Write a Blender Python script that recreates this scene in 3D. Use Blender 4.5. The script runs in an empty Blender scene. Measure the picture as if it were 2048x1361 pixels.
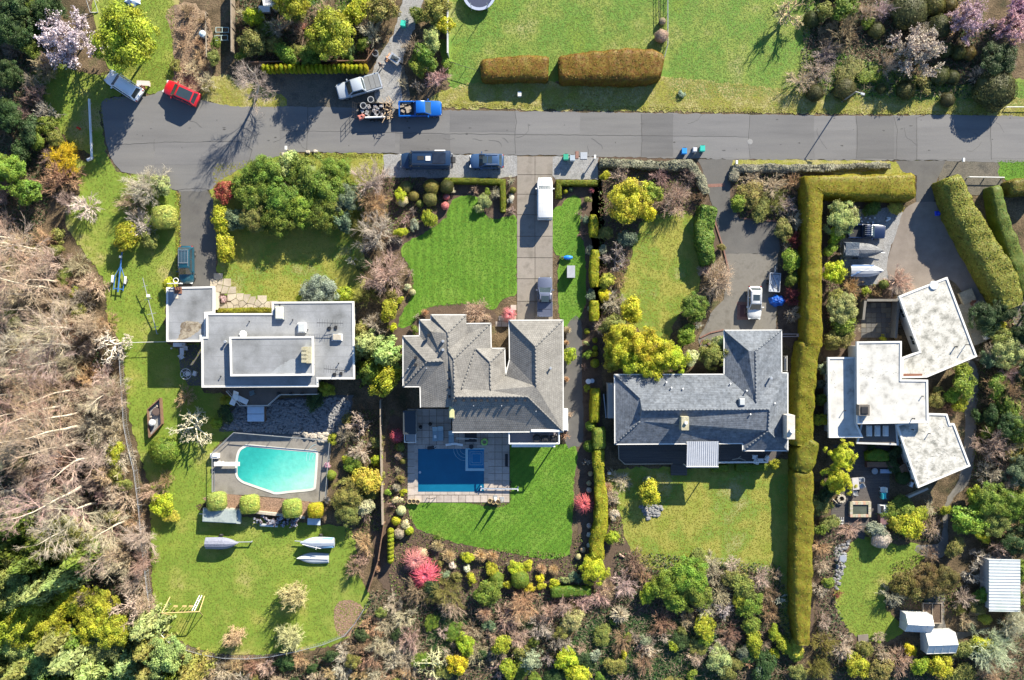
import bpy, bmesh, math, random
import numpy as np
from mathutils import Vector, Matrix, noise as mnoise
from mathutils.geometry import tessellate_polygon
random.seed(7)
RNG = np.random.default_rng(11)
SC = bpy.context.scene
COL = SC.collection
# ------------------------------------------------------------------ camera, sky, sun, exposure
CAMH = 108.0                      # drone height above the ground, metres
PXM = 16.0                        # photo pixels per metre on the ground
cam_d = bpy.data.cameras.new("camera"); cam = bpy.data.objects.new("camera", cam_d); COL.objects.link(cam)
cam.location = (0, 0, CAMH); cam.rotation_euler = (0, 0, 0)
cam_d.sensor_width = 36; cam_d.lens = 36 * CAMH / (2048 / PXM); cam_d.clip_end = 2000
SC.camera = cam
SUN_EL = math.radians(27); SUN_AZ = math.radians(33)      # azimuth clockwise from +Y (top of the photo)
w = bpy.data.worlds.new("World"); SC.world = w; w.use_nodes = True
nt = w.node_tree; bg = nt.nodes["Background"]
sky = nt.nodes.new("ShaderNodeTexSky"); sky.sky_type = 'NISHITA'; sky.sun_disc = False
sky.sun_elevation = SUN_EL; sky.sun_rotation = SUN_AZ
sky.air_density = 1.0; sky.dust_density = 0.1; sky.ozone_density = 5.0
nt.links.new(sky.outputs[0], bg.inputs[0]); bg.inputs[1].default_value = 0.08
sun_d = bpy.data.lights.new("sun", 'SUN'); sun_d.energy = 5.0; sun_d.angle = math.radians(0.5); sun_d.color = (1.0, 0.915, 0.75)
sun = bpy.data.objects.new("sun", sun_d); COL.objects.link(sun)
sd = Vector((math.sin(SUN_AZ) * math.cos(SUN_EL), math.cos(SUN_AZ) * math.cos(SUN_EL), math.sin(SUN_EL)))
sun.rotation_euler = sd.to_track_quat('Z', 'Y').to_euler(); sun.location = (60, 80, 60)
SC.view_settings.view_transform = 'Standard'; SC.view_settings.look = 'None'
SC.view_settings.exposure = 1.5; SC.view_settings.gamma = 1.0; SC.view_settings.use_curve_mapping = False
SC.cycles.max_bounces = 6; SC.cycles.transparent_max_bounces = 8; SC.cycles.use_denoising = True

# ------------------------------------------------------------------ helpers
def G(px, py, z=0.0):
    k = (CAMH - z) / CAMH / PXM
    return Vector(((px - 1024) * k, (680.5 - py) * k, z))

def tag(o, label=None, cat=None, group=None, kind=None):
    if label: o['label'] = label
    if cat: o['category'] = cat
    if group: o['group'] = group
    if kind: o['kind'] = kind
    return o

USED = set()
def thing(name, label, cat, loc=(0, 0, 0), rz=0.0, group=None):
    o = bpy.data.objects.new(name, None); COL.objects.link(o)
    o.location = loc; o.rotation_euler = (0, 0, rz); o.empty_display_size = .3
    USED.add(label)
    return tag(o, label, cat, group)

class MB:
    def __init__(s): s.v = []; s.f = []
    def add(s, vs, fs):
        n = len(s.v); s.v += [tuple(v) for v in vs]; s.f += [tuple(i + n for i in f) for f in fs]; return s
    def box(s, c, d, rz=0.0, taper=1.0):
        x, y, z = d[0] / 2, d[1] / 2, d[2] / 2; cs, sn = math.cos(rz), math.sin(rz); vs = []
        for k, t in ((-z, 1), (z, taper)):
            for a, b in ((-x, -y), (x, -y), (x, y), (-x, y)):
                a *= t; b *= t
                vs.append((c[0] + a * cs - b * sn, c[1] + a * sn + b * cs, c[2] + k))
        return s.add(vs, [(3, 2, 1, 0), (4, 5, 6, 7), (0, 1, 5, 4), (1, 2, 6, 5), (2, 3, 7, 6), (3, 0, 4, 7)])
    def tube(s, p, q, r1, r2=None, n=6, cap=True):
        p = Vector(p); q = Vector(q); r2 = r1 if r2 is None else r2
        d = (q - p); d = d.normalized() if d.length > 1e-6 else Vector((0, 0, 1))
        a = d.orthogonal().normalized(); b = d.cross(a); vs = []
        for c, r in ((p, r1), (q, r2)):
            for i in range(n):
                t = 2 * math.pi * i / n; vs.append(c + a * r * math.cos(t) + b * r * math.sin(t))
        fs = [(i, (i + 1) % n, n + (i + 1) % n, n + i) for i in range(n)]
        if cap: fs += [tuple(range(n - 1, -1, -1)), tuple(range(n, 2 * n))]
        return s.add(vs, fs)
    def poly(s, pts):
        for t in tessellate_polygon([[Vector(p) for p in pts]]):
            a, b, c = (Vector(pts[i]) for i in t)
            nz = (b - a).cross(c - a)
            s.add((a, b, c) if nz.z >= 0 else (a, c, b), [(0, 1, 2)])
        return s
    def prism(s, pts, z0, z1):                # pts: 2-D outline
        a = [(p[0], p[1], z1) for p in pts]; s.poly(a)
        n = len(pts); ar = sum(pts[i][0] * pts[(i + 1) % n][1] - pts[(i + 1) % n][0] * pts[i][1] for i in range(n))
        vs = [(p[0], p[1], z0) for p in pts] + a
        fs = [(i, (i + 1) % n, n + (i + 1) % n, n + i) for i in range(n)]
        if ar < 0: fs = [f[::-1] for f in fs]
        return s.add(vs, fs)
    def loft(s, rings, cap=True):
        n = len(rings[0]); vs = [p for r in rings for p in r]; fs = []
        for k in range(len(rings) - 1):
            for i in range(n):
                j = (i + 1) % n; fs.append((k * n + i, k * n + j, (k + 1) * n + j, (k + 1) * n + i))
        if cap: fs += [tuple(range(n - 1, -1, -1)), tuple(range((len(rings) - 1) * n, len(rings) * n))]
        return s.add(vs, fs)
    def mesh(s, name, mat, smooth=False):
        me = bpy.data.meshes.new(name); me.from_pydata(s.v, [], s.f)
        if mat: me.materials.append(mat)
        if smooth: me.polygons.foreach_set('use_smooth', [True] * len(me.polygons))
        me.update(); return me
    def build(s, name, mat, parent=None, loc=None, rz=None, smooth=False, normals=True):
        me = s.mesh(name, mat, smooth)
        if normals:
            bm = bmesh.new(); bm.from_mesh(me); bmesh.ops.recalc_face_normals(bm, faces=bm.faces); bm.to_mesh(me); bm.free()
        return link(name, me, parent, loc, rz)

def link(name, me, parent=None, loc=None, rz=None):
    o = bpy.data.objects.new(name, me); COL.objects.link(o)
    if parent: o.parent = parent
    if loc is not None: o.location = loc
    if rz is not None: o.rotation_euler = (0, 0, rz)
    return o

def dup(o, loc=None, rz=None, label=None, group=None, parent=None):
    c = o.copy(); COL.objects.link(c)
    if parent: c.parent = parent
    if loc is not None: c.location = loc
    if rz is not None: c.rotation_euler = (0, 0, rz)
    if label: c['label'] = label; USED.add(label)
    if group: c['group'] = group
    for ch in o.children: dup(ch, parent=c)
    return c

def solo(name, label, cat, mb, mat, group=None, smooth=False, loc=None, rz=None):
    o = mb.build(name, mat, None, loc, rz, smooth); USED.add(label); return tag(o, label, cat, group)

def np_mesh(name, V, F, mat, tone=None, smooth=False):
    V = np.asarray(V, dtype=np.float32); F = np.asarray(F, dtype=np.int32); k = F.shape[1]
    me = bpy.data.meshes.new(name)
    me.vertices.add(len(V)); me.vertices.foreach_set('co', V.ravel())
    me.loops.add(F.size); me.loops.foreach_set('vertex_index', F.ravel())
    me.polygons.add(len(F)); me.polygons.foreach_set('loop_start', np.arange(0, F.size, k, dtype=np.int32))
    me.polygons.foreach_set('loop_total', np.full(len(F), k, dtype=np.int32))
    if smooth: me.polygons.foreach_set('use_smooth', np.ones(len(F), dtype=bool))
    if tone is not None:
        a = me.attributes.new('tone', 'FLOAT', 'POINT'); a.data.foreach_set('value', np.asarray(tone, dtype=np.float32))
    if mat: me.materials.append(mat)
    me.update(calc_edges=True); me.validate(); return me

# ------------------------------------------------------------------ materials
def lin(c):
    return tuple((x / 12.92 if x <= .04045 else ((x + .055) / 1.055) ** 2.4) for x in c)
MATS = {}
def mk(name, cols, scale=1.0, rough=.9, fine=.15, fscale=None, bump=0.0, metal=0.0, spec=.3, coord='pos', stretch=None, contrast=.22, bdist=.05, detail=5):
    if name in MATS: return MATS[name]
    m = bpy.data.materials.new(name); m.use_nodes = True; n = m.node_tree; N = n.nodes; L = n.links
    b = N["Principled BSDF"]; b.inputs['Roughness'].default_value = rough; b.inputs['Metallic'].default_value = metal
    b.inputs['Specular IOR Level'].default_value = spec
    if coord == 'pos': src = N.new('ShaderNodeNewGeometry').outputs['Position']
    else: src = N.new('ShaderNodeTexCoord').outputs['Object']
    if stretch:
        mp = N.new('ShaderNodeMapping'); mp.inputs['Scale'].default_value = stretch; L.new(src, mp.inputs[0]); src2 = mp.outputs[0]
    else: src2 = src
    n1 = N.new('ShaderNodeTexNoise'); n1.inputs['Scale'].default_value = scale; n1.inputs['Detail'].default_value = detail; n1.inputs['Roughness'].default_value = .6
    L.new(src2, n1.inputs['Vector'])
    r = N.new('ShaderNodeValToRGB'); e = r.color_ramp.elements; k = len(cols)
    lo, hi = .5 - contrast, .5 + contrast
    e[0].position = lo; e[0].color = (*cols[0], 1); e[1].position = hi; e[1].color = (*cols[-1], 1)
    for i in range(1, k - 1):
        x = e.new(lo + (hi - lo) * i / (k - 1)); x.color = (*cols[i], 1)
    L.new(n1.outputs['Fac'], r.inputs[0]); out = r.outputs[0]
    n2 = N.new('ShaderNodeTexNoise'); n2.inputs['Scale'].default_value = fscale or scale * 12; n2.inputs['Detail'].default_value = 4; n2.inputs['Roughness'].default_value = .7
    L.new(src, n2.inputs['Vector'])
    if fine > 0:
        mr = N.new('ShaderNodeMapRange'); mr.inputs[1].default_value = .3; mr.inputs[2].default_value = .7
        mr.inputs[3].default_value = 1 - fine; mr.inputs[4].default_value = 1 + fine; L.new(n2.outputs['Fac'], mr.inputs[0])
        mx = N.new('ShaderNodeMix'); mx.data_type = 'RGBA'; mx.blend_type = 'MULTIPLY'; mx.inputs[0].default_value = 1
        L.new(out, mx.inputs[6]); L.new(mr.outputs[0], mx.inputs[7]); out = mx.outputs[2]
    L.new(out, b.inputs['Base Color'])
    if bump > 0:
        bp = N.new('ShaderNodeBump'); bp.inputs['Strength'].default_value = bump; bp.inputs['Distance'].default_value = bdist
        L.new(n2.outputs['Fac'], bp.inputs['Height']); L.new(bp.outputs[0], b.inputs['Normal'])
    MATS[name] = m; return m

def plain(name, c, rough=.5, metal=0.0, spec=.4, var=.08, coat=0.0, trans=0.0):
    m = mk(name, [tuple(x * (1 - var) for x in c), tuple(min(1, x * (1 + var)) for x in c)], 2.0, rough, var, 25, 0, metal, spec, 'obj')
    b = m.node_tree.nodes["Principled BSDF"]
    if coat: b.inputs['Coat Weight'].default_value = coat; b.inputs['Coat Roughness'].default_value = .05
    if trans: b.inputs['Transmission Weight'].default_value = trans
    return m

def foliage_mat(name, transl, rough=.6, vlo=.45, vhi=1.55, hue=.03):
    m = bpy.data.materials.new(name); m.use_nodes = True; N = m.node_tree.nodes; L = m.node_tree.links
    b = N["Principled BSDF"]; b.inputs['Roughness'].default_value = rough; b.inputs['Specular IOR Level'].default_value = .25
    oi = N.new('ShaderNodeObjectInfo'); at = N.new('ShaderNodeAttribute'); at.attribute_name = 'tone'
    tc = N.new('ShaderNodeTexCoord'); ns = N.new('ShaderNodeTexNoise'); ns.inputs['Scale'].default_value = 2.6; ns.inputs['Detail'].default_value = 3
    L.new(tc.outputs['Object'], ns.inputs['Vector'])
    hs = N.new('ShaderNodeHueSaturation'); L.new(oi.outputs['Color'], hs.inputs['Color'])
    mh = N.new('ShaderNodeMapRange'); mh.inputs[1].default_value = .3; mh.inputs[2].default_value = .7; mh.inputs[3].default_value = .5 - hue; mh.inputs[4].default_value = .5 + hue
    L.new(ns.outputs['Fac'], mh.inputs[0]); L.new(mh.outputs[0], hs.inputs['Hue'])
    mv = N.new('ShaderNodeMapRange'); mv.inputs[3].default_value = vlo; mv.inputs[4].default_value = vhi
    L.new(at.outputs['Fac'], mv.inputs[0]); L.new(mv.outputs[0], hs.inputs['Value'])
    L.new(hs.outputs[0], b.inputs['Base Color'])
    if transl:
        tr = N.new('ShaderNodeBsdfTranslucent'); L.new(hs.outputs[0], tr.inputs[0])
        mx = N.new('ShaderNodeMixShader'); mx.inputs[0].default_value = transl
        L.new(b.outputs[0], mx.inputs[1]); L.new(tr.outputs[0], mx.inputs[2]); L.new(mx.outputs[0], N['Material Output'].inputs[0])
    MATS[name] = m; return m
LEAF = foliage_mat('leaf', .3, .55, .3, 1.75); TWIG = foliage_mat('twig', 0, .8, .45, 1.55, .012)
BARK = mk('bark', [(.16, .13, .10), (.32, .28, .22)], 3, .9, .3, 18, .5, coord='obj')
PALEBARK = mk('pale_bark', [(.34, .29, .22), (.58, .52, .42)], 2, .9, .25, 14, .4, coord='obj')

# ------------------------------------------------------------------ ground sheets
def smooth_poly(pts, step=8, amp=0.0, seed=0, curve=True):
    """closed outline in photo pixels: Catmull-Rom through the points, then a small ragged edge"""
    r = random.Random(seed); out = []; n = len(pts)
    for i in range(n):
        p0, p1, p2, p3 = (np.array(pts[(i + k) % n], float) for k in (-1, 0, 1, 2))
        m = max(1, int(np.linalg.norm(p2 - p1) / step))
        for j in range(m):
            t = j / m
            if curve:
                q = .5 * ((2 * p1) + (-p0 + p2) * t + (2 * p0 - 5 * p1 + 4 * p2 - p3) * t * t + (-p0 + 3 * p1 - 3 * p2 + p3) * t ** 3)
            else: q = p1 + (p2 - p1) * t
            out.append((q[0] + r.uniform(-amp, amp), q[1] + r.uniform(-amp, amp)))
    return out
def sheet(name, pts, mat, z, amp=2.0, curve=True, step=8, seed=1, parent=None, kind='structure'):
    pp = smooth_poly(pts, step, amp, seed, curve)
    o = MB().poly([tuple(G(x, y, z)) for x, y in pp]).build(name, mat, parent, normals=False)
    if kind: o['kind'] = kind
    return o
def inside(poly, P):
    P = np.asarray(P); x, y = P[:, 0], P[:, 1]; r = np.zeros(len(P), bool); n = len(poly)
    for i in range(n):
        x1, y1 = poly[i]; x2, y2 = poly[(i + 1) % n]
        c = ((y1 > y) != (y2 > y)) & (x < (x2 - x1) * (y - y1) / ((y2 - y1) or 1e-9) + x1); r ^= c
    return r
# ------------------------------------------------------------------ setting: ground, lawns, road, drives
M_GROUND = mk('leaf_litter', [(.035, .042, .018), (.075, .055, .03), (.14, .10, .06), (.06, .075, .025)], .35, .95, .5, 5, .8, bdist=.15)
M_SOIL = mk('garden_soil', [(.045, .03, .022), (.10, .07, .05), (.07, .05, .035)], .8, .95, .4, 9, .7, bdist=.08)
M_MULCH = mk('red_bark_mulch', [(.10, .06, .04), (.27, .175, .12), (.17, .10, .07)], 2.5, .95, .5, 7, .9, bdist=.1)
M_LAWN = mk('lawn_grass', [(0.248, 0.248, 0.054), (0.167, 0.227, 0.030), (0.130, 0.200, 0.024), (0.205, 0.238, 0.043), (0.292, 0.259, 0.097)], .16, .9, .25, 10, .35, bdist=.06, detail=8, contrast=.17)
M_LUSH = mk('lush_grass', [(.065, .155, .012), (.09, .19, .016), (.135, .22, .032)], .3, .9, .25, 10, .35, bdist=.06, detail=8)
M_OLIVE = mk('olive_grass', [(.185, .215, .03), (.25, .24, .05), (.13, .20, .025), (.27, .25, .10)], .2, .9, .25, 10, .35, bdist=.06, detail=8, contrast=.17)
M_FIELD = mk('field_grass', [(.145, .215, .03), (.10, .195, .03), (.18, .225, .045), (.235, .24, .09)], .2, .9, .25, 5, .5, bdist=.1, detail=8, contrast=.17)
M_VERGE = mk('dry_verge_grass', [(0.285, 0.237, 0.067), (0.190, 0.199, 0.028), (0.304, 0.266, 0.114), (0.133, 0.171, 0.019)], .35, .9, .4, 6, .6, bdist=.08)
M_ROUGH_SHADE = mk('rough_grass', [(.02, .07, .025), (.05, .10, .03), (.09, .09, .035)], .35, .95, .5, 5, .8, bdist=.15)  # rough grass, darkened to stand in for shade over the bottom thicket
M_ASPH = mk('asphalt', [(0.112, 0.110, 0.112), (0.140, 0.138, 0.138), (0.160, 0.156, 0.152)], .35, .85, .10, 14, .25, stretch=(.12, 1.2, 1), bdist=.02)
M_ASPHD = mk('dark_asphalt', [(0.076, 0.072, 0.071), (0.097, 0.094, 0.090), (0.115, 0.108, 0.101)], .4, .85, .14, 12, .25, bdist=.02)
M_GRAVEL = mk('grey_gravel', [(0.156, 0.156, 0.156), (0.250, 0.250, 0.250), (0.195, 0.187, 0.179)], 1.2, .95, .35, 7, .7, bdist=.05)
M_DIRT_SHADE = mk('gravelly_dirt_shade', [(0.056, 0.054, 0.048), (0.116, 0.104, 0.084), (0.080, 0.076, 0.060)], .5, .95, .35, 6, .6, bdist=.06)  # gravelly dirt, colour lowered to stand in for tree shade on the parking
M_CONC = mk('old_concrete', [(0.104, 0.096, 0.083), (0.156, 0.146, 0.130), (0.130, 0.120, 0.104)], .8, .9, .12, 14, .2, bdist=.02)
M_CONCB = mk('buff_concrete', [(0.151, 0.128, 0.110), (0.215, 0.186, 0.162)], .6, .9, .10, 12, .2, bdist=.02)
M_STONE = mk('buff_flagstone', [(0.281, 0.242, 0.187), (0.390, 0.351, 0.289), (0.328, 0.281, 0.234)], .8, .9, .12, 10, .3, bdist=.03)
M_PAVER = mk('cream_paver', [(0.336, 0.280, 0.224), (0.440, 0.384, 0.328), (0.376, 0.320, 0.288)], .7, .85, .10, 9, .2, bdist=.02)
M_BRICKP = mk('red_brick_paving', [(0.160, 0.080, 0.064), (0.232, 0.136, 0.112)], 3, .9, .25, 10, .3)

g = MB().add([(-260, -260, -.02), (260, -260, -.02), (260, 260, -.02), (-260, 260, -.02)], [(0, 1, 2, 3)]).build('ground', M_GROUND); g['kind'] = 'structure'
def striped(name, base, ang, period):
    m = base.copy(); m.name = name; N = m.node_tree.nodes; L = m.node_tree.links; b = N['Principled BSDF']; src = b.inputs['Base Color'].links[0].from_socket
    ge = N.new('ShaderNodeNewGeometry'); mp = N.new('ShaderNodeMapping'); mp.inputs['Rotation'].default_value = (0, 0, math.radians(ang)); L.new(ge.outputs['Position'], mp.inputs[0])
    wv = N.new('ShaderNodeTexWave'); wv.inputs['Scale'].default_value = .314 / period * 2; wv.inputs['Distortion'].default_value = .6; wv.inputs['Detail'].default_value = 2; L.new(mp.outputs[0], wv.inputs['Vector'])
    mr = N.new('ShaderNodeMapRange'); mr.inputs[3].default_value = .9; mr.inputs[4].default_value = 1.12; L.new(wv.outputs['Fac'], mr.inputs[0])
    mx = N.new('ShaderNodeMix'); mx.data_type = 'RGBA'; mx.blend_type = 'MULTIPLY'; mx.inputs[0].default_value = 1; L.new(src, mx.inputs[6]); L.new(mr.outputs[0], mx.inputs[7]); L.new(mx.outputs[2], b.inputs['Base Color']); return m
M_STRIPE = striped('mown_stripes', M_LUSH, 0, 2.0); M_DIAG = striped('mown_diagonal', M_LUSH, 45, 1.6); MOWN = (M_STRIPE, M_DIAG)
LAWNS = {}
def lawn(pts, mat, z=.01, amp=3.5, seed=3, name='lawn'):
    LAWNS.setdefault('lush_grass' if mat in MOWN else mat.name, []).append(pts); return sheet(name, pts, mat, z, amp, seed=seed, step=6)
lawn([(100, 250), (165, 320), (210, 305), (235, 345), (300, 352), (350, 382), (358, 430), (356, 575), (335, 585), (335, 690), (405, 690), (405, 780), (450, 790), (480, 830), (470, 865), (425, 905), (425, 990), (400, 1020), (640, 1050), (700, 1060), (720, 1150), (740, 1195), (725, 1240), (680, 1285), (600, 1302), (480, 1312), (400, 1300), (330, 1262), (306, 1190), (302, 1100), (300, 980), (275, 900), (252, 790), (243, 690), (215, 640), (205, 560), (150, 480), (130, 430), (160, 380), (130, 320)], M_LAWN)
lawn([(60, 150), (120, 130), (190, 150), (300, 120), (345, 130), (345, 165), (320, 185), (205, 205), (210, 310), (160, 300), (120, 260), (80, 200)], M_LAWN, .006)
lawn([(195, -30), (350, -30), (345, 170), (290, 180), (210, 120)], M_LAWN, .012, seed=5)
lawn([(425, 330), (520, 318), (600, 309), (764, 309), (766, 335), (725, 440), (715, 600), (545, 607), (470, 598), (438, 565), (431, 480)], M_OLIVE)
lawn([(590, -30), (740, -30), (720, 16), (640, 22)], M_LUSH)
lawn([(948, 392), (960, 400), (968, 428), (990, 440), (1018, 432), (1033, 434), (1032, 520), (1032, 585), (1005, 600), (985, 620), (945, 608), (860, 615), (822, 650), (797, 655), (803, 628), (824, 592), (824, 550), (806, 512), (806, 490), (850, 465), (888, 440), (905, 402), (930, 392)], M_STRIPE, amp=2.0)
lawn([(1106, 423), (1125, 412), (1133, 397), (1160, 397), (1159, 457), (1147, 482), (1123, 511), (1107, 500)], M_LUSH, amp=2.0)
lawn([(1120, 515), (1165, 480), (1167, 640), (1122, 642)], M_LUSH, .006, amp=2.0)
lawn([(1019, 893), (1085, 891), (1150, 893), (1148, 960), (1141, 1095), (1122, 1116), (1080, 1117), (1020, 1107), (930, 1090), (850, 1065), (826, 1045), (817, 1020), (818, 1006), (920, 1006), (1018, 1006)], M_DIAG, amp=2.0)
lawn([(1290, 440), (1385, 430), (1400, 520), (1395, 580), (1350, 640), (1330, 690), (1265, 650), (1240, 590), (1260, 520)], M_OLIVE)
lawn([(1225, 945), (1400, 935), (1585, 928), (1588, 1100), (1588, 1275), (1560, 1250), (1535, 1160), (1440, 1135), (1380, 1125), (1300, 1140), (1262, 1100), (1240, 1030)], M_OLIVE)
lawn([(1705, 1085), (1740, 1075), (1765, 1085), (1800, 1090), (1830, 1088), (1850, 1108), (1810, 1150), (1775, 1170), (1775, 1220), (1810, 1260), (1760, 1285), (1700, 1265), (1668, 1200), (1680, 1140)], M_LAWN)
lawn([(905, -60), (1334, -60), (1332, 95), (1322, 150), (960, 170), (902, 182)], M_FIELD)
lawn([(1338, -60), (1625, -60), (1608, 110), (1580, 190), (1338, 200)], M_FIELD, .012, seed=9)
lawn([(1620, 100), (1760, 130), (1900, 170), (2060, 160), (2060, 215), (1900, 212), (1650, 200), (1560, 190)], M_FIELD, .004, seed=9)
lawn([(870, 190), (960, 165), (1120, 165), (1320, 155), (1570, 178), (1700, 190), (1900, 203), (2070, 196), (2070, 234), (1900, 230), (1500, 226), (1200, 222), (890, 214)], M_VERGE, .016)
lawn([(400, 190), (440, 150), (560, 190), (560, 216), (440, 210)], M_VERGE, .016)
lawn([(1995, 321), (2070, 321), (2070, 355), (2000, 355)], M_LUSH)
lawn([(860, 1230), (930, 1240), (920, 1300), (860, 1300)], M_ROUGH_SHADE); lawn([(1180, 1240), (1420, 1260), (1440, 1400), (1150, 1400)], M_ROUGH_SHADE)  # dark ground sheets, the shade over the scrub is in their colour
# garden beds
def bed(pts, mat=M_SOIL, z=.003, name='flower_bed'): return sheet(name, pts, mat, z, 2.5, seed=4)
bed([(770, 345), (1010, 350), (1033, 350), (1033, 440), (960, 440), (800, 500), (770, 480)]); bed([(1108, 355), (1200, 358), (1200, 660), (1165, 660), (1160, 400), (1110, 420)])
bed([(780, 640), (860, 610), (960, 605), (990, 650), (850, 690), (800, 700)]); bed([(775, 860), (815, 860), (820, 1010), (830, 1050), (930, 1088), (1140, 1105), (1160, 890), (1200, 890), (1200, 1190), (780, 1190)])
bed([(1196, 318), (1390, 322), (1412, 380), (1445, 500), (1400, 530), (1390, 430), (1280, 440), (1240, 600), (1200, 700)]); bed([(1458, 325), (1605, 325), (1605, 660), (1555, 660), (1555, 445), (1480, 440), (1455, 400)])
bed([(1230, 1090), (1560, 1120), (1600, 1290), (1200, 1210)], z=.004); bed([(1640, 1040), (1700, 1060), (1670, 1200), (1720, 1290), (1640, 1290)])
bed([(1650, 420), (1800, 410), (1790, 590), (1650, 720)]); bed([(405, 590), (450, 592), (462, 604), (430, 628), (405, 620)])
sheet('bark_bed', [(690, 1200), (712, 1205), (726, 1216), (718, 1245), (700, 1272), (678, 1272), (668, 1240), (670, 1212)], M_MULCH, .02, 1)
sheet('path_bed', [(1160, 640), (1200, 640), (1200, 1100), (1165, 1110), (1152, 1000), (1150, 880)], M_SOIL, .008, 1.5)

# road with its seams and patches
road = sheet('road', [(205, 203), (240, 195), (300, 192), (322, 182), (345, 188), (400, 200), (470, 213), (560, 213), (700, 216), (900, 221), (1200, 225), (1640, 232), (2080, 238), (2080, 318), (1850, 321), (1400, 318), (1200, 313), (900, 308), (700, 306), (600, 304), (550, 314), (490, 334), (440, 362), (418, 380), (350, 381), (300, 352), (250, 346), (224, 322), (213, 290), (207, 250)], M_ASPH, .022, 1.5, step=7)
gr = [mk('asphalt_patch_' + k, [tuple(x * f for x in c) for c in ((.108, .107, .110), (.132, .130, .132), (.148, .146, .144))], .5, .85, .10, 14, .2, stretch=(.15, 1.3, 1), bdist=.02) for k, f in (('dark', .86), ('pale', 1.13), ('mid', 1.06), ('worn', .95))]
for i, (x0, x1, y0, y1, k) in enumerate([(1031, 1160, 226, 268, 1), (1283, 1346, 228, 314, 0), (1346, 1500, 229, 272, 2), (1346, 1500, 273, 316, 1), (1500, 1628, 231, 317, 3), (1628, 1712, 232, 262, 1), (1629, 1712, 263, 318, 2), (1713, 1788, 233, 318, 0), (1788, 1834, 234, 319, 3), (1834, 1980, 235, 257, 1), (1835, 1980, 258, 319, 2), (1981, 2079, 238, 317, 1), (560, 790, 262, 304, 2), (900, 1030, 222, 264, 3), (310, 500, 285, 330, 2), (800, 900, 270, 305, 0)]):
    sheet('road_patch', [(x0, y0), (x1, y0), (x1, y1), (x0, y1)], gr[k], .0245 + .0004 * i, .8, False, 12, i, road, None)
M_TAR = plain('tar_seal', (.062, .06, .06), .7)
mb = MB()
for pts in ([(1283, 228), (1284, 270), (1282, 313)], [(1030, 222), (1033, 245), (1029, 280), (1031, 308)], [(1500, 231), (1497, 290), (1500, 317)], [(1712, 232), (1716, 270), (1712, 318)], [(1788, 233), (1795, 262), (1792, 318)], [(1834, 235), (1833, 319)], [(1981, 237), (1983, 319)], [(560, 262), (700, 264), (900, 268), (1300, 272), (1500, 274)], [(230, 290), (330, 285), (480, 283)], [(616, 214), (613, 305)], [(350, 381), (390, 377), (418, 379)], [(480, 283), (505, 300), (495, 330)]):
    q = smooth_poly(pts + pts[::-1][1:-1], 10, .7, 3, False); q = q[:len(q) // 2 + 1]
    for a, b in zip(q, q[1:]):
        A, B = G(*a, .0335), G(*b, .0335); d = (B - A).normalized(); n = Vector((-d.y, d.x, 0)) * .028
        mb.add([A - n, B - n, B + n, A + n], [(0, 1, 2, 3)])
o = mb.build('crack_seal', M_TAR, road, normals=False); o['kind'] = 'stuff'

M_STAIN = mk('oil_stain', [(.055, .054, .055), (.085, .083, .083)], 2, .8, .2, 9)
r = random.Random(21); mb = MB()
for k in range(46):
    x, y = r.uniform(240, 2040), r.uniform(236, 302); a, b = r.uniform(.8, 4.0), r.uniform(.6, 1.8)
    mb.poly([tuple(G(x + a * math.cos(t) * r.uniform(.6, 1.2), y + b * math.sin(t) * r.uniform(.5, 1.3), .0325)) for t in [6.283 * i / 9 for i in range(9)]])
o = mb.build('oil_stains', M_STAIN, road, normals=False); o['kind'] = 'stuff'
mb = MB()
for k in range(26):
    x, y = r.uniform(230, 2030), r.uniform(236, 304); a = r.choice((0, 0, 1.57)) + r.uniform(-.5, .5)
    for j in range(r.randint(4, 12)):
        x2, y2 = x + 4 * math.cos(a), y + 4 * math.sin(a); a += r.uniform(-.5, .5)
        if not 228 < y2 < 310: break
        A, B = G(x, y, .0345), G(x2, y2, .0345); d = (B - A).normalized(); nn = Vector((-d.y, d.x, 0)) * .016; mb.add([A - nn, B - nn, B + nn, A + nn], [(0, 1, 2, 3)]); x, y = x2, y2
o = mb.build('fine_cracks', M_TAR, road, normals=False); o['kind'] = 'stuff'
sheet('gravel_parking', [(545, 145), (745, 146), (800, 120), (812, 216), (700, 217), (560, 214)], M_DIRT_SHADE, .012, 2)
sheet('gravel_drive', [(745, 150), (760, 110), (790, 60), (815, -30), (850, -30), (835, 40), (815, 90), (800, 150), (803, 216), (760, 216)], M_GRAVEL, .018, 2)
sheet('gravel_shoulder', [(768, 309), (1034, 311), (1036, 352), (1000, 356), (880, 356), (768, 356)], M_GRAVEL, .017, 1.5, False)
sheet('gravel_shoulder', [(1104, 313), (1196, 316), (1197, 360), (1110, 358), (1104, 350)], M_GRAVEL, .017, 1.5, False)
sheet('dry_shoulder', [(1460, 321), (1795, 324), (1800, 350), (1620, 345), (1460, 332)], M_VERGE, .014, 1.5); sheet('dry_shoulder', [(1890, 323), (1994, 324), (1996, 345), (2008, 380), (1960, 390), (1885, 380)], M_DIRT_SHADE, .014, 1.5)
sheet('asphalt_drive', [(358, 380), (413, 379), (426, 400), (432, 450), (432, 577), (358, 577), (360, 470)], M_ASPHD, .018, .8, False)
sheet('asphalt_drive', [(1394, 319), (1466, 319), (1462, 350), (1460, 400), (1478, 438), (1556, 446), (1560, 500), (1556, 508), (1450, 508), (1440, 470), (1424, 410), (1412, 370), (1404, 335)], M_ASPHD, .018, .8, False)
sheet('concrete_drive', [(1450, 508), (1556, 508), (1552, 662), (1448, 662), (1448, 690), (1400, 694), (1396, 680), (1425, 622), (1448, 600), (1455, 540)], M_CONC, .019, .8, False)
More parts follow.
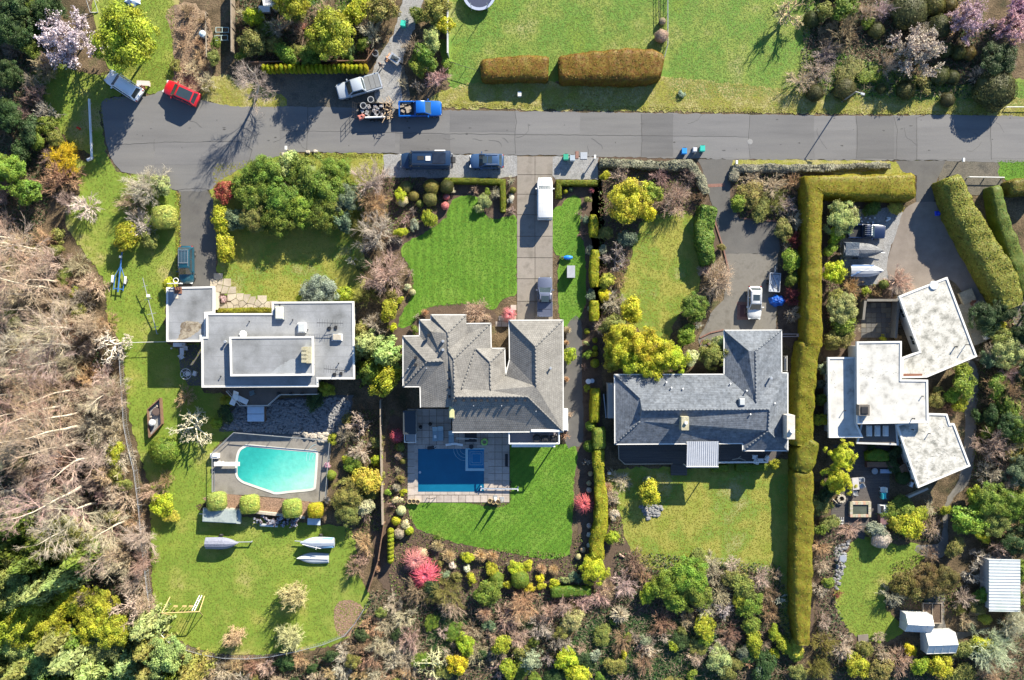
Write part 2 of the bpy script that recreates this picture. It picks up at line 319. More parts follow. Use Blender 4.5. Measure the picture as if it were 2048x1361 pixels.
sheet('asphalt_drive', [(1792, 322), (1892, 322), (1874, 362), (1868, 404), (1832, 404), (1834, 352), (1806, 345)], M_ASPHD, .018, .8, False)
sheet('concrete_drive', [(1832, 404), (1868, 404), (1900, 420), (1935, 460), (1970, 560), (2000, 640), (1960, 650), (1900, 560), (1800, 592), (1778, 560), (1776, 520), (1795, 460), (1806, 425)], M_CONCB, .017, .8)
sheet('gravel_pad', [(1690, 435), (1800, 420), (1793, 465), (1775, 515), (1778, 560), (1692, 562)], M_GRAVEL, .015, 1.5)
sheet('side_path', [(1140, 642), (1162, 642), (1164, 760), (1166, 880), (1148, 892), (1128, 880), (1130, 700)], M_ASPHD, .012, 1)
sheet('garden_path', [(1930, 730), (1955, 740), (1952, 860), (1940, 960), (1900, 1010), (1890, 1110), (1840, 1110), (1832, 1090), (1880, 1085), (1890, 1010), (1920, 950), (1930, 850)], M_CONC, .012, 1.5)
sheet('garden_path', [(1850, 1170), (1888, 1160), (1896, 1260), (1980, 1255), (1900, 1285), (1862, 1290)], M_CONC, .012, 1.5)
sheet('compost_ground', [(335, 20), (390, 10), (425, 60), (420, 160), (390, 185), (350, 170), (345, 90)], mk('compost_litter', [(.10, .075, .05), (.30, .215, .14), (.18, .12, .08), (.22, .19, .15)], .7, .95, .5, 6, .9, bdist=.12), .014, 3)
sheet('pine_needle_path', [(1895, 20), (1915, -20), (1925, 20), (1905, 80), (1870, 90)], mk('needle_litter', [(.35, .22, .12), (.45, .3, .18)], 2, .95, .3, 8, .5), .014, 3)
sheet('flagged_path', [(2020, 560), (2060, 560), (2060, 700), (2035, 690)], M_CONC, .012, 1)

# concrete slabs of the long drive, one by one
slabs = bpy.data.objects.new('concrete_drive', None); COL.objects.link(slabs); slabs['kind'] = 'structure'
SLABM = [mk('slab_' + n, [tuple(x * f for x in c) for c in ((.145, .13, .11), (.22, .195, .17), (.18, .165, .14))], .7, .9, .10, 12, .2, bdist=.02) for n, f in (('a', 1.0), ('b', .88), ('c', 1.1))]
ys = [313, 350, 389, 430, 473, 516, 558, 603, 643]; SM = {}
for i in range(8):
    for j in range(2):
        x0, x1 = (1034.3, 1069.6) if j == 0 else (1070.4, 1105.3)
        a, b = G(x0, ys[i] + .5), G(x1, ys[i + 1] - .5); c = (a + b) / 2
        MB().box((c.x, c.y, -.03 + random.uniform(-.004, .004)), (abs(b.x - a.x), abs(a.y - b.y), .12)).build('slab', SLABM[random.choice((0, 0, 1, 2))], slabs)
def slab_field(name, cells, mats, z=.0, th=.1, rot=0.0):
    root = bpy.data.objects.new(name, None); COL.objects.link(root); root['kind'] = 'structure'
    for (x0, y0, x1, y1) in cells:
        a, b = G(x0 + .35, y0 + .35), G(x1 - .35, y1 - .35); c = (a + b) / 2
        MB().box((c.x, c.y, z + random.uniform(-.004, .004)), (b.x - a.x, a.y - b.y, th)).build('paving_slab', random.choice(mats), root)
    return root
PAVM = [mk('patio_paver_' + n, [tuple(x * f for x in c) for c in ((.28, .235, .205), (.38, .33, .29), (.32, .275, .25))], .7, .85, .12, 9, .2, bdist=.02) for n, f in (('a', 1.0), ('b', .92), ('c', 1.08))]
cells = []
xs = [815 + 14.57 * i for i in range(15)]; yy = [818 + 14.4 * i for i in range(14)]
for i in range(14):
    for j in range(13):
        x0, x1, y0, y1 = xs[i], xs[i + 1], yy[j], yy[j + 1]; cx, cy = (x0 + x1) / 2, (y0 + y1) / 2
        if cx > 905 and cy < 862: continue
        if 829 < cx < 977 and 889 < cy < 990: continue
        cells.append((x0, y0, x1, y1))
slab_field('pool_patio', cells, PAVM, .0)
sheet('patio_base', [(814, 817), (906, 817), (906, 862), (1020, 862), (1020, 1006), (814, 1006)], M_SOIL, .012, 0, False)
slab_field('front_walk', [(985 + 12 * i + 6 * (j % 2), 588 + 11 * j, 985 + 12 * i + 12 + 6 * (j % 2), 588 + 11 * j + 11) for i in range(4) for j in range(6) if 985 + 12 * i + 6 * (j % 2) > 1030 - 9 * j and 985 + 12 * i + 12 + 6 * (j % 2) < 1036], PAVM, .0)
# irregular flagstones of the curved front path
flag = bpy.data.objects.new('flagstone_path', None); COL.objects.link(flag); flag['kind'] = 'structure'
FM = [mk('flagstone_' + n, [tuple(x * f for x in c) for c in ((.31, .265, .20), (.42, .37, .30))], 1.0, .9, .12, 8, .3) for n, f in (('a', 1), ('b', .87), ('c', 1.1))]
pp = smooth_poly([(431, 555), (450, 562), (470, 588), (490, 597), (545, 603), (545, 618), (450, 618), (436, 614), (462, 606), (455, 590), (431, 574)], 5, 0, 1, True)
r = random.Random(5); seeds = [(r.uniform(428, 548), r.uniform(552, 620)) for _ in range(900)]; keep = []
for s in seeds:
    if inside(pp, [s])[0] and all((s[0] - k[0]) ** 2 + (s[1] - k[1]) ** 2 > 90 for k in keep): keep.append(s)
for i, s in enumerate(keep):
    cell = [(s[0] - 9, s[1] - 9), (s[0] + 9, s[1] - 9), (s[0] + 9, s[1] + 9), (s[0] - 9, s[1] + 9)]
    for k in keep:                                    # Voronoi cell by half-plane clipping
        if k is s or abs(k[0] - s[0]) > 20 or abs(k[1] - s[1]) > 20: continue
        mx, my, dx, dy = (s[0] + k[0]) / 2, (s[1] + k[1]) / 2, k[0] - s[0], k[1] - s[1]; l = math.hypot(dx, dy); o_ = .5
        f = lambda p: ((p[0] - mx) * dx + (p[1] - my) * dy) / l + o_
        nc = []
        for a, b in zip(cell, cell[1:] + cell[:1]):
            fa, fb = f(a), f(b)
            if fa <= 0: nc.append(a)
            if (fa < 0) != (fb < 0): t = fa / (fa - fb); nc.append((a[0] + (b[0] - a[0]) * t, a[1] + (b[1] - a[1]) * t))
        cell = nc
        if len(cell) < 3: break
    if len(cell) >= 3:
        MB().prism([tuple(G(*c).xy) for c in cell], -.03, .05 + r.uniform(-.008, .008)).build('flagstone', r.choice(FM), flag)
# brick band and square brick inlay of the third drive
for x0, y0, x1, y1, nm in ((1412, 367, 1450, 375, 'brick_band'),):
    sheet(nm, [(x0, y0 + 2), (x1, y0), (x1, y1 - 1), (x0, y1)], M_BRICKP, .024, .3, False)
inl = sheet('brick_inlay', [(1474, 604), (1512, 604), (1512, 640), (1474, 640)], M_BRICKP, .024, .2, False); sheet('inlay_centre', [(1480, 610), (1506, 610), (1506, 634), (1480, 634)], plain('dark_brick', (.10, .05, .05), .9), .028, .2, False, parent=inl, kind=None); sheet('inlay_ring', [(1488, 616), (1500, 616), (1500, 628), (1488, 628)], M_BRICKP, .032, .2, False, parent=inl, kind=None)
mb = MB()
for pts in ([(1428, 440), (1446, 495), (1458, 545)], [(1480, 437), (1520, 441), (1553, 443)], [(1425, 695), (1405, 680), (1400, 690)], [(1400, 676), (1420, 666), (1447, 660)]):
    for a, b in zip(pts, pts[1:]):
        A, B = G(*a), G(*b); c = (A + B) / 2; mb.box((c.x, c.y, .04), ((B - A).length, .16, .16), math.atan2(B.y - A.y, B.x - A.x))
o = mb.build('brick_kerb', M_BRICKP); o['kind'] = 'structure'
# ------------------------------------------------------------------ houses
def roof_tile_mat(name, c1, c2, mortar, bw, rh, bump, mott):
    m = mk(name, [c1, c2], .5, .85, mott, 2.2, 0, detail=9); N = m.node_tree.nodes; L = m.node_tree.links; b = N['Principled BSDF']
    src = b.inputs['Base Color'].links[0].from_socket
    uv = N.new('ShaderNodeUVMap'); br = N.new('ShaderNodeTexBrick'); L.new(uv.outputs[0], br.inputs['Vector'])
    br.inputs['Scale'].default_value = 1; br.inputs['Brick Width'].default_value = bw; br.inputs['Row Height'].default_value = rh
    br.inputs['Mortar Size'].default_value = rh * .13; br.inputs['Mortar Smooth'].default_value = .6; br.inputs['Color1'].default_value = (.93, .93, .93, 1); br.inputs['Color2'].default_value = (1.06, 1.06, 1.06, 1)
    br.inputs['Mortar'].default_value = (mortar, mortar, mortar, 1); br.inputs['Bias'].default_value = 0
    mx = N.new('ShaderNodeMix'); mx.data_type = 'RGBA'; mx.blend_type = 'MULTIPLY'; mx.inputs[0].default_value = 1
    L.new(src, mx.inputs[6]); L.new(br.outputs['Color'], mx.inputs[7]); L.new(mx.outputs[2], b.inputs['Base Color'])
    bp = N.new('ShaderNodeBump'); bp.inputs['Strength'].default_value = bump; bp.inputs['Distance'].default_value = .06; bp.invert = True
    L.new(br.outputs['Fac'], bp.inputs['Height']); L.new(bp.outputs[0], b.inputs['Normal']); return m
M_TILE = roof_tile_mat('grey_concrete_tile', (.156, .149, .139), (.205, .196, .183), .80, .24, .30, .35, .22)
M_SHING = roof_tile_mat('blue_grey_shingle', (.098, .112, .134), (.15, .165, .188), .8, .9, .22, .4, .40)
M_FLATG = mk('grey_roof_membrane', [(.115, .118, .12), (.19, .197, .205), (.24, .248, .262), (.275, .283, .295)], .3, .75, .10, 7, .2, bdist=.02, detail=9, contrast=.2)
M_FLATW = mk('weathered_white_roof', [(0.160, 0.158, 0.138), (0.288, 0.280, 0.249), (0.432, 0.418, 0.379), (0.480, 0.465, 0.428), (0.496, 0.481, 0.446)], 1.0, .8, .2, 5, .2, contrast=.2, detail=10, bdist=.02)
M_FLATWC = mk('clean_white_roof', [(.25, .245, .225), (.42, .41, .385), (.49, .48, .45), (.51, .50, .47)], .7, .8, .06, 6, .2, contrast=.2, detail=9, bdist=.02)
M_TRIM = plain('white_trim', (.62, .61, .58), .5); M_GUTTER = plain('gutter', (.45, .45, .44), .5)
M_WALLC = mk('cream_wall', [(0.400, 0.368, 0.304), (0.448, 0.416, 0.352)], 1, .85, .05, 20, .1); M_WALLG = mk('grey_siding', [(0.272, 0.272, 0.264), (0.320, 0.320, 0.312)], 1, .85, .05, 20, .1, stretch=(1, 1, 12))
M_WALLW = mk('white_wall', [(0.528, 0.520, 0.496), (0.592, 0.584, 0.560)], 1, .85, .05, 20, .1)
M_GLASS = plain('dark_window_glass', (.03, .045, .055), .06, 0, .8); M_DARK = plain('black_metal', (.02, .02, .022), .5); M_GREY = plain('grey_metal', (.30, .31, .32), .45, .4)
M_WHITE = plain('white_paint', (.66, .66, .65), .45); M_DECK = mk('dark_deck_boards', [(.055, .05, .05), (.10, .09, .085)], 1.2, .85, .3, 10, .3, stretch=(.2, 5, 1)); M_DECKP = mk('pale_deck_boards', [(0.176, 0.160, 0.176), (0.240, 0.216, 0.224)], 1.2, .85, .2, 10, .3, stretch=(.2, 5, 1))
M_BROWND = mk('brown_deck_coating', [(.10, .085, .075), (.15, .125, .11)], .8, .9, .15, 10, .2)
M_STONEC = mk('yellowish_stone', [(0.272, 0.248, 0.160), (0.384, 0.360, 0.264)], 3, .9, .3, 9, .5, coord='obj'); M_GALV = plain('galvanised_steel', (.50, .52, .54), .4, .6)
M_SKYL = plain('skylight_dome', (.42, .44, .44), .25, 0, .6); M_WOOD = mk('weathered_wood', [(.20, .16, .12), (.34, .29, .23)], 2, .9, .25, 9, .4, coord='obj'); M_TIMBER = mk('brown_timber', [(.12, .07, .045), (.20, .12, .08)], 2, .9, .25, 9, .4, coord='obj')
M_SEAM = plain('roof_seam', (.185, .19, .20), .8); M_POLY = plain('polycarbonate_sheet', (.40, .42, .46), .35, 0, .5); M_RUST = plain('rusty_brown', (.18, .08, .05), .8)

def area2(p): return sum(p[i][0] * p[(i + 1) % len(p)][1] - p[(i + 1) % len(p)][0] * p[i][1] for i in range(len(p)))
def inset(p, d):
    p = [Vector(q[:2]) for q in p]
    if area2(p) < 0: p = p[::-1]
    out = []; n = len(p)
    for i in range(n):
        a = (p[i] - p[i - 1]).normalized(); b = (p[(i + 1) % n] - p[i]).normalized()
        na, nb = Vector((-a.y, a.x)), Vector((-b.y, b.x)); m = na + nb
        m = m / max(.3, m.dot(na)) if m.length > 1e-6 else na
        out.append(p[i] + m * d)
    return out
_wm = {}
def windows(root, pts, z0, z1, every=3.2, skip=()):
    if not _wm:
        f = MB()
        for c, d in (((0, .02, .55), (1.3, .09, .09)), ((0, .02, -.55), (1.3, .09, .09)), ((-.61, .02, 0), (.09, .09, 1.01)), ((.61, .02, 0), (.09, .09, 1.01)), ((0, .02, 0), (.05, .07, 1.01))): f.box(c, d)
        _wm['f'] = f.mesh('window_frame', M_TRIM); _wm['p'] = MB().box((0, .0, 0), (1.13, .04, 1.01)).mesh('pane', M_GLASS)
    n = len(pts)
    if z1 - z0 < 2.2: return
    for i in range(n):
        a, b = Vector(pts[i]), Vector(pts[(i + 1) % n]); l = (b - a).length; k = int(l / every)
        if k < 1: continue
        ang = math.atan2(b.y - a.y, b.x - a.x) + math.pi
        for j in range(k):
            c = a + (b - a) * (j + .5) / k; z = z0 + 1.45
            while z + .7 < z1 or z == z0 + 1.45:
                o = link('window', _wm['f'], root, (c.x, c.y, z), ang); link('pane', _wm['p'], o, (0, 0, 0))
                z += 2.6
def house_root(name, label, px, py):
    return thing(name, label, 'house', G(px, py))
def sub(root, o):
    o.parent = root; o.matrix_parent_inverse = Matrix.Translation(-root.location); return o
def wpart(root, name, mb, mat, **k):        # mesh given in world coordinates
    return sub(root, mb.build(name, mat, **k))
def walls(root, ptsz, z0, z1, mat, d=.55):
    p = inset(ptsz, d); wpart(root, 'wall', MB().prism([tuple(q) for q in p], z0, z1), mat)
    n0 = set(bpy.data.objects); windows(None, p, z0, z1)
    for o in [o for o in bpy.data.objects if o not in n0 and o.parent is None]: sub(root, o)
def flat_block(root, px, z, mat, wall, trim=M_TRIM, d=.55, tw=.22, z0=0.0, up=.09):
    P = [G(x, y, z) for x, y in px]; p2 = [tuple(v.xy) for v in P]
    ro = wpart(root, 'roof', MB().prism([tuple(q) for q in inset(p2, .02)], z - .28, z), mat)
    qq = inset(p2, .3); x0, x1 = min(v.x for v in qq), max(v.x for v in qq); y0, y1 = min(v.y for v in qq), max(v.y for v in qq); sm = MB(); y = y0 + .7
    while y < y1:
        xx = x0; run = None
        while xx <= x1 + .2:
            ok = xx <= x1 and inside([tuple(v) for v in qq], [(xx, y)])[0]
            if ok and run is None: run = xx
            if not ok and run is not None: sm.add([(run, y - .022, z + .004), (xx, y - .022, z + .004), (xx, y + .022, z + .004), (run, y + .022, z + .004)], [(0, 1, 2, 3)]); run = None
            xx += .2
        y += 1.35
    so = (wpart if mat is M_FLATG else lambda *a, **k: {})(root, 'membrane_seam', sm, M_SEAM, normals=False); so['kind'] = 'stuff'
    q = inset(p2, 0); qi = inset(p2, tw); n = len(q); t = MB()
    for i in range(n):
        a, b, c, e = q[i], q[(i + 1) % n], qi[(i + 1) % n], qi[i]
        t.add([(*a, z + up), (*b, z + up), (*c, z + up), (*e, z + up)], [(0, 1, 2, 3)])
        t.add([(*a, z - .32), (*b, z - .32), (*b, z + up), (*a, z + up)], [(0, 1, 2, 3)]); t.add([(*c, z - .05), (*e, z - .05), (*e, z + up), (*c, z + up)], [(0, 1, 2, 3)])
    wpart(root, 'fascia', t, trim); walls(root, p2, z0, z - .29, wall, d); return ro
def hip_roof(root, V, F, mat, wall_px, wall, ez, caps=(), capm=None):
    P = {k: G(x, y, z) for k, (x, y, z) in V.items()}; me = bpy.data.meshes.new('roof'); vs = []; fs = []; uvs = []
    edge = {}
    for f in F:
        pts = [P[k] for k in f]; tris = tessellate_polygon([pts])
        nrm = Vector((0, 0, 0))
        for t in tris:
            c = (pts[t[1]] - pts[t[0]]).cross(pts[t[2]] - pts[t[0]]); nrm += c if c.z > 0 else -c
        nrm.normalize(); h = Vector((-nrm.y, nrm.x, 0)); h = h.normalized() if h.length > 1e-4 else Vector((1, 0, 0)); u2 = nrm.cross(h)
        for t in tris:
            t = list(t); c = (pts[t[1]] - pts[t[0]]).cross(pts[t[2]] - pts[t[0]])
            if c.z < 0: t = t[::-1]
            k = len(vs); vs += [pts[i] for i in t]; fs.append((k, k + 1, k + 2)); uvs += [(pts[i].dot(h), pts[i].dot(u2)) for i in t]
        for a, b in zip(f, f[1:] + f[:1]): edge[frozenset((a, b))] = edge.get(frozenset((a, b)), 0) + 1
    me.from_pydata([tuple(v) for v in vs], [], fs); me.materials.append(mat); ul = me.uv_layers.new(name='UVMap'); ul.data.foreach_set('uv', [c for u in uvs for c in u]); me.update()
    ro = sub(root, link('roof', me))
    fa = MB()
    for e, n in edge.items():
        if n == 1:
            a, b = (P[k] for k in e)
            if max(a.z, b.z) > ez + .05: continue
            c = (a + b) / 2; fa.box((c.x, c.y, c.z - .06), ((b - a).length + .06, .12, .18), math.atan2(b.y - a.y, b.x - a.x))
    wpart(root, 'gutter', fa, M_TRIM)
    for a, b in caps:
        cm = MB()
        A, B = P[a] + Vector((0, 0, .03)), P[b] + Vector((0, 0, .03)); l = (B - A).length; k = max(1, int(l / .42))
        for i in range(k):
            cm.tube(A + (B - A) * (i / k), A + (B - A) * ((i + 1.0) / k), .10, .085, 6)
        o = wpart(root, 'ridge_cap', cm, capm or mat, smooth=True); o['kind'] = 'stuff'
    walls(root, [tuple(G(x, y, ez).xy) for x, y in wall_px], 0, ez - .02, wall, .6); return ro
def roof_box(parent, name, x0, y0, x1, y1, z, h, mat, capmat=None, lip=.06):
    a, b = G(x0, y0, z + h), G(x1, y1, z + h); c = (a + b) / 2; w, d = abs(b.x - a.x), abs(a.y - b.y)
    o = wpart(parent, name, MB().box((c.x, c.y, z + h / 2 - .1), (w, d, h + .2)), mat)
    if capmat:
        s = MB().box((c.x, c.y, z + h + .06), (w - 2 * lip, d - 2 * lip, .12), 0, .85).build('glazing' if 'skylight' in name else 'cap', capmat); sub_(o, s)
    return o
def sub_(part, o):
    o.parent = part; return o
def vent(parent, px, py, z, r=.09, h=.35, mat=M_GALV):
    p = G(px, py, z + h); return wpart(parent, 'vent_pipe', MB().tube((p.x, p.y, z - .5), (p.x, p.y, z + h), r, r, 8).tube((p.x, p.y, z + h), (p.x, p.y, z + h + .06), r * 1.6, r * 1.3, 8), mat)
def rail(root, pts, z, h, mat, z0=None, posts=1.5, name='railing', r=.035, infill=None):
    m = MB(); P = [G(x, y, z + h) for x, y in pts]
    for a, b in zip(P, P[1:]):
        m.tube(a, b, r * 1.3, None, 6); n = max(1, int((b - a).length / posts))
        for i in range(n + 1):
            p = a + (b - a) * i / n; m.tube((p.x, p.y, z if z0 is None else z0), p, r, None, 6)
        m.tube(a - Vector((0, 0, h * .9)), b - Vector((0, 0, h * .9)), r, None, 4)
    return wpart(root, name, m, mat) if root else m

# --- house with grey flat roofs on three levels
h1 = house_root('flat_roofed_house', 'large house with stepped grey flat roofs edged in white, beside the turquoise pool', 560, 690)
flat_block(h1, [(333, 575), (429, 573), (429, 627), (412, 628), (412, 674), (403, 674), (403, 684), (333, 684)], 3.45, M_FLATG, M_WALLC)
flat_block(h1, [(412.5, 627), (544, 627), (544, 604), (708, 603), (709.5, 759), (636.5, 759), (636.5, 774.5), (403.5, 775.5), (403, 674), (413, 674)], 4.2, M_FLATG, M_WALLC)
flat_block(h1, [(459, 674), (627, 673), (627.5, 751.5), (461, 753)], 5.0, M_FLATG, M_WALLC, z0=3.9, d=.15)
roof_box(h1, 'skylight', 549.5, 613, 568, 640, 4.2, .45, M_GREY, mk('mossy_skylight', [(.45, .46, .36), (.60, .60, .52)], 2, .5, .1, coord='obj'))
roof_box(h1, 'skylight', 595, 646, 612, 666, 4.2, .4, M_WHITE, M_SKYL); roof_box(h1, 'skylight', 664, 668, 684, 682, 4.2, .35, M_WHITE, M_STONE)
ch = roof_box(h1, 'chimney', 605, 694, 621, 727, 5.0, .75, M_STONEC)
for k in range(4):
    p = G(608, 698.5 + 8 * k, 5.85); s = MB().box((p.x, p.y, 5.80), (.62, .36, .16)).box((p.x, p.y, 5.69), (.4, .25, .2)).build('chimney_cap', M_STONEC); s.parent = ch
vent(h1, 450, 684, 4.2, .13, .5); vent(h1, 486, 669, 4.2, .3, .25, M_WHITE)
for x, y in ((498, 643), (585, 640), (615, 660), (441, 753), (677, 727), (559, 610)): vent(h1, x, y, 4.2, .05, .3, M_DARK)
for (x0, y0, x1, y1) in ((634, 646, 686, 647), (648, 738, 693, 742)):
    A, B = G(x0, y0, 5.3), G(x1, y1, 5.3); mb = MB(); mb.tube(A, B, .035)
    for i in range(11):
        p = A + (B - A) * i / 10; mb.tube(p + Vector((0, -.5 + .02 * i, 0)), p + Vector((0, .5 - .02 * i, 0)), .014, None, 4)
    c = (A + B) / 2; mb.tube((c.x, c.y, 4.2), c + Vector((0, 0, .3)), .04)
    mb.tube(c + Vector((-.5, -.7, -.6)), c + Vector((.6, -.5, -.6)), .03); mb.box((c.x - .3, c.y - .6, 4.28), (.4, .35, .14)); mb.box((c.x + .5, c.y - .5, 4.28), (.3, .4, .14))
    wpart(h1, 'roof_aerial', mb, M_DARK)
stain = mk('mud_stain', [(0.202, 0.166, 0.108), (0.288, 0.252, 0.194), (0.115, 0.086, 0.058), (0.324, 0.310, 0.288)], .9, .9, .2, 6, .2, contrast=.18, detail=8)
wpart(h1, 'leaf_debris', MB().poly([tuple(G(x, y, 3.456)) for x, y in smooth_poly([(362, 650), (372, 643), (392, 644), (404, 650), (398, 662), (384, 672), (372, 678), (352, 683), (360, 668)], 2, 1.2, 8)]), stain, normals=False)
wpart(h1, 'leaf_debris', MB().poly([tuple(G(x, y, 5.006)) for x, y in smooth_poly([(575, 722), (596, 716), (610, 690), (622, 682), (623, 746), (560, 748), (540, 748)], 3, 1.5, 8)]), mk('damp_membrane', [(0.186, 0.192, 0.192), (0.260, 0.273, 0.285), (0.310, 0.322, 0.341)], .5, .7, .1, 8), normals=False)
dk = [(452, 783), (480, 812), (534, 812), (559, 790), (634, 789), (634, 770), (452, 770)]
P = [G(x, y, 1.6) for x, y in dk]; wpart(h1, 'deck', MB().prism([tuple(v.xy) for v in P], 1.3, 1.6), M_BROWND)
wpart(h1, 'deck_posts', (lambda m: [m.tube((v.x, v.y, 0), (v.x, v.y, 1.3), .08) for v in P[:5]] and m)(MB()), M_TRIM)
rail(h1, [(452, 783), (480, 812), (534, 812), (559, 790), (634, 789)], 1.6, .95, M_GUTTER)

# --- hip roofed house in grey concrete tile
E, R = 4.2, 6.1
h2 = house_root('tiled_hip_roof_house', 'sprawling house with pale grey tiled hip roofs above the rectangular blue pool', 965, 750)
V = dict(a=(1018, 641, E), b=(1126, 640.5, E), c=(1126.5, 864, E), d=(905, 865, E), d2=(904, 815, 5.35), e=(841, 815, E), f=(840, 774, E), g=(806, 774, E), h=(806, 672.5, E), i=(839, 672, E), j=(839, 640, E), k=(862, 640, E), k2=(862, 664, E + .75), l=(862, 630, E), m=(932.5, 630, E), n=(933, 669, E + .12), n2=(932.7, 647.5, E), o=(981.5, 647, E), p=(982.5, 697, E), x=(1019, 719, E),
         q=(951, 697, E + .75), r=(1009.5, 697, E), s=(1011, 752, E), r1=(1071, 694, R), r2=(1072, 773, R), r3=(1055, 794, R), r4=(909, 794, R), r5=(907.5, 719, 5.6), r6=(896, 702, 5.35), r7=(896, 667, 5.35), w1=(854, 724, 5.3), w2=(887, 723, 5.3), t1=(980, 725, 5.3), t2=(981, 781, 5.55), u=(923, 779, 5.6), v=(840, 672.3, E))
F = [('a', 'b', 'r1'), ('b', 'c', 'r3', 'r2', 'r1'), ('a', 'r1', 'r2', 'x'), ('d', 'd2', 'r4', 'r3', 'c'), ('x', 'r2', 'r3', 'r4', 'u', 't2', 's'), ('q', 'p', 'r', 't1'), ('r', 's', 't2', 't1'), ('q', 't1', 't2'), ('q', 't2', 'u'),
     ('e', 'f', 'w2', 'i', 'j', 'k2', 'r7', 'r6', 'r5', 'r4', 'd2'), ('h', 'i', 'w2', 'w1'), ('g', 'h', 'w1'), ('f', 'g', 'w1', 'w2'), ('j', 'k', 'k2'), ('l', 'r7', 'k2', 'k'), ('l', 'm', 'r7'), ('m', 'n', 'r6', 'r7'), ('n2', 'o', 'r5', 'r6', 'n'), ('o', 'p', 'q', 'u', 'r4', 'r5')]
hip_roof(h2, V, F, M_TILE, [(1018, 641), (1126, 640.5), (1126.5, 864), (905, 865), (905, 815), (841, 815), (840, 774), (806, 774), (806, 672.5), (839, 672), (839, 640), (862, 640), (862, 630), (932.5, 630), (932.7, 647.5), (981.5, 647), (982.5, 697), (1010, 697), (1011, 725), (1018, 725)], M_WALLC, E,
         [('a', 'r1'), ('b', 'r1'), ('r1', 'r2'), ('r3', 'c'), ('r3', 'r4'), ('r4', 'r5'), ('r5', 'r6'), ('r6', 'r7'), ('r7', 'l'), ('m', 'r7'), ('o', 'r5'), ('h', 'w1'), ('g', 'w1'), ('w1', 'w2'), ('q', 't1'), ('r', 't1'), ('t1', 't2'), ('q', 'u'), ('r4', 'd2'), ('j', 'k2')], mk('ridge_tile', [(.135, .132, .128), (.18, .177, .172)], 3, .85, .2))
gw = MB(); gp = [G(841, 815, E), G(904, 815, 5.35), G(904, 815, E)]; gw.add([p + Vector((0, .25, -.03)) for p in gp], [(0, 1, 2)]); gp = [G(905, 865, E), G(904, 815, 5.35), G(904, 815, E)]; gw.add([p + Vector((.25, 0, -.03)) for p in gp], [(0, 1, 2)]); wpart(h2, 'gable_wall', gw, M_WALLC, normals=False)
roof_box(h2, 'chimney', 897.5, 811, 909, 838, 3.6, 1.6, M_STONEC, mk('mossy_stone', [(.36, .36, .16), (.48, .47, .26)], 3, .9, .2, coord='obj'))
cowl = []
for x in (911, 928, 944, 951, 963, 975, 992, 1006, 1015, 1032, 1050): cowl.append((x, 801, 5.7))
for x, y in ((899, 741), (899, 758), (899, 775), (899, 793), (857, 671), (831, 716), (831, 730)): cowl.append((x, y, 5.1))
for x, y in ((886, 683), (886, 700)): cowl.append((x, y, 5.35))
for x, y, z in cowl:
    p = G(x, y, z); wpart(h2, 'roof_vent', MB().box((p.x, p.y, z), (.34, .34, .42), 0, .8).tube((p.x, p.y, z + .2), (p.x, p.y, z + .36), .14, .16, 6), M_DARK if y not in (683, 700) else M_GALV)
for x, y, z in ((947, 812, 5.2), (1003, 812, 5.2), (1072, 823, 5.0), (816, 738, 4.7), (853, 737, 4.9)): vent(h2, x, y, z, .05, .5)
vent(h2, 1101, 737, 4.7, .11, .95)
sk = wpart(h2, 'eave_flashing', MB().box((*G(1090.5, 861.5, 4.3).xy, 4.33), (3.4, .28, .1)), M_WHITE)
# upper balcony on the garden side
P = [G(x, y, 3.0) for x, y in ((1018, 866), (1118, 866), (1118, 888), (1018, 888))]
wpart(h2, 'balcony', MB().prism([tuple(v.xy) for v in P], 2.75, 3.0), M_DECKP)
rail(h2, [(1018, 862), (1018, 888), (1118, 888), (1118, 862)], 3.0, 1.0, M_WHITE, None, 1.2, r=.07)
wpart(h2, 'balcony_awning', MB().box((*G(1067, 891.5, 2.9).xy, 2.9), (5.3, .38, .08)), M_WHITE)
wpart(h2, 'balcony_posts', (lambda m: [m.tube((*G(x, 887, 2.8).xy, 0), (*G(x, 887, 2.8).xy, 2.75), .09) for x in (1020, 1068, 1116)] and m)(MB()), M_TRIM)

# --- dark shingled hip roofed house
E, R = 3.1, 4.9; RW = 4.6
h3 = house_root('dark_shingle_house', 'long L-shaped house with blue-grey shingle hip roof and dark timber deck', 1400, 790)
V = dict(a=(1448, 661, E), b=(1563, 660.5, E), c=(1563.5, 746, E), d=(1575.5, 746, E), e=(1575.7, 902, E), f=(1485.5, 902, E), g=(1485.5, 887.5, E), h=(1229.7, 889, E), i=(1229, 749.5, E), j=(1448, 749, E), r1=(1497, 702, RW), r2=(1511, 702.5, RW), r2b=(1512, 702, RW), r3=(1512, 806, RW), r4=(1284, 821, R), r5=(1538.7, 819, R), g1=(1280, 797, 4.25), g2=(1280, 843, 4.25), r6=(1536, 862, 4.35), v2=(1514, 868, 3.7))
F = [('a', 'b', 'r2', 'r1'), ('b', 'c', 'r3', 'r2'), ('a', 'r1', 'r2', 'r3', 'j'), ('i', 'j', 'r3', 'r5', 'r4', 'g1'), ('r3', 'c', 'd', 'r5'), ('h', 'g2', 'r4', 'r5', 'r6', 'v2', 'g'), ('i', 'g1', 'g2', 'h'), ('g1', 'r4', 'g2'), ('d', 'e', 'r6', 'r5'), ('f', 'g', 'v2', 'r6'), ('e', 'f', 'r6')]
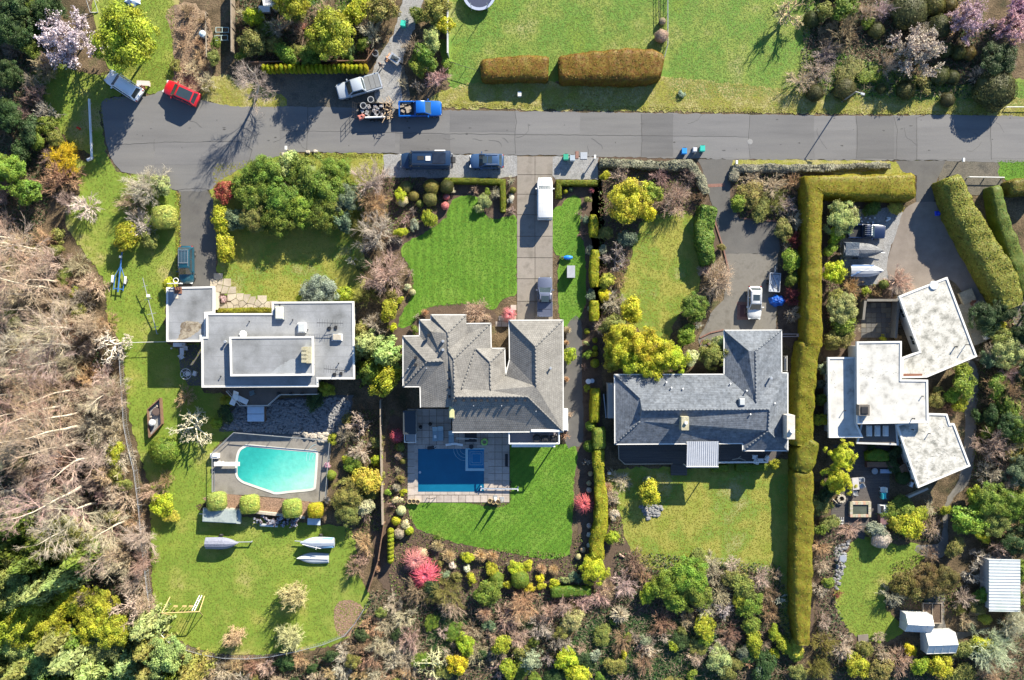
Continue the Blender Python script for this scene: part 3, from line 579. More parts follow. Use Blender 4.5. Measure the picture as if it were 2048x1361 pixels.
hip_roof(h3, V, F, M_SHING, [(1448, 661), (1563, 660.5), (1563.5, 746), (1575.5, 746), (1575.7, 902), (1485.5, 902), (1485.5, 887.5), (1229.7, 889), (1229, 749.5), (1448, 749)], M_WALLG, E,
         [('a', 'r1'), ('b', 'r2'), ('r2', 'r3'), ('r4', 'r5'), ('h', 'g2'), ('i', 'g1'), ('r5', 'r6'), ('f', 'r6'), ('e', 'r6')], mk('ridge_shingle', [(.10, .112, .134), (.15, .165, .185)], 3, .85, .2))
c1 = roof_box(h3, 'chimney', 1363, 834, 1378, 861, 4.3, 1.3, M_STONEC); s = MB().tube((*G(1372, 846, 5.7).xy, 5.5), (*G(1372, 846, 5.7).xy, 5.85), .2, .2, 8).build('flue', M_WHITE); s.parent = c1
c2 = roof_box(h3, 'chimney', 1574, 831, 1590, 879, 2.9, 2.2, mk('pale_masonry', [(.42, .38, .33), (.54, .50, .44)], 3, .9, .2, 9, .4, coord='obj')); s = MB().tube((*G(1584, 862, 5.3).xy, 5.1), (*G(1584, 862, 5.3).xy, 5.45), .27, .27, 10).build('flue', M_WHITE); s.parent = c2
roof_box(h3, 'skylight', 1478, 796.5, 1490.5, 812, 4.75, .14, M_GREY, M_SKYL); vent(h3, 1543, 757, 3.8, .12, .8)
for x, y, z in ((1333, 765, 3.6), (1366, 778, 3.8), (1461, 768, 3.6), (1501, 829, 4.6), (1550, 807, 4.2), (1494, 782, 4.3), (1343, 776, 3.8)): vent(h3, x, y, z, .07, .25, M_WHITE if y < 830 else M_GALV)
P = [G(x, y, .7) for x, y in ((1237, 886), (1580, 886), (1545, 927), (1250, 929), (1238, 918))]
wpart(h3, 'deck', MB().prism([tuple(v.xy) for v in P], .4, .7), M_DECK); wpart(h3, 'deck_step', MB().box((*G(1358, 940, .4).xy, .2), (2.0, 1.4, .4)), M_DECK)
rail(h3, [(1237, 888), (1238, 918), (1250, 929), (1345, 928)], .7, .5, M_WOOD, 0.2, 1.6, r=.05); rail(h3, [(1436, 926), (1535, 925), (1537, 912)], .7, .9, M_WHITE, .3, 1.4, r=.05)
m = MB(); cells = []
for k in range(15):
    a, b = G(1374 + 62 * k / 15 + .2, 883, 3.4), G(1374 + 62 * (k + 1) / 15 - .2, 936, 3.1); m.add([(a.x, a.y, 3.45), (b.x, a.y, 3.45), (b.x, b.y, 3.1), (a.x, b.y, 3.1)], [(3, 2, 1, 0)])
    m.tube((b.x, a.y, 3.47), (b.x, b.y, 3.12), .03, None, 4)
can = wpart(h3, 'canopy', m, M_POLY); m = MB()
for y in (885, 909, 934): m.tube(G(1373, y, 3.2), G(1437, y, 3.2), .05)
for x in (1375, 1435): m.tube((*G(x, 934, 3.1).xy, .5), (*G(x, 934, 3.1).xy, 3.15), .07)
s = m.build('canopy_frame', M_TRIM); s.parent = can
wpart(h3, 'side_lean_to', MB().box((*G(1222, 802, 1.9).xy, .95), (.75, 4.3, 1.9)), M_WALLG)

# --- white flat roofed house in angled blocks
h4 = house_root('white_flat_roof_house', 'white flat-roofed house of angled blocks on the right, moss-streaked roofs', 1790, 780)
flat_block(h4, [(1797, 593), (1894, 554.5), (1954, 713.5), (1853, 755.5), (1802, 757), (1803, 716), (1838, 703)], 3.2, M_FLATW, M_WALLW)
flat_block(h4, [(1655, 715), (1712, 714.5), (1713, 846), (1726, 875.5), (1657.5, 876)], 3.05, M_FLATWC, M_WALLW)
flat_block(h4, [(1792, 849.5), (1840, 838), (1858, 827), (1894, 828), (1900, 848), (1908, 847), (1940.5, 932.5), (1835.6, 976.5)], 3.1, M_FLATW, M_WALLW)
flat_block(h4, [(1713, 683.5), (1803, 682.5), (1802.5, 759.5), (1855.5, 760), (1856.5, 846), (1714.5, 848.5)], 4.1, M_FLATWC, M_WALLW)
P = [(1722, 845), (1793, 845), (1797, 891), (1712, 888)]; flat_block(h4, P, 2.7, mk('brown_roof_felt', [(0.088, 0.076, 0.068), (0.128, 0.112, 0.100)], 1, .9, .1), M_WALLW, M_GUTTER)
for x in (1739, 1755.5, 1772): roof_box(h4, 'skylight', x - 5, 852, x + 5, 873, 2.7, .3, M_WHITE, M_SKYL)
roof_box(h4, 'chimney', 1718, 810, 1739.5, 832, 4.1, .7, mk('dark_brick_chimney', [(.10, .09, .08), (.17, .15, .13)], 4, .9, .25, 12, .4, coord='obj'), M_DARK, .2)
for x, y, z, r_, h in ((1914, 694, 3.2, .07, .5), (1939, 690, 3.2, .05, .9), (1691, 822, 3.05, .05, .5), (1829, 838, 4.1, .06, .6), (1846, 793, 4.1, .05, .3), (1827, 860, 3.1, .06, .5), (1860, 868, 3.1, .05, .4)): vent(h4, x, y, z, r_, h, M_DARK)
p = G(1868, 571, 3.3); wpart(h4, 'roof_dish', MB().tube((p.x, p.y, 3.2), (p.x, p.y, 3.35), .55, .5, 12), M_WHITE)
wpart(h4, 'roof_board', MB().box((*G(1823, 752, 3.25).xy, 3.24), (2.6, .5, .07)), M_RUST)
# moss streaks flat on the white roofs: blotches of their own shape
moss = mk('black_moss_blotch', [(.14, .14, .125), (.26, .26, .235), (.42, .42, .39)], 1.2, .95, .3, 8)
r = random.Random(12); mm = MB()
def blotches(n, poly, z, ang, smin=2, smax=8):
    for _ in range(n):
        x = r.uniform(min(p[0] for p in poly), max(p[0] for p in poly)); y = r.uniform(min(p[1] for p in poly), max(p[1] for p in poly))
        if not inside(poly, [(x, y)])[0]: continue
        L_, W_ = r.uniform(smin, smax) * .55, r.uniform(.25, .7); a = math.radians(ang + r.uniform(-30, 30)); pts = []
        for k in range(9):
            t = 2 * math.pi * k / 9; u, v_ = L_ * math.cos(t) * r.uniform(.5, 1.2), W_ * math.sin(t) * r.uniform(.4, 1.5); pts.append(tuple(G(x + u * math.cos(a) - v_ * math.sin(a), y + u * math.sin(a) + v_ * math.cos(a), z)))
        mm.poly(pts)
blotches(260, [(1802, 596), (1890, 560), (1945, 708), (1850, 750), (1806, 750), (1843, 706)], 3.206, -30, 1, 6); blotches(140, [(1860, 640), (1915, 625), (1945, 700), (1880, 735)], 3.206, -40, 1.5, 6); blotches(300, [(1798, 850), (1900, 850), (1935, 930), (1838, 970)], 3.106, 15, 2, 11); blotches(40, [(1718, 690), (1798, 688), (1798, 755), (1718, 755)], 4.106, 0, 1, 4); blotches(40, [(1718, 738), (1800, 738), (1800, 758), (1716, 758)], 4.106, 0, 1.5, 6); blotches(25, [(1720, 765), (1850, 765), (1850, 835), (1720, 800)], 4.106, -50, 1, 5); blotches(25, [(1860, 829), (1892, 830), (1900, 850), (1850, 850)], 3.106, -20, 1, 4); blotches(16, [(1660, 740), (1672, 740), (1672, 790), (1660, 790)], 3.056, 80, 1, 4)
o = wpart(h4, 'roof_moss', mm, moss, normals=False); o['kind'] = 'stuff'

# corner of a house reaching in at the top edge
h5 = house_root('edge_house', 'grey-roofed house just showing its corner at the top edge of the photo', 540, -20)
flat_block(h5, [(515, -60), (553, -60), (553, 11), (527, 12)], 3.6, plain('slate_grey_roof', (.24, .25, .28), .8), M_WALLW)
wpart(h5, 'porch_step', MB().box((*G(531, 22).xy, .3), (1.4, .8, .6)), M_WHITE)
# ------------------------------------------------------------------ vegetation: prototypes (shared meshes), each placed copy is its own object
def quads(c, n, size, rng, asp=.6, jit=.6, cup=0.0):
    m = len(c); n = n + rng.normal(0, jit, (m, 3)); n /= np.linalg.norm(n, axis=1, keepdims=True) + 1e-9
    t = np.cross(n, rng.normal(0, 1, (m, 3))); t /= np.linalg.norm(t, axis=1, keepdims=True) + 1e-9; v = np.cross(n, t)
    s = (size * rng.uniform(.6, 1.35, m))[:, None]
    V = np.stack([c - t * s, c + v * s * asp, c + t * s, c - v * s * asp], 1).reshape(-1, 3)
    return V, np.arange(4 * m).reshape(-1, 4)
def cat(*parts):
    Vs, Fs, Ts, k = [], [], [], 0
    for V, F, T in parts: Vs.append(V); Fs.append(F + k); Ts.append(T); k += len(V)
    return np.concatenate(Vs), np.concatenate(Fs), np.concatenate(Ts)
def ball(n, rng):
    i = np.arange(n) + .5; ph = np.arccos(1 - 2 * i / n); th = math.pi * (1 + 5 ** .5) * i
    d = np.stack([np.cos(th) * np.sin(ph), np.sin(th) * np.sin(ph), np.cos(ph)], 1); return d
def core(rx, rz, cz, rng, nu=14, nv=8, amp=.12):
    V = []; F = []
    for j in range(nv):
        a = -math.pi / 2 + math.pi * j / (nv - 1)
        for i in range(nu):
            t = 2 * math.pi * i / nu; k = 1 + rng.uniform(-amp, amp); V.append((rx * k * math.cos(a) * math.cos(t), rx * k * math.cos(a) * math.sin(t), cz + rz * k * math.sin(a)))
    for j in range(nv - 1):
        for i in range(nu): F.append((j * nu + i, j * nu + (i + 1) % nu, (j + 1) * nu + (i + 1) % nu, (j + 1) * nu + i))
    return np.array(V), np.array(F), rng.uniform(.2, .6, len(V))
def leafy(name, nleaf, k, size, seed, flat=.5, cr=(.26, .42), spread=.62, jit=.55, low=-.25):
    rng = np.random.default_rng(seed); parts = []
    d = rng.normal(0, 1, (k, 3)); d[:, 2] = np.abs(d[:, 2]) + low * rng.uniform(0, 1, k); d /= np.linalg.norm(d, axis=1, keepdims=True)
    cc = d * spread * rng.uniform(.55, 1.28, (k, 1)); rr = rng.uniform(*cr, k); ct = rng.uniform(-.22, .22, k)
    per = np.maximum(8, (nleaf * rr ** 2 / (rr ** 2).sum())).astype(int)
    for i in range(k):
        s = rng.normal(0, 1, (per[i] * 2, 3)); s /= np.linalg.norm(s, axis=1, keepdims=True)
        s = s[(s * d[i]).sum(1) > -.25][:per[i]]; rad = rr[i] * rng.uniform(.45, 1.2, (len(s), 1)) * (1 + .25 * rng.normal(0, 1, (len(s), 1)) * (rng.uniform(0, 1, (len(s), 1)) > .8))
        p = cc[i] + s * rad; nn = s * .8 + d[i] * .3 + np.array([0, 0, .35]); V, F = quads(p, nn, size, rng, .62, jit)
        parts.append((V, F, np.repeat(np.clip(rng.normal(.5 + ct[i], .17, len(s)), 0, 1), 4)))
    parts.append(core(.5, .5, -.1, rng)); V, F, T = cat(*parts)
    V[:, 2] = V[:, 2] * flat + (1 - flat); V[:, 2] = np.maximum(V[:, 2], .02); return np_mesh(name, V, F, LEAF, T)
def clipped(name, n, size, seed, box=0.0, lump=.05, jit=.35):
    rng = np.random.default_rng(seed); d = ball(n, rng); d = d[d[:, 2] > -.55]
    def shape(d):
        if box: q = (np.abs(d) ** box).sum(1, keepdims=True) ** (1 / box); d = d / q
        p = d * np.array([1, 1, .5]); p[:, 2] = np.maximum(p[:, 2] + .5, .01); return p
    f = 1 + lump * np.sin(d[:, 0] * 5.1 + seed) * np.cos(d[:, 1] * 4.3 + seed * 2) + rng.normal(0, .018, len(d)); p = shape(d) * np.stack([f, f, np.ones_like(f)], 1)
    V, F = quads(p, d + np.array([0, 0, .1]), size, rng, .7, jit); V[:, 2] = np.maximum(V[:, 2], .01)
    c = core(1, 1, 0, rng, 18, 10, .0); cv = shape(c[0] / np.linalg.norm(c[0], axis=1, keepdims=True)) * .965
    X = cat((V, F, np.repeat(np.clip(rng.normal(.5, .17, len(p)), 0, 1), 4)), (cv, c[1], c[2])); return np_mesh(name, X[0], X[1], LEAF, X[2])
def prisms(segs, rng, fine=None):
    """3-sided tapered twigs from (p, q, r1, r2)"""
    P = np.array([s[0] for s in segs], float); Q = np.array([s[1] for s in segs], float); r1 = np.array([s[2] for s in segs])[:, None]; r2 = np.array([s[3] for s in segs])[:, None]
    d = Q - P; d /= np.linalg.norm(d, axis=1, keepdims=True) + 1e-9; a = np.cross(d, rng.normal(0, 1, d.shape)); a /= np.linalg.norm(a, axis=1, keepdims=True) + 1e-9; b = np.cross(d, a)
    vs = []
    for c, r in ((P, r1), (Q, r2)):
        for t in (0, 2.094, 4.189): vs.append(c + (a * math.cos(t) + b * math.sin(t)) * r)
    V = np.stack(vs, 1).reshape(-1, 3); k = (np.arange(len(segs)) * 6)[:, None]
    F = np.concatenate([k + np.array([[0, 1, 4, 3]]), k + np.array([[1, 2, 5, 4]]), k + np.array([[2, 0, 3, 5]])])
    return V, F, np.repeat(np.clip(rng.normal(.5, .2, len(segs)), 0, 1), 6)
def unit(v): return v / (np.linalg.norm(v) + 1e-9)
def grow(segs, p, d, L, r, lev, rng, kids, wob, up, shr, ang):
    n = 2 if lev < len(kids) else 1; pts = [p]
    for i in range(n):
        d = unit(d + rng.normal(0, wob, 3) + np.array([0, 0, up])); q = pts[-1] + d * L / n
        segs.append((pts[-1], q, r * (1 - .45 * i / n), r * (1 - .45 * (i + 1) / n))); pts.append(q)
    if lev < len(kids):
        for j in range(kids[lev]):
            t = rng.uniform(.35, 1.0); k = min(int(t * n), n - 1); b = pts[k] + (pts[k + 1] - pts[k]) * (t * n - k)
            nd = unit(d + rng.normal(0, ang, 3)); grow(segs, b, nd, L * shr * rng.uniform(.7, 1.25), r * .55, lev + 1, rng, kids, wob, up, shr, ang)
def twiggy(name, stems, kids, seed, r0=.022, wob=.14, up=.03, shr=.55, ang=.42, spread=1.0, zs=1.0, base=.12):
    rng = np.random.default_rng(seed); segs = []
    for i in range(stems):
        t = 2 * math.pi * (i + rng.uniform(0, 1)) / stems; el = rng.uniform(.15, 1.45); d = np.array([math.cos(t) * math.cos(el) * spread, math.sin(t) * math.cos(el) * spread, math.sin(el) * zs])
        p = np.array([math.cos(t) * base * rng.uniform(0, 1), math.sin(t) * base * rng.uniform(0, 1), 0.0]); grow(segs, p, unit(d), .62 * rng.uniform(.8, 1.15), r0, 0, rng, kids, wob, up, shr, ang)
    V, F, T = prisms(segs, rng); V[:, 2] = np.maximum(V[:, 2], .0); s = np.percentile(np.hypot(V[:, 0], V[:, 1]), 98); V[:, :2] /= s; V[:, 2] /= np.percentile(V[:, 2], 99.5)
    return np_mesh(name, V, F, TWIG, T)
def weeping(name, n, seed):
    rng = np.random.default_rng(seed); segs = []
    for i in range(n):
        t = rng.uniform(0, 2 * math.pi); R = rng.uniform(.45, 1.05); p = np.array([0, 0, .62]) + rng.normal(0, .05, 3); last = p
        for k in range(1, 6):
            u = k / 5; a = t + rng.normal(0, .10) * u; z = .62 + .38 * math.sin(min(1, u * 1.7) * math.pi * .5) - (u ** 2.2) * rng.uniform(.45, .85); q = np.array([math.cos(a) * R * u, math.sin(a) * R * u, max(.02, z)])
            segs.append((last, q, .016 * (1.15 - u * .6), .016 * (1.0 - u * .6))); last = q
    segs.append((np.array([0, 0, 0.]), np.array([0, 0, .65]), .07, .05)); V, F, T = prisms(segs, rng); return np_mesh(name, V, F, TWIG, T)
def tuft(name, n, seed):
    rng = np.random.default_rng(seed); segs = []
    for i in range(n):
        t = rng.uniform(0, 2 * math.pi); R = rng.uniform(.1, 1.0); b = np.array([math.cos(t), math.sin(t), 0]); h = 1 - .45 * R ** 2
        p = b * .12 * R; m = b * R * .55 + np.array([0, 0, h * .75]); q = b * R * rng.uniform(.9, 1.1) + np.array([0, 0, h * rng.uniform(.8, 1.0)]) + rng.normal(0, .05, 3); segs += [(p, m, .03, .026), (m, q, .026, .012)]
    V, F, T = prisms(segs, rng); V[:, 2] = np.maximum(V[:, 2], 0); return np_mesh(name, V, F, TWIG, T)
def blossom(name, seed, n=11000, size=.016):
    rng = np.random.default_rng(seed); segs = []
    for i in range(11):
        t = 2 * math.pi * (i + rng.uniform(0, 1)) / 11; el = rng.uniform(.3, 1.4); grow(segs, np.array([0, 0, .16]), unit(np.array([math.cos(t) * math.cos(el), math.sin(t) * math.cos(el), math.sin(el)])), .52, .022, 0, rng, (7, 6), .15, .06, .5, .5)
    V, F, T = prisms(segs, rng); E = np.array([s[0] + (s[1] - s[0]) * rng.uniform(.2, 1.1) for s in segs for _ in range(max(1, n // len(segs)))]); E = E + rng.normal(0, .02, E.shape)
    V2, F2 = quads(E, np.tile([0, 0, .6], (len(E), 1)), size, rng, .8, .9); s = np.percentile(np.hypot(V[:, 0], V[:, 1]), 98); z = np.percentile(V[:, 2], 99.5)
    for A in (V, V2): A[:, :2] /= s; A[:, 2] = np.maximum(A[:, 2], .05) / z
    return np_mesh(name + '_limbs', V, F, TWIG, T), np_mesh(name + '_bloom', V2, F2, LEAF, np.repeat(np.clip(rng.normal(.5, .2, len(E)), 0, 1), 4))
def conifer(name, seed, levels=13, droop=.35, dens=9, wide=1.0):
    rng = np.random.default_rng(seed); P = []; N = []
    for k in range(levels):
        z = .12 + .86 * k / (levels - 1); R = (1 - (k / levels) ** 1.15) * wide; nb = int(10 - 4 * k / levels)
        for b in range(nb):
            t = 2 * math.pi * (b + rng.uniform(-.25, .25)) / nb + k * .7; Rb = R * rng.uniform(.75, 1.12); m = max(3, int(dens * Rb) + 2)
            for j in range(m):
                u = (j + .6) / m; w_ = (1 - u) * .22 * Rb + .03
                for s in (-1, 0, 1):
                    x, y = Rb * u, s * w_ * rng.uniform(.6, 1.2); c = np.array([x * math.cos(t) - y * math.sin(t), x * math.sin(t) + y * math.cos(t), z - droop * Rb * u * u * .5 + rng.normal(0, .01)]); P.append(c); N.append((math.cos(t) * .5, math.sin(t) * .5, .8))
    P = np.array(P); V, F = quads(P, np.array(N), .075, rng, .42, .35); V[:, 2] = np.clip(V[:, 2], .01, None)
    return np_mesh(name, V, F, LEAF, np.repeat(np.clip(rng.normal(.5, .18, len(P)), 0, 1), 4))
def tall_bare(seed, Ht, limb0=.3, nl=17, lean=.05, kids=(6, 6, 4)):
    rng = np.random.default_rng(seed); tr = []; p = np.zeros(3); d = unit(np.array([rng.normal(0, lean), rng.normal(0, lean), 1.0])); n = 9; pts = [p]; r0 = .0155 * Ht
    for i in range(n):
        d = unit(d + rng.normal(0, .10, 3) + np.array([0, 0, .12])); q = pts[-1] + d * Ht / n; tr.append((pts[-1], q, r0 * (1 - .85 * i / n), r0 * (1 - .85 * (i + 1) / n))); pts.append(q)
    br = []
    for j in range(nl):
        t = limb0 + (1 - limb0) * (j + rng.uniform(0, 1)) / nl; k = min(int(t * n), n - 1); b = pts[k] + (pts[k + 1] - pts[k]) * (t * n - k); a = rng.uniform(0, 2 * math.pi); el = rng.uniform(.35, 1.1)
        grow(br, b, np.array([math.cos(a) * math.cos(el), math.sin(a) * math.cos(el), math.sin(el)]), Ht * .26 * (1.25 - t * .75), r0 * .33 * (1.15 - t), 0, rng, kids, .09, .05, .52, .4)
    V, F, T = prisms(br, rng); m = MB()
    for a, b, r1, r2 in tr: m.tube(a, b, r1, r2, 7, False)
    return m.mesh('trunk', PALEBARK, True), np_mesh('branches', V, F, TWIG, T)
def gnarled(seed, kids=(5, 5, 4)):
    rng = np.random.default_rng(seed); segs = []
    for i in range(7):
        t = 2 * math.pi * (i + rng.uniform(0, .8)) / 7; el = rng.uniform(.15, .8); grow(segs, np.array([0, 0, .2]), unit(np.array([math.cos(t) * math.cos(el), math.sin(t) * math.cos(el), math.sin(el)])), .58, .036, 0, rng, kids, .38, .03, .52, .75)
    segs.append((np.zeros(3), np.array([0, 0, .25]), .06, .05)); V, F, T = prisms(segs, rng); V[:, :2] /= np.percentile(np.hypot(V[:, 0], V[:, 1]), 98); V[:, 2] = np.maximum(V[:, 2], 0) / np.percentile(V[:, 2], 99.5); return np_mesh('gnarled_limbs', V, F, TWIG, T)

PR = {
 'leafS': [leafy('small_shrub_foliage', 1000, 12, .095, s) for s in (1, 2, 3)], 'leafM': [leafy('shrub_foliage', 3400, 26, .056, s, cr=(.16, .34)) for s in (4, 5, 6)],
 'leafL': [leafy('crown_foliage', 11000, 64, .033, s, .45, (.11, .26), .76) for s in (7, 8, 9)], 'cloud': [leafy('cloud_foliage', 9000, 48, .032, 10, .45, (.13, .2), .8, .4)],
 'ball': [clipped('clipped_foliage', 700, .085, s) for s in (11, 12)], 'ballL': [clipped('clipped_foliage', 2600, .042, s, 0, .07) for s in (13, 14)], 'cube': [clipped('clipped_foliage', 1900, .052, 15, 4.5, .02)], 'topi': [clipped('clipped_foliage', 1600, .05, s, 0, .13, .3) for s in (16, 17, 18)],
 'twigS': [twiggy('bare_twigs', 12, (6, 5), s, .03) for s in (21, 22, 23)], 'twigM': [twiggy('bare_twigs', 18, (8, 7), s, .02) for s in (24, 25, 26)], 'twigL': [twiggy('bare_twigs', 20, (8, 7, 3), s, .016) for s in (27, 28, 29)],
 'weep': [weeping('weeping_twigs', 330, 31), weeping('weeping_twigs', 360, 32)], 'tuft': [tuft('grass_blades', 420, 33), tuft('grass_blades', 380, 34)], 'blossom': [blossom('blossom', 35), blossom('blossom', 36)],
 'fir': [conifer('needle_boughs', s, 13, .35, 11) for s in (37, 38)], 'spruce': [conifer('needle_boughs', 39, 9, .15, 7)], 'tall': [tall_bare(41, 13), tall_bare(42, 15, .35), tall_bare(43, 12, .25), tall_bare(44, 14, .4, 11)], 'gnarl': [gnarled(45), gnarled(46)],
 'purple': [tall_bare(47, 7, .12, 26, .03, (7, 7, 5)), ], 'pale': [twiggy('dense_pale_twigs', 30, (8, 6, 2), s, .022, .3, .0, .5, .8) for s in (48, 49)],
}
TRUNK = MB().tube((0, 0, 0), (0, 0, 1), 1.0, .6, 7).mesh('trunk', BARK)
NAMES = {'leafS': ('leafy_shrub', 'leafy shrub', 'shrub'), 'leafM': ('leafy_shrub', 'leafy bush', 'shrub'), 'leafL': ('leafy_tree', 'full leafy tree', 'tree'), 'cloud': ('knobbly_tree', 'knobbly-crowned tree', 'tree'), 'ball': ('clipped_shrub', 'clipped ball shrub', 'shrub'), 'ballL': ('rounded_shrub', 'rounded dense shrub', 'shrub'), 'cube': ('cube_shrub', 'cube-clipped shrub', 'shrub'), 'topi': ('topiary', 'clipped topiary mound', 'shrub'),
 'twigS': ('bare_shrub', 'leafless bush', 'shrub'), 'twigM': ('bare_shrub', 'twiggy leafless shrub', 'shrub'), 'twigL': ('bare_tree', 'twiggy bare small tree', 'tree'), 'weep': ('weeping_shrub', 'weeping dome shrub', 'shrub'), 'tuft': ('ornamental_grass', 'dry ornamental grass tuft', 'grass clump'), 'blossom': ('blossom_tree', 'blossoming tree', 'tree'), 'fir': ('fir_tree', 'star-shaped conifer', 'conifer'), 'spruce': ('spruce_tree', 'starry young conifer', 'conifer'), 'tall': ('tall_bare_tree', 'tall bare tree', 'tree'), 'gnarl': ('gnarled_tree', 'gnarled bare tree', 'tree'), 'purple': ('bare_spreading_tree', 'spreading bare tree', 'tree'), 'pale': ('pruned_tree', 'pruned round bare tree', 'tree')}
CLR = {'lime': ((0.39, 0.41, 0.03), 'yellow-green'), 'lime2': ((0.29, 0.33, 0.03), 'lime green'), 'yel': ((0.46, 0.42, 0.06), 'golden yellow'), 'gold': ((0.5, 0.46, 0.025), 'bright yellow'), 'grn': ((0.14, 0.2, 0.03), 'mid green'), 'brt': ((0.19, 0.27, 0.035), 'bright green'), 'dk': ((0.05, 0.085, 0.028), 'dark green'), 'blu': ((0.135, 0.18, 0.105), 'blue-green'), 'olv': ((0.21, 0.21, 0.055), 'olive green'), 'pal': ((.33, .36, .13), 'pale green'), 'sil': ((.25, .30, .20), 'silvery green'),
 'dkolv': ((.075, .082, .028), 'dark olive'), 'brolv': ((.14, .115, .035), 'brown-olive'), 'tan': ((0.46, 0.355, 0.25), 'tan'), 'pale': ((0.54, 0.46, 0.345), 'pale straw'), 'gry': ((0.42, 0.35, 0.28), 'grey-brown'), 'brn': ((0.305, 0.207, 0.134), 'brown'), 'rust': ((0.42, 0.28, 0.16), 'rust brown'), 'ora': ((0.5, 0.34, 0.2), 'orange-tan'), 'pnk': ((0.5, 0.385, 0.305), 'pinkish brown'), 'pgr': ((0.5, 0.405, 0.34), 'pinkish grey'), 'plum': ((.44, .31, .30), 'mauve-brown'), 'pur': ((0.32, 0.24, 0.2), 'purplish brown'), 'red': ((.52, .06, .09), 'crimson'), 'sal': ((0.6, 0.23, 0.23), 'salmon'), 'rbr': ((.28, .07, .045), 'reddish brown'), 'mar': ((0.268, 0.073, 0.073), 'maroon'), 'wht': ((.62, .58, .50), 'whitish'), 'lich': ((0.561, 0.561, 0.390), 'lichen-grey'), 'bls': ((0.66, 0.53, 0.54), 'whitish pink'), 'pbl': ((.56, .36, .42), 'pink'), 'ever': ((0.25, 0.33, 0.105), 'fresh green'), 'pkr': ((.60, .12, .15), 'pinkish red'), 'fors': ((.66, .44, .025), 'golden yellow'), 'lpg': ((.36, .43, .09), 'pale lime'), 'straw': ((.50, .44, .22), 'straw yellow'), 'crm': ((.55, .50, .30), 'cream')}
LM = [((246, 170), 'silver minivan'), ((362, 186), 'red car'), ((717, 172), 'silver pickup'), ((839, 218), 'blue pickup'), ((753, 226), 'loaded trailer'), ((850, 320), 'dark camper van'), ((973, 322), 'parked navy SUV'), ((1090, 397), 'white van'), ((1090, 594), 'grey pickup'), ((370, 530), 'teal SUV'), ((1510, 606), 'white SUV'), ((1554, 601), 'blue tarp'), ((1735, 462), 'dark jeep truck'), ((1722, 504), 'tarped boat'), ((1728, 542), 'covered dinghy'), ((243, 548), 'blue boat trailer'), ((452, 1083), 'grey covered boat'), ((628, 1115), 'upturned white boat'), ((550, 938), 'turquoise pool'), ((900, 940), 'rectangular blue pool'), ((375, 1212), 'swing set'), ((694, 1235), 'red bark bed'), ((312, 830), 'diamond planter'), ((187, 262), 'white road barrier'), ((380, 630), 'flat-roofed garage'), ((620, 690), 'stepped grey roof'), ((930, 720), 'tiled hip roof'), ((1075, 690), 'tiled garage wing'), ((1400, 830), 'dark shingle roof'), ((1510, 720), 'shingle garage wing'), ((1405, 908), 'glazed canopy'), ((1690, 790), 'low white roof block'), ((1780, 760), 'tall white roof block'), ((1870, 660), 'angled white roof block'), ((1865, 900), 'lower white roof block'), ((1718, 1018), 'brick-edged pond'), ((1988, 1160), 'corrugated shed'), ((1825, 1242), 'smaller greenhouse'), ((1868, 1283), 'larger greenhouse'), ((1700, 200), 'lamp post'), ((1028, 138), 'small brown hedge'), ((1222, 133), 'large brown hedge'), ((960, 0), 'trampoline'), ((1720, 375), 'tall corner hedge'), ((1608, 1120), 'long tapering hedge'), ((1960, 500), 'broad sloping hedge'), ((1195, 1010), 'wavy lime hedge'), ((517, 828), 'hot tub'), ((1132, 316), 'green roadside bin'), ((1385, 302), 'three road bins'), ((630, 140), 'row of small cypresses'), ((900, 60), 'leaning grey fence'), ((466, 60), 'grey garden fence'), ((920, 520), 'striped lawn'), ((1080, 1010), 'bright back lawn'), ((1420, 1040), 'olive back lawn'), ((1130, 450), 'narrow lawn strip'), ((763, 133), 'standing person'), ((945, 362), 'L-shaped box hedge'), ((430, 1030), 'tarp-covered flat trailer'), ((550, 1040), 'scrap heap'), ((1740, 640), 'walled courtyard'), ((570, 1318), 'curved wire fence'), ((240, 800), 'left wire fence')]
LMP = np.array([p for p, _ in LM], float)
def where(px, py):
    d = np.hypot(LMP[:, 0] - px, LMP[:, 1] - py); out = []
    for i in np.argsort(d)[:9]:
        dx, dy = px - LMP[i, 0], py - LMP[i, 1]; a = abs(dx); b = abs(dy)
        rel = 'right beside' if d[i] < 34 else ''
        if not rel:
            h = 'right' if dx > 0 else 'left'; v = 'below' if dy > 0 else 'above'; far = 'just ' if d[i] < 70 else ('well ' if d[i] > 170 else '')
            rel = far + (f'{v} and {h} of' if min(a, b) > .45 * max(a, b) else (f'{h} of' if a > b else v))
        out.append(f'{rel} the {LM[i][1]}')
    return out
PLACED = []
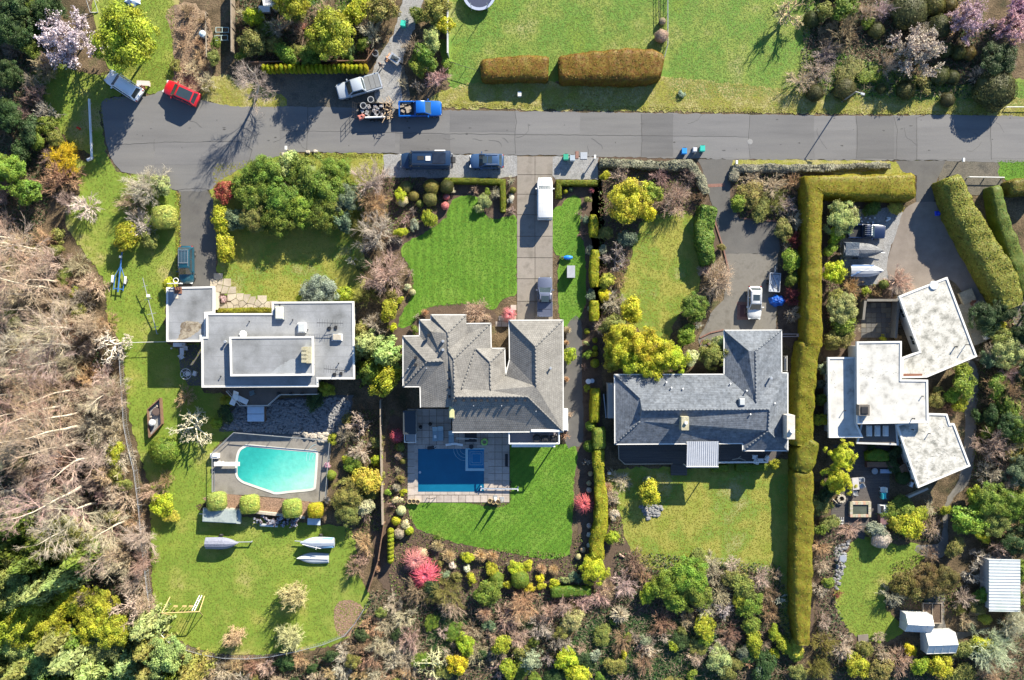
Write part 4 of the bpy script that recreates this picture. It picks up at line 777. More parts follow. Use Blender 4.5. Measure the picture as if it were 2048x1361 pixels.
def plant(px, py, d, h, kind, clr, group=None, sy=1.0, label=None, jitter=.10):
    r = random.Random(int(px * 131 + py * 17)); rad = d / 2 / PXM; c, word = CLR[clr]; nm, phrase, cate = NAMES[kind]
    zc = h * .55; base = G(px, py, zc); base.z = 0
    if label is None:
        size = 'tiny ' if d < 13 else ('small ' if d < 30 else ('' if d < 62 else 'large '))
        for wh in where(px, py):
            label = f'{size}{word} {phrase} {wh}'
            if label not in USED: break
        else: group = group or f'{word} plants in the {"upper" if py < 400 else "lower"} gardens'
    if len(label.split()) > 16: label = label.replace(' with leaning pale trunk', '').replace('twiggy bare small', 'bare')
    USED.add(label); rz = r.uniform(0, 6.28) if sy == 1.0 else 0.0
    col = tuple(max(.003, x * r.uniform(1 - jitter, 1 + jitter)) for x in c) + (1,); p = r.choice(PR[kind])
    def ob(name, me, parent=None):
        o = bpy.data.objects.new(name, me); COL.objects.link(o); o.color = col
        if parent: o.parent = parent
        return o
    if kind in ('tall', 'purple', 'blossom', 'leafL', 'cloud', 'fir', 'gnarl'):
        root = bpy.data.objects.new(nm, None); COL.objects.link(root); root.location = base; root.rotation_euler = (0, 0, rz)
        if kind in ('tall', 'purple'):
            s = h / (14 if kind == 'tall' else 7); ob('trunk', p[0], root).scale = (s, s, s); ob('crown', p[1], root).scale = (s, s, s)
            if kind == 'purple': root.children[1].scale = (s * 1.5, s * 1.5, s)
        elif kind == 'blossom':
            a = ob('limbs', p[0], root); a.scale = (rad, rad, h); a.color = (.22, .15, .12, 1); ob('crown', p[1], root).scale = (rad, rad * sy, h); t = ob('trunk', TRUNK, root); t.scale = (.14, .14, h * .3)
        else:
            ob('crown', p, root).scale = (rad, rad * sy, h)
            if kind != 'gnarl': t = ob('trunk', TRUNK, root); t.scale = (.16, .16, h * (.9 if kind == 'fir' else .55))
            else: t = ob('trunk', TRUNK, root); t.scale = (.13, .13, h * .25)
        o = root
    else:
        u = r.uniform(.82, 1.22) if sy == 1.0 and kind[:4] in ('leaf', 'twig') else 1.0
        o = ob(nm, p); o.location = base; o.rotation_euler = (0, 0, rz); o.scale = (rad * u, rad * sy / u, h)
    tag(o, label, cate, group); PLACED.append((px, py, d)); return o

# hedges: each one swept along its own line, with clipped leaf faces standing on the surface
def hedge(name, label, path, width, h, clr, seed=1, dens=30, size=.062, group=None, crown=.22, lump=.17, taper=.93):
    rng = np.random.default_rng(seed); zt = h
    P = np.array([tuple(G(x, y, zt * .8).xy) for x, y in path]); wd = width if isinstance(width, (list, tuple)) else [width] * len(path)
    pts = []; ws = []
    for i in range(len(P) - 1):
        n = max(2, int(np.linalg.norm(P[i + 1] - P[i]) / .35))
        for j in range(n): t = j / n; pts.append(P[i] + (P[i + 1] - P[i]) * t); ws.append((wd[i] + (wd[i + 1] - wd[i]) * t) / PXM / 2)
    pts.append(P[-1]); ws.append(wd[-1] / PXM / 2); pts = np.array(pts); ws = np.array(ws); n = len(pts); V = []; prof = [(-1, 0), (-1.0, .45), (-.97, .8), (-.86, .95), (-.6, 1.0), (-.2, 1.01), (.2, 1.01), (.6, 1.0), (.86, .95), (.97, .8), (1.0, .45), (1, 0)]
    for i in range(n):
        t = pts[min(n - 1, i + 1)] - pts[max(0, i - 1)]; t /= np.linalg.norm(t); nn = np.array([-t[1], t[0]])
        if 0 < i < n - 1:
            a = pts[i] - pts[i - 1]; b = pts[i + 1] - pts[i]; c = a.dot(b) / np.linalg.norm(a) / np.linalg.norm(b); nn = nn / max(.7, math.sqrt((1 + c) / 2))
        e = min(i, n - 1 - i); ef = 1.0 - .12 * (e == 0) ; hf = 1 - .10 * (e == 0)
        for u, z in prof:
            q = pts[i] + nn * u * ws[i] * (1 - (1 - taper) * z) * ef; s = mnoise.noise((q[0] * .7, q[1] * .7, z * 2 + seed)) * lump + mnoise.noise((q[0] * 2.1, q[1] * 2.1, z * 3 + seed)) * lump * .5
            V.append((q[0] + nn[0] * u * s, q[1] + nn[1] * u * s, max(0, z * h * hf + (s if z > .5 else 0))))
    k = len(prof); F = [(i * k + j, (i + 1) * k + j, (i + 1) * k + j + 1, i * k + j + 1) for i in range(n - 1) for j in range(k - 1)]; V = np.array(V); F = np.array(F)
    endc = []
    for i0 in (0, (n - 1) * k):
        for j in range(0, k // 2 - 1): endc.append((i0 + j, i0 + j + 1, i0 + k - 2 - j, i0 + k - 1 - j))
    FA = np.concatenate([F, np.array(endc)]); T = rng.uniform(.3, .6, len(V)); A = V[FA[:, 0]]; B = V[FA[:, 1]]; C = V[FA[:, 2]]; D = V[FA[:, 3]]
    nr = np.cross(C - A, D - B); ar = np.linalg.norm(nr, axis=1) / 2; nr = nr / (2 * ar[:, None] + 1e-9); cen = (A + B + C + D) / 4; ctr = np.array([pts[np.argmin(((pts - c[:2]) ** 2).sum(1))] for c in cen]); out = np.concatenate([cen[:, :2] - ctr, (cen[:, 2] - h * .5)[:, None]], 1); nr *= np.sign((nr * out).sum(1))[:, None]
    m = int(min(40000, ar.sum() * dens * 1.9)); f = rng.choice(len(FA), m, p=ar / ar.sum()); u = rng.uniform(0, 1, (m, 1)); v = rng.uniform(0, 1, (m, 1)); p = (A[f] * (1 - u) + B[f] * u) * (1 - v) + (D[f] * (1 - u) + C[f] * u) * v + nr[f] * rng.uniform(-.02, .05, (m, 1))
    QV, QF = quads(p, nr[f] + rng.normal(0, .1, (m, 3)), size, rng, .7, .45); pt = np.array([mnoise.noise((a[0] * .35, a[1] * .35, a[2])) for a in p]) * .35
    VV, FF, TT = cat((V, FA, T), (QV, QF, np.repeat(np.clip(rng.normal(.5, .17, m) + pt, 0, 1), 4))); o = link(name, np_mesh(name, VV, FF, LEAF, TT)); o.color = (*CLR[clr][0], 1) if isinstance(clr, str) else (*clr, 1)
    USED.add(label); return tag(o, label, 'hedge', group)
# ------------------------------------------------------------------ hedges
hedge('brown_hedge', 'small brown-topped clipped hedge at the road edge of the big lawn', [(962, 140), (1000, 137), (1050, 135), (1097, 137)], [44, 48, 52, 50], 1.7, (.20, .125, .02), 1, 45)
hedge('brown_hedge', 'large brown-topped clipped hedge at the road edge of the big lawn', [(1118, 137), (1180, 133), (1250, 131), (1300, 131), (1325, 136)], [52, 62, 70, 68, 48], 2.2, (.19, .115, .018), 2, 45)
hedge('corner_hedge', 'tall thick L-shaped hedge round the corner by the last driveway', [(1829, 372), (1780, 374), (1700, 373), (1628, 372), (1626, 440), (1626, 560), (1626, 695)], [56, 52, 50, 42, 36, 37, 38], 2.7, (.22, .19, .016), 3, 30, crown=.1)
hedge('long_hedge', 'middle length of tall hedge between dark shingle house and white flat-roofed house', [(1619, 684), (1612, 760), (1608, 830), (1606, 892)], [44, 42, 42, 44], 2.5, (.20, .19, .018), 4, 30)
hedge('long_hedge', 'short flared block of tall hedge beside the knobbly tree', [(1628, 882), (1612, 908), (1605, 944)], [30, 46, 40], 2.6, (.17, .17, .018), 5, 30)
hedge('long_hedge', 'long tapering hedge with brown top along the olive back lawn', [(1607, 942), (1607, 1050), (1605, 1160), (1604, 1240), (1606, 1290)], [44, 42, 42, 36, 26], 2.3, (.20, .18, .02), 6, 30)
hedge('sloping_hedge', 'broad sloping hedge running down right of the last driveway', [(1900, 355), (1928, 425), (1968, 495), (2006, 560), (2026, 615)], [44, 54, 60, 64, 48], 3.0, (.20, .205, .035), 7, 26, .10, lump=.22)
hedge('green_hedge', 'greener clipped hedge just right of the broad sloping hedge', [(1990, 372), (2004, 440), (2030, 510), (2060, 590)], [24, 28, 34, 38], 2.0, (.12, .16, .03), 8, 30)
hedge('green_hedge', 'brown-topped hedge cut off by the right edge, above the greener hedge', [(2020, 376), (2044, 372), (2090, 370)], [30, 34, 36], 2.2, (.17, .15, .03), 9, 30)
hedge('box_hedge', 'low L-shaped box hedge between gravel parking and striped lawn', [(886, 361), (950, 362), (1005, 364), (1006, 395), (1006, 424)], [11, 12, 12, 11, 11], .9, (.13, .15, .012), 10, 60, .06, lump=.03)
hedge('box_hedge', 'low box hedge below the roadside bins, beside white van', [(1117, 397), (1118, 366), (1150, 366), (1196, 366)], [12, 12, 12, 12], .9, (.13, .15, .012), 11, 60, .06, lump=.03)
for i, (p, w) in enumerate([([(1187, 430), (1188, 474)], 17), ([(1190, 500), (1188, 540), (1190, 574)], 17), ([(1189, 602), (1189, 642)], 18), ([(1191, 778), (1190, 845)], 19)]):
    hedge('column_hedge', ['lime clipped hedge block nearest the road, by the narrow lawn strip', 'lime clipped hedge block right of the blue recycling bag', 'lime clipped hedge block right of the grey pickup', 'lime clipped hedge block left of the dark shingle roof'][i], p, w, 1.5, (.26, .27, .015), 20 + i, 45, .07, 'lime hedge blocks along the side path', lump=.16)
hedge('wavy_hedge', 'squared green hedge block at the top of the wavy lime hedge', [(1199, 856), (1199, 898)], 26, 1.9, (.17, .22, .03), 25, 45, .07, lump=.06)
hedge('wavy_hedge', 'long wavy lime hedge right of the bright back lawn', [(1197, 900), (1199, 950), (1203, 1000), (1203, 1050), (1194, 1090), (1196, 1120)], [24, 20, 24, 28, 28, 30], 1.7, (.27, .27, .02), 26, 40, .08, lump=.2)
hedge('clipped_hedge', 'low clipped green hedge at the bottom of the shrub beds', [(1102, 1186), (1146, 1184), (1182, 1184)], [22, 21, 16], 1.1, (.10, .17, .02), 27, 45, .07, lump=.05)
hedge('lavender_hedge', 'grey-green lavender hedge along the road left of the asphalt driveway', [(1200, 326), (1260, 327), (1330, 332), (1378, 330), (1402, 356), (1412, 388)], [16, 17, 18, 20, 18, 14], .9, (.22, .22, .15), 28, 50, .10, lump=.25)
hedge('lavender_hedge', 'grey-green lavender hedge along the road right of the asphalt driveway', [(1466, 362), (1472, 338), (1530, 336), (1620, 337), (1700, 334), (1780, 332)], [20, 16, 15, 14, 13, 12], .8, (.24, .23, .17), 29, 50, .10, lump=.25)
hedge('mixed_hedge', 'dense green hedge along the curved asphalt driveway', [(1416, 412), (1408, 460), (1412, 500), (1420, 528)], [34, 34, 30, 24], 1.9, (.12, .19, .03), 30, 40, .12, lump=.35)
hedge('low_hedge', 'thin low hedge along the flagstone path and grey roof', [(432, 622), (490, 621), (543, 621)], 9, .6, (.22, .22, .02), 31, 60, .08)
hedge('deck_hedge', 'longer low hedge under white railing of the dark deck', [(1472, 936), (1534, 935)], 16, .9, (.13, .19, .02), 32, 50, .07); hedge('deck_hedge', 'short low hedge right of the glazed canopy', [(1424, 938), (1458, 937)], 15, .8, (.15, .2, .02), 33, 50, .07)
hedge('planter_hedge', 'domed green hedge in the brown planter behind the terrace', [(1733, 915), (1755, 912), (1778, 914)], [20, 28, 20], 1.0, (.13, .22, .02), 34, 60, .06)
# ------------------------------------------------------------------ plants, read off the photograph one by one: x, y, diameter (photo pixels), height (m), kind, colour
ORD = 'first second third fourth fifth sixth seventh eighth ninth tenth eleventh twelfth thirteenth fourteenth fifteenth sixteenth seventeenth eighteenth nineteenth twentieth twenty-first twenty-second twenty-third last'.split()
for k in range(24):
    plant(529 + 8.8 * k, 138 + .6 * math.sin(k), 10.5, 2.1 + .15 * math.sin(k * 2.1), 'ball', 'lime', 'row of small cypresses by the parking area', 1.6, f'{ORD[k]} small lime cypress from the left in the row above the gravel parking')
for k in range(8):
    plant(781, 1063 + 8.3 * k, 13, 1.5, 'ball', 'lime2', 'row of small lime shrubs by the timber fence', 1, f'{ORD[k]} small lime clipped shrub from the top in the short row beside the timber fence')
POS = """
137 78 118 6 blossom bls;262 85 140 8.5 leafL lime2;85 135 58 2.6 twigM tan;66 205 32 1.6 twigS brn;30 55 80 5 leafL dk;62 98 45 3 leafM grn;20 150 60 4 leafL dk;18 232 74 4 leafL dk;60 262 58 3.2 leafM dk;92 250 46 2.5 leafM grn;108 278 40 2.2 leafM olv;44 308 54 3 leafM dk;18 345 74 5 leafL brt;55 382 60 4 leafM grn;35 20 70 5 leafL dk;100 20 70 4 leafL dk;60 170 50 2.5 twigM gry
124 314 72 2.6 pale fors;118 356 82 3 twigM rust;165 412 66 2.8 twigM wht;128 402 50 2.5 twigM pur;115 472 36 1.8 leafS olv;72 384 22 1.4 leafS lime2;150 530 58 2.4 twigM tan;182 572 62 2.6 twigM pale;204 648 60 2.5 twigM ora;128 556 40 2 leafM olv;150 585 26 1.4 leafS lime
288 372 92 3 twigL pale;320 372 50 2 leafM pal;262 405 60 2.4 twigM tan;329 435 44 2.4 cube lpg;278 448 64 2.4 twigM pgr;250 476 66 2.4 leafM lime2;300 478 40 1.8 leafM olv
492 180 112 7.5 purple plum;590 4 86 6 leafL lime2;668 76 106 6.6 leafL lime2;505 32 46 3 leafM lime;508 86 60 3 leafM olv;552 52 62 3 twigM gry;574 108 54 2.6 leafM brt;622 112 50 2.6 leafM grn;650 22 60 3 twigM tan;716 22 62 3.2 leafM lime;762 20 66 3.4 leafM olv;742 62 52 2.6 twigM pale;735 95 30 1.8 twigS brn;428 116 32 1.6 leafM olv;413 165 42 1.8 twigM pale;432 88 24 1.4 leafS grn;480 110 28 1.8 leafS grn;405 40 30 1.4 twigS brn;365 60 30 1.2 twigM tan;385 140 40 1.3 twigM pale;352 130 26 1 leafS olv;372 20 34 1.5 twigM brn;408 130 30 1.2 twigM tan;398 85 28 1.1 twigM rust;395 110 36 1.4 twigS rust;362 90 30 1.2 twigS tan;535 60 40 2 leafM grn;640 60 36 2 leafM dk;600 60 46 2.4 twigM pur;700 100 30 2 leafM dk
864 80 50 2.6 leafM pal;852 112 56 2.6 leafM grn;826 92 50 2.4 twigM pur;872 22 60 3.2 leafM olv;890 50 40 2.6 leafM lime;836 132 44 2 leafM brt;874 154 50 2.6 twigM pnk;806 166 30 1.5 twigS tan;832 171 30 1.4 twigS gry;858 126 40 2 leafM grn;896 128 26 1.2 leafS brt;838 30 40 2 leafM grn
1323 72 27 1.5 topi gry;1325 43 14 .9 ball gry;1582 22 72 3.6 gnarl crm;1690 62 94 2.6 twigM brn;1690 14 62 3 leafM grn;1650 22 40 2.4 leafM olv;1738 22 54 2.6 twigM pale;1735 45 30 1.4 leafS brt;1820 20 76 2.2 topi dkolv;1868 8 46 2 topi brolv;1880 52 48 2 topi dkolv;1900 12 30 1.6 topi brolv;1835 102 108 4 blossom pgr;1778 128 50 2.4 twigM pgr;1940 42 84 4 blossom pbl;2028 62 80 4 blossom pbl;2035 20 60 3.4 blossom pbl;1890 100 32 1.5 topi dkolv;1917 105 30 1.6 topi dkolv;1938 106 28 1.5 topi brolv;1992 178 82 3.0 topi dkolv;1995 125 82 3.6 leafL dk;1965 150 46 2.4 twigM pgr;1690 178 46 1.5 topi dkolv;1630 186 34 1.4 topi dkolv;1763 178 20 1 topi dkolv;1812 180 38 1.4 topi dkolv;1896 200 30 1.2 topi dkolv;1880 150 40 1.4 topi dkolv;1906 155 28 1.2 topi dkolv;1607 160 66 2 twigM pnk;1640 140 60 1.8 twigM pnk;1700 140 60 .8 leafM olv;1740 150 50 .8 leafM grn;1850 170 40 .8 leafS olv;1660 100 50 1.8 twigM pur;2020 120 40 1.8 twigM pnk;1363 187 16 .5 leafS sil;1845 60 40 2.4 twigM pgr
530 345 84 3.6 leafL grn;508 392 84 3.4 leafL grn;562 396 84 3.8 leafL grn;618 345 82 3.6 leafL grn;650 385 86 3.8 leafL grn;604 418 80 3.5 leafL brt;560 438 76 3.3 leafL grn;650 428 78 3.4 leafL grn;694 400 64 3.2 leafL blu;512 432 64 3 leafL olv;480 372 46 2.6 leafM grn;672 345 60 3.2 leafL grn;682 440 50 3 leafM blu;580 330 60 2.6 leafM pal;470 440 50 2.4 leafM blu
450 383 50 2.4 leafM rbr;440 440 56 2.5 leafM lime;452 496 54 2.3 leafM lime;578 372 26 2.6 twigS pnk;740 362 92 4 twigL pgr;745 408 78 3.4 twigL ora;752 464 92 4 twigL pale;722 455 60 3 twigM olv;770 550 96 4.3 twigL pnk;702 522 24 1.4 twigS wht;728 530 34 1.8 leafM dk;800 392 30 1.6 leafM lime;802 466 28 1.6 leafM lime;642 582 82 3.6 leafL sil;612 596 40 1.8 leafM lime2;690 592 46 2.2 leafM lime2;732 592 54 2.8 twigM olv;778 622 46 2.4 leafM lime2;745 648 50 2.6 twigM gry
728 690 92 6 fir ever;764 712 92 6 fir ever;742 742 88 5.6 fir grn;770 764 66 4.5 leafM lime2;720 660 46 3.4 fir olv;654 778 34 1.8 leafM lime2;630 800 44 1.8 leafM dk;455 801 30 1.4 leafM lime2;452 828 40 1.6 leafM dk;432 845 26 1.2 leafS lime2;446 600 15 .5 leafS pbl;432 596 14 .5 leafS brn;340 571 36 1.4 leafM lime;785 655 20 1.2 leafS gold
368 795 48 1.5 twigM ora;386 856 84 3.4 gnarl lich;327 901 60 2.3 ballL grn;328 962 40 2 twigM brn;324 1012 56 2 leafM lime;342 1032 36 1.4 leafM yel;300 985 50 2.2 twigM tan;230 906 44 3 leafM lime2;666 877 23 1.4 leafS lime2;662 951 21 1.2 ballL brt;735 964 68 3 leafM yel;692 990 66 2.8 leafL olv;726 1012 46 2 leafM crm;698 1026 56 2.4 leafL olv;715 852 56 2.4 gnarl pgr;720 905 56 2.2 twigM pale;752 918 26 1.6 leafM lime;655 1000 16 .8 leafS pnk;690 870 50 2 twigM pur;705 930 40 1.6 leafM grn;655 930 14 .6 leafS pbl
726 1088 46 1.8 twigM ora;708 1140 48 1.8 twigM brn;722 1118 40 1.4 twigM tan;583 1196 62 3.4 pale straw;465 1278 44 3.2 pale straw;575 1278 60 3.2 pale straw;755 1139 15 .6 tuft ora
812 375 26 1.1 topi olv;827 392 21 1 ballL olv;863 374 31 1.5 topi olv;893 374 29 1.6 ballL dkolv;860 398 29 1.4 topi olv;840 408 15 .8 ball olv;804 402 24 1.2 topi crm;858 435 40 1.5 leafM lime2;890 412 16 .9 ball sal;893 394 13 .8 ball sal;826 420 20 1 twigS pur;905 380 14 .8 leafS pale;970 400 34 1.2 leafM pal;958 416 24 1 leafS pal;990 386 28 1.3 twigM pale;950 382 26 1 twigS tan;975 384 16 1 leafS brt;1026 381 13 .8 ball olv;1022 362 22 .9 twigS pale;1022 398 18 .7 leafS wht;1024 420 22 .8 twigS pnk;812 440 30 1 twigS pnk;830 452 24 .9 leafS sil
1131 383 10 .6 ball lime;1142 379 10 .6 ball blu;1183 381 13 .7 tuft sal;1176 400 16 .8 leafS olv;1160 425 18 .8 twigS pur;1170 440 20 .8 leafS blu;1165 470 24 .6 twigS brn;1181 590 25 1.1 leafS blu;1180 500 20 .9 leafS sil;1182 615 16 .8 leafS sil;1174 663 12 .6 ball lime2;1173 687 12 .7 leafS pal;1190 681 11 .7 ball lime2;1190 697 11 .7 ball lime2;1175 711 20 1.1 leafS brt;1190 708 13 .8 ball lime2;1190 727 18 1 ball lime2;1170 735 16 .7 twigS pur;1175 777 16 .9 leafS lime2;1182 852 22 1.2 ball brt;1179 893 24 1.3 ball grn;1175 925 20 .9 twigS pgr;1181 948 10 .6 ball crm;1178 967 10 .6 ball crm;1178 981 11 .6 ball wht;1178 1052 10 .6 ball wht;1178 1070 10 .6 ball wht;1178 1091 9 .6 ball wht;1166 1100 11 .6 ball crm;1157 1114 12 .6 ball crm
1140 710 33 2 leafM lime2;1133 686 13 .7 tuft ora;1133 759 14 .7 tuft ora;1135 660 18 .9 tuft crm;1018 630 34 1.2 weep sal;950 622 62 3.2 twigL pnk;850 626 18 .9 tuft ora;835 632 16 .8 twigS pnk;830 660 20 1 leafS grn;975 632 18 .8 twigS tan;1130 872 22 1.1 twigS ora;1140 830 18 .8 twigS pnk;820 545 20 1 twigS pnk;815 575 16 .8 leafS crm;825 585 13 .7 ball crm;800 600 18 .8 leafS lime;795 565 24 1.2 twigS pnk;785 590 28 1.4 leafS olv
793 872 32 1.3 weep pkr;800 895 18 1 ball olv;798 912 20 1 tuft tan;806 922 13 .7 ball olv;796 940 16 .8 twigS tan;803 958 18 .9 leafS olv;793 975 18 .9 tuft pale;808 985 16 .8 leafS lime;795 1000 20 1 leafS crm;802 1022 20 1.1 ball crm;792 1042 18 1 ball lime;812 1050 22 1.1 leafS crm;818 1062 18 1 ball lime;798 1068 22 1 ball gry;785 1010 18 .9 twigS pnk;776 985 16 .8 leafS brt
830 1122 58 1.4 weep sal;850 1150 68 1.6 weep pkr;875 1092 28 1 tuft ora;898 1112 30 1 tuft ora;936 1115 28 1 leafM lime;926 1112 14 .7 ball olv;961 1112 30 1.1 tuft ora;985 1113 28 1.1 tuft ora;985 1140 34 1.2 leafM lime;993 1158 29 1.3 ballL grn;1040 1160 38 1.6 ballL grn;975 1187 60 2.2 leafM grn;1032 1140 38 1.2 leafM lime;1055 1132 26 1 leafM lime;1083 1138 24 .9 tuft ora;1107 1140 24 .9 tuft ora;1079 1156 20 .9 leafS gold;1083 1172 20 .8 leafS lime;1108 1168 24 .9 leafS lime;1130 1160 20 1 leafS pal;1190 1140 62 2.4 leafL lime;1185 1130 44 2.3 leafM lime;1150 1155 30 1 leafS blu;915 1154 23 1 leafS olv;943 1158 25 1.1 leafS lime;933 1137 16 .8 leafS wht;845 1107 24 .9 leafS crm;890 1150 20 .8 leafS sil;905 1130 16 .6 leafS wht;1168 1008 46 1.4 weep pkr;875 1075 16 .7 leafS grn;1014 1170 20 1 leafS lime;1016 1128 12 .6 twigS tan;880 1130 18 .8 leafS olv;1060 1175 22 .9 leafS lime
1255 400 98 4.2 leafL lime;1292 425 42 3 leafM gold;1300 388 50 3 leafM brt;1352 396 78 2.8 twigL pnk;1320 350 50 1.6 twigM pur;1240 350 50 1.6 twigM pnk;1380 355 44 1.6 twigM pur;1210 352 22 1.6 leafM lime;1253 476 44 2.3 leafM blu;1213 468 34 2 leafM olv;1230 520 62 2.6 gnarl pur;1236 558 40 1.8 twigM rust;1216 562 38 1.8 leafM yel;1208 590 30 1.5 leafM gold;1230 604 54 2.2 twigM pale;1262 622 56 3 leafM lime;1228 650 52 3.2 leafM olv;1243 675 74 4.8 leafL lime;1284 690 78 5 leafL lime;1314 714 72 4.8 leafL lime;1264 722 72 4.6 leafL lime;1346 718 66 4.6 leafL lime;1300 738 56 4.6 leafL lime;1238 702 60 4.6 leafL lime;1222 724 50 3.6 leafM lime2;1380 716 38 3.6 leafM crm;1425 710 60 3.8 leafL olv;1438 690 40 3 leafM pal;1385 615 64 2.6 leafL grn;1373 670 46 1.8 leafM brt;1396 652 20 1.2 twigS wht;1440 562 82 3 twigL pale;1400 395 34 1.4 twigM brn;1410 540 30 1.4 twigM pale;1443 495 18 .9 leafM olv;1205 655 40 1.8 twigM pnk;1205 540 26 1.4 twigS brn;1198 470 24 1.4 leafS olv;1205 500 22 1.6 leafS sil
1478 406 40 2 leafM brt;1500 355 50 1.3 twigM tan;1540 370 66 1.5 twigM tan;1500 390 60 1.6 leafM olv;1545 405 66 1.7 twigM olv;1585 365 50 1.5 twigM rust;1520 420 50 1.4 leafM olv;1570 412 50 1.8 twigM gry;1590 440 50 2 twigM pale;1568 460 46 2 leafM olv;1590 480 40 2 twigM mar;1580 524 52 2.4 leafM brt;1586 592 42 1.8 twigM mar;1588 628 36 1.5 twigM pale;1585 560 34 1.8 leafM grn;1575 495 24 1.4 twigS pnk
1680 436 72 3.6 leafL pal;1700 430 36 2.4 leafM crm;1672 470 40 2.6 leafM lime2;1660 500 30 2.2 leafM brt;1668 546 50 3 leafM lime;1705 575 46 2 twigM rust;1732 582 20 1 leafS lime2;1768 569 18 1.3 ball olv;1802 562 66 2.6 twigM pnk;1745 420 40 1.4 leafM grn;1790 415 36 1.2 leafM yel;1752 585 26 1.2 twigS rust;1685 620 70 3 leafL pal;1690 650 60 2.8 leafM brt;1668 680 46 2.4 leafM olv;1690 680 40 2.4 leafM olv;1670 600 44 2.6 leafM olv;1710 655 24 1.8 twigS pale;1795 648 24 1.4 twigM rust;1794 672 18 1 leafS rust;1766 677 16 .8 leafS lime;1645 740 24 1.4 leafS sil;1644 800 30 1.8 leafM grn;1642 840 34 1.8 leafM lime2;1640 770 22 1.2 leafS blu
1928 770 58 2.8 leafM brt;1926 740 36 2 leafM brt;1905 790 38 1.8 leafM brt;1872 800 38 1.6 leafM olv;1900 820 30 1.4 twigM brn;1920 810 34 1.8 leafM lime2;1875 780 22 1 leafS olv;2010 786 86 3 twigL rust;1997 895 90 3.6 twigL pnk;1985 950 60 2.4 twigM pale;2015 704 72 3 leafL pal;1992 655 38 2 leafM lime;1980 830 44 2.6 leafM dk;1975 720 36 2.2 leafM blu;2040 860 60 4 leafL grn;2036 940 66 3.4 leafL blu;2030 1010 70 3.4 leafL grn;1978 1000 80 3.4 leafL grn;1950 995 44 2.6 leafM lime2;1935 1040 72 3 leafM brt;1990 1045 66 2.8 leafL olv;1965 1072 34 1.8 leafM lime;2030 1080 60 3 leafL dk;2035 1140 50 2.6 leafM grn;1975 860 36 2 leafM grn;1955 830 30 1.6 leafS dk
1680 912 64 4.2 cloud lime;1676 958 66 4.2 cloud lime;1655 985 40 2.4 leafM dk;1640 1010 50 1.8 leafM olv;1660 1045 40 1.4 leafM olv;1702 1060 50 1 twigM tan;1763 1079 38 1.7 topi pgr;1756 1060 48 1.8 leafM sil;1740 1065 26 1.2 leafM olv;1818 1052 62 1.9 leafM lime;1800 1020 66 1.6 leafM grn;1790 1045 40 1.6 leafM lime2;1838 1030 40 1.4 leafM lime2;1858 1018 36 1 twigM pale;1868 1060 50 1.2 twigM tan;1890 1020 26 1.2 leafM lime2;1862 1110 40 1 twigM brn;1806 955 30 1.2 ballL dk;1790 905 30 1.4 leafM dk;1785 930 36 1.2 leafM dk;1745 895 20 .8 leafS dk;1850 1160 66 2.2 leafL brolv;1888 1156 66 2.4 leafL brolv;1868 1178 56 2.2 leafM brolv;1806 1168 58 2 leafM brolv;1788 1195 54 1.9 twigM gry;1832 1185 46 1.9 leafM olv;1645 1098 44 2 twigM ora;1643 1130 42 1.8 twigM pnk;1655 1165 30 1.2 leafM brt;1640 1180 36 1.4 twigM pgr;1676 1190 22 1 twigS mar;1640 1060 30 1.4 leafS grn;1650 1245 34 1.4 twigM pgr;1758 1275 26 1.2 twigM pnk
1912 1096 46 2 leafM olv;1944 1150 50 1.8 gnarl gry;1958 1115 40 1.6 gnarl gry;1930 1200 50 1.8 twigM pnk;1955 1215 36 1.6 leafM olv;1970 1240 30 1.4 leafM yel;1938 1240 46 1.8 twigM tan;1920 1220 30 1.4 twigM olv;1965 1190 36 2 leafM grn;1985 1300 100 4.5 twigL lich;2035 1250 70 4 twigL lich;1965 1290 46 2.4 leafM lime;1930 1300 50 2.2 leafM olv;2030 1200 40 2.4 leafM grn;1820 1300 30 1.2 leafM gold;1880 1330 56 2.2 leafM lime;1838 1330 46 2 leafM lime2;1800 1325 60 2.2 twigM tan;1760 1340 56 2.2 leafM olv;1715 1330 56 2.2 leafM lime2;1690 1300 60 2.2 twigM pale;1650 1290 56 2 twigM olv;1640 1340 60 2.2 twigL olv;1730 1300 40 1.8 leafM olv;1920 1350 60 2 leafM olv;1985 1355 60 2.6 twigM tan;1900 1315 30 1.4 twigM pale;1770 1310 40 1.8 twigM pnk
1299 986 54 2.4 leafM lime;1226 1076 34 1.8 leafM lime2;1222 990 40 1 twigM pnk;1215 975 24 .8 tuft ora;1232 1000 20 .8 twigS wht;1240 960 50 .6 twigM tan;1230 1030 24 .8 leafS pale;1548 930 24 1.2 leafS lime2;1295 960 20 .9 leafS sil
1375 1150 86 3 leafL brt;1340 1165 80 2.8 leafL brt;1390 1190 70 2.6 leafL grn;1350 1200 60 2.4 leafM brt;1300 1180 56 2 leafM lime2;1270 1130 60 1.5 twigM brn;1250 1170 60 1.6 twigM pnk;1285 1150 40 1.4 twigM rust;1430 1150 50 1.4 twigM tan;1440 1190 60 1.8 twigM tan;1460 1155 46 1.3 leafM olv;1490 1175 66 1.9 leafM olv;1520 1160 50 1.5 twigM pgr;1500 1210 56 1.9 leafM grn;1540 1190 46 1.5 twigM brn;1480 1200 40 1.6 leafM lime2;1410 1215 50 1.7 twigM pgr;1450 1222 40 1.6 twigM wht;1540 1225 46 1.5 twigM brn;1555 1150 30 1.2 twigS gry;1560 1200 28 1.2 twigS wht;1425 1125 46 1 twigM pale;1395 1115 40 1 leafM olv;1465 1130 40 .9 twigM pale
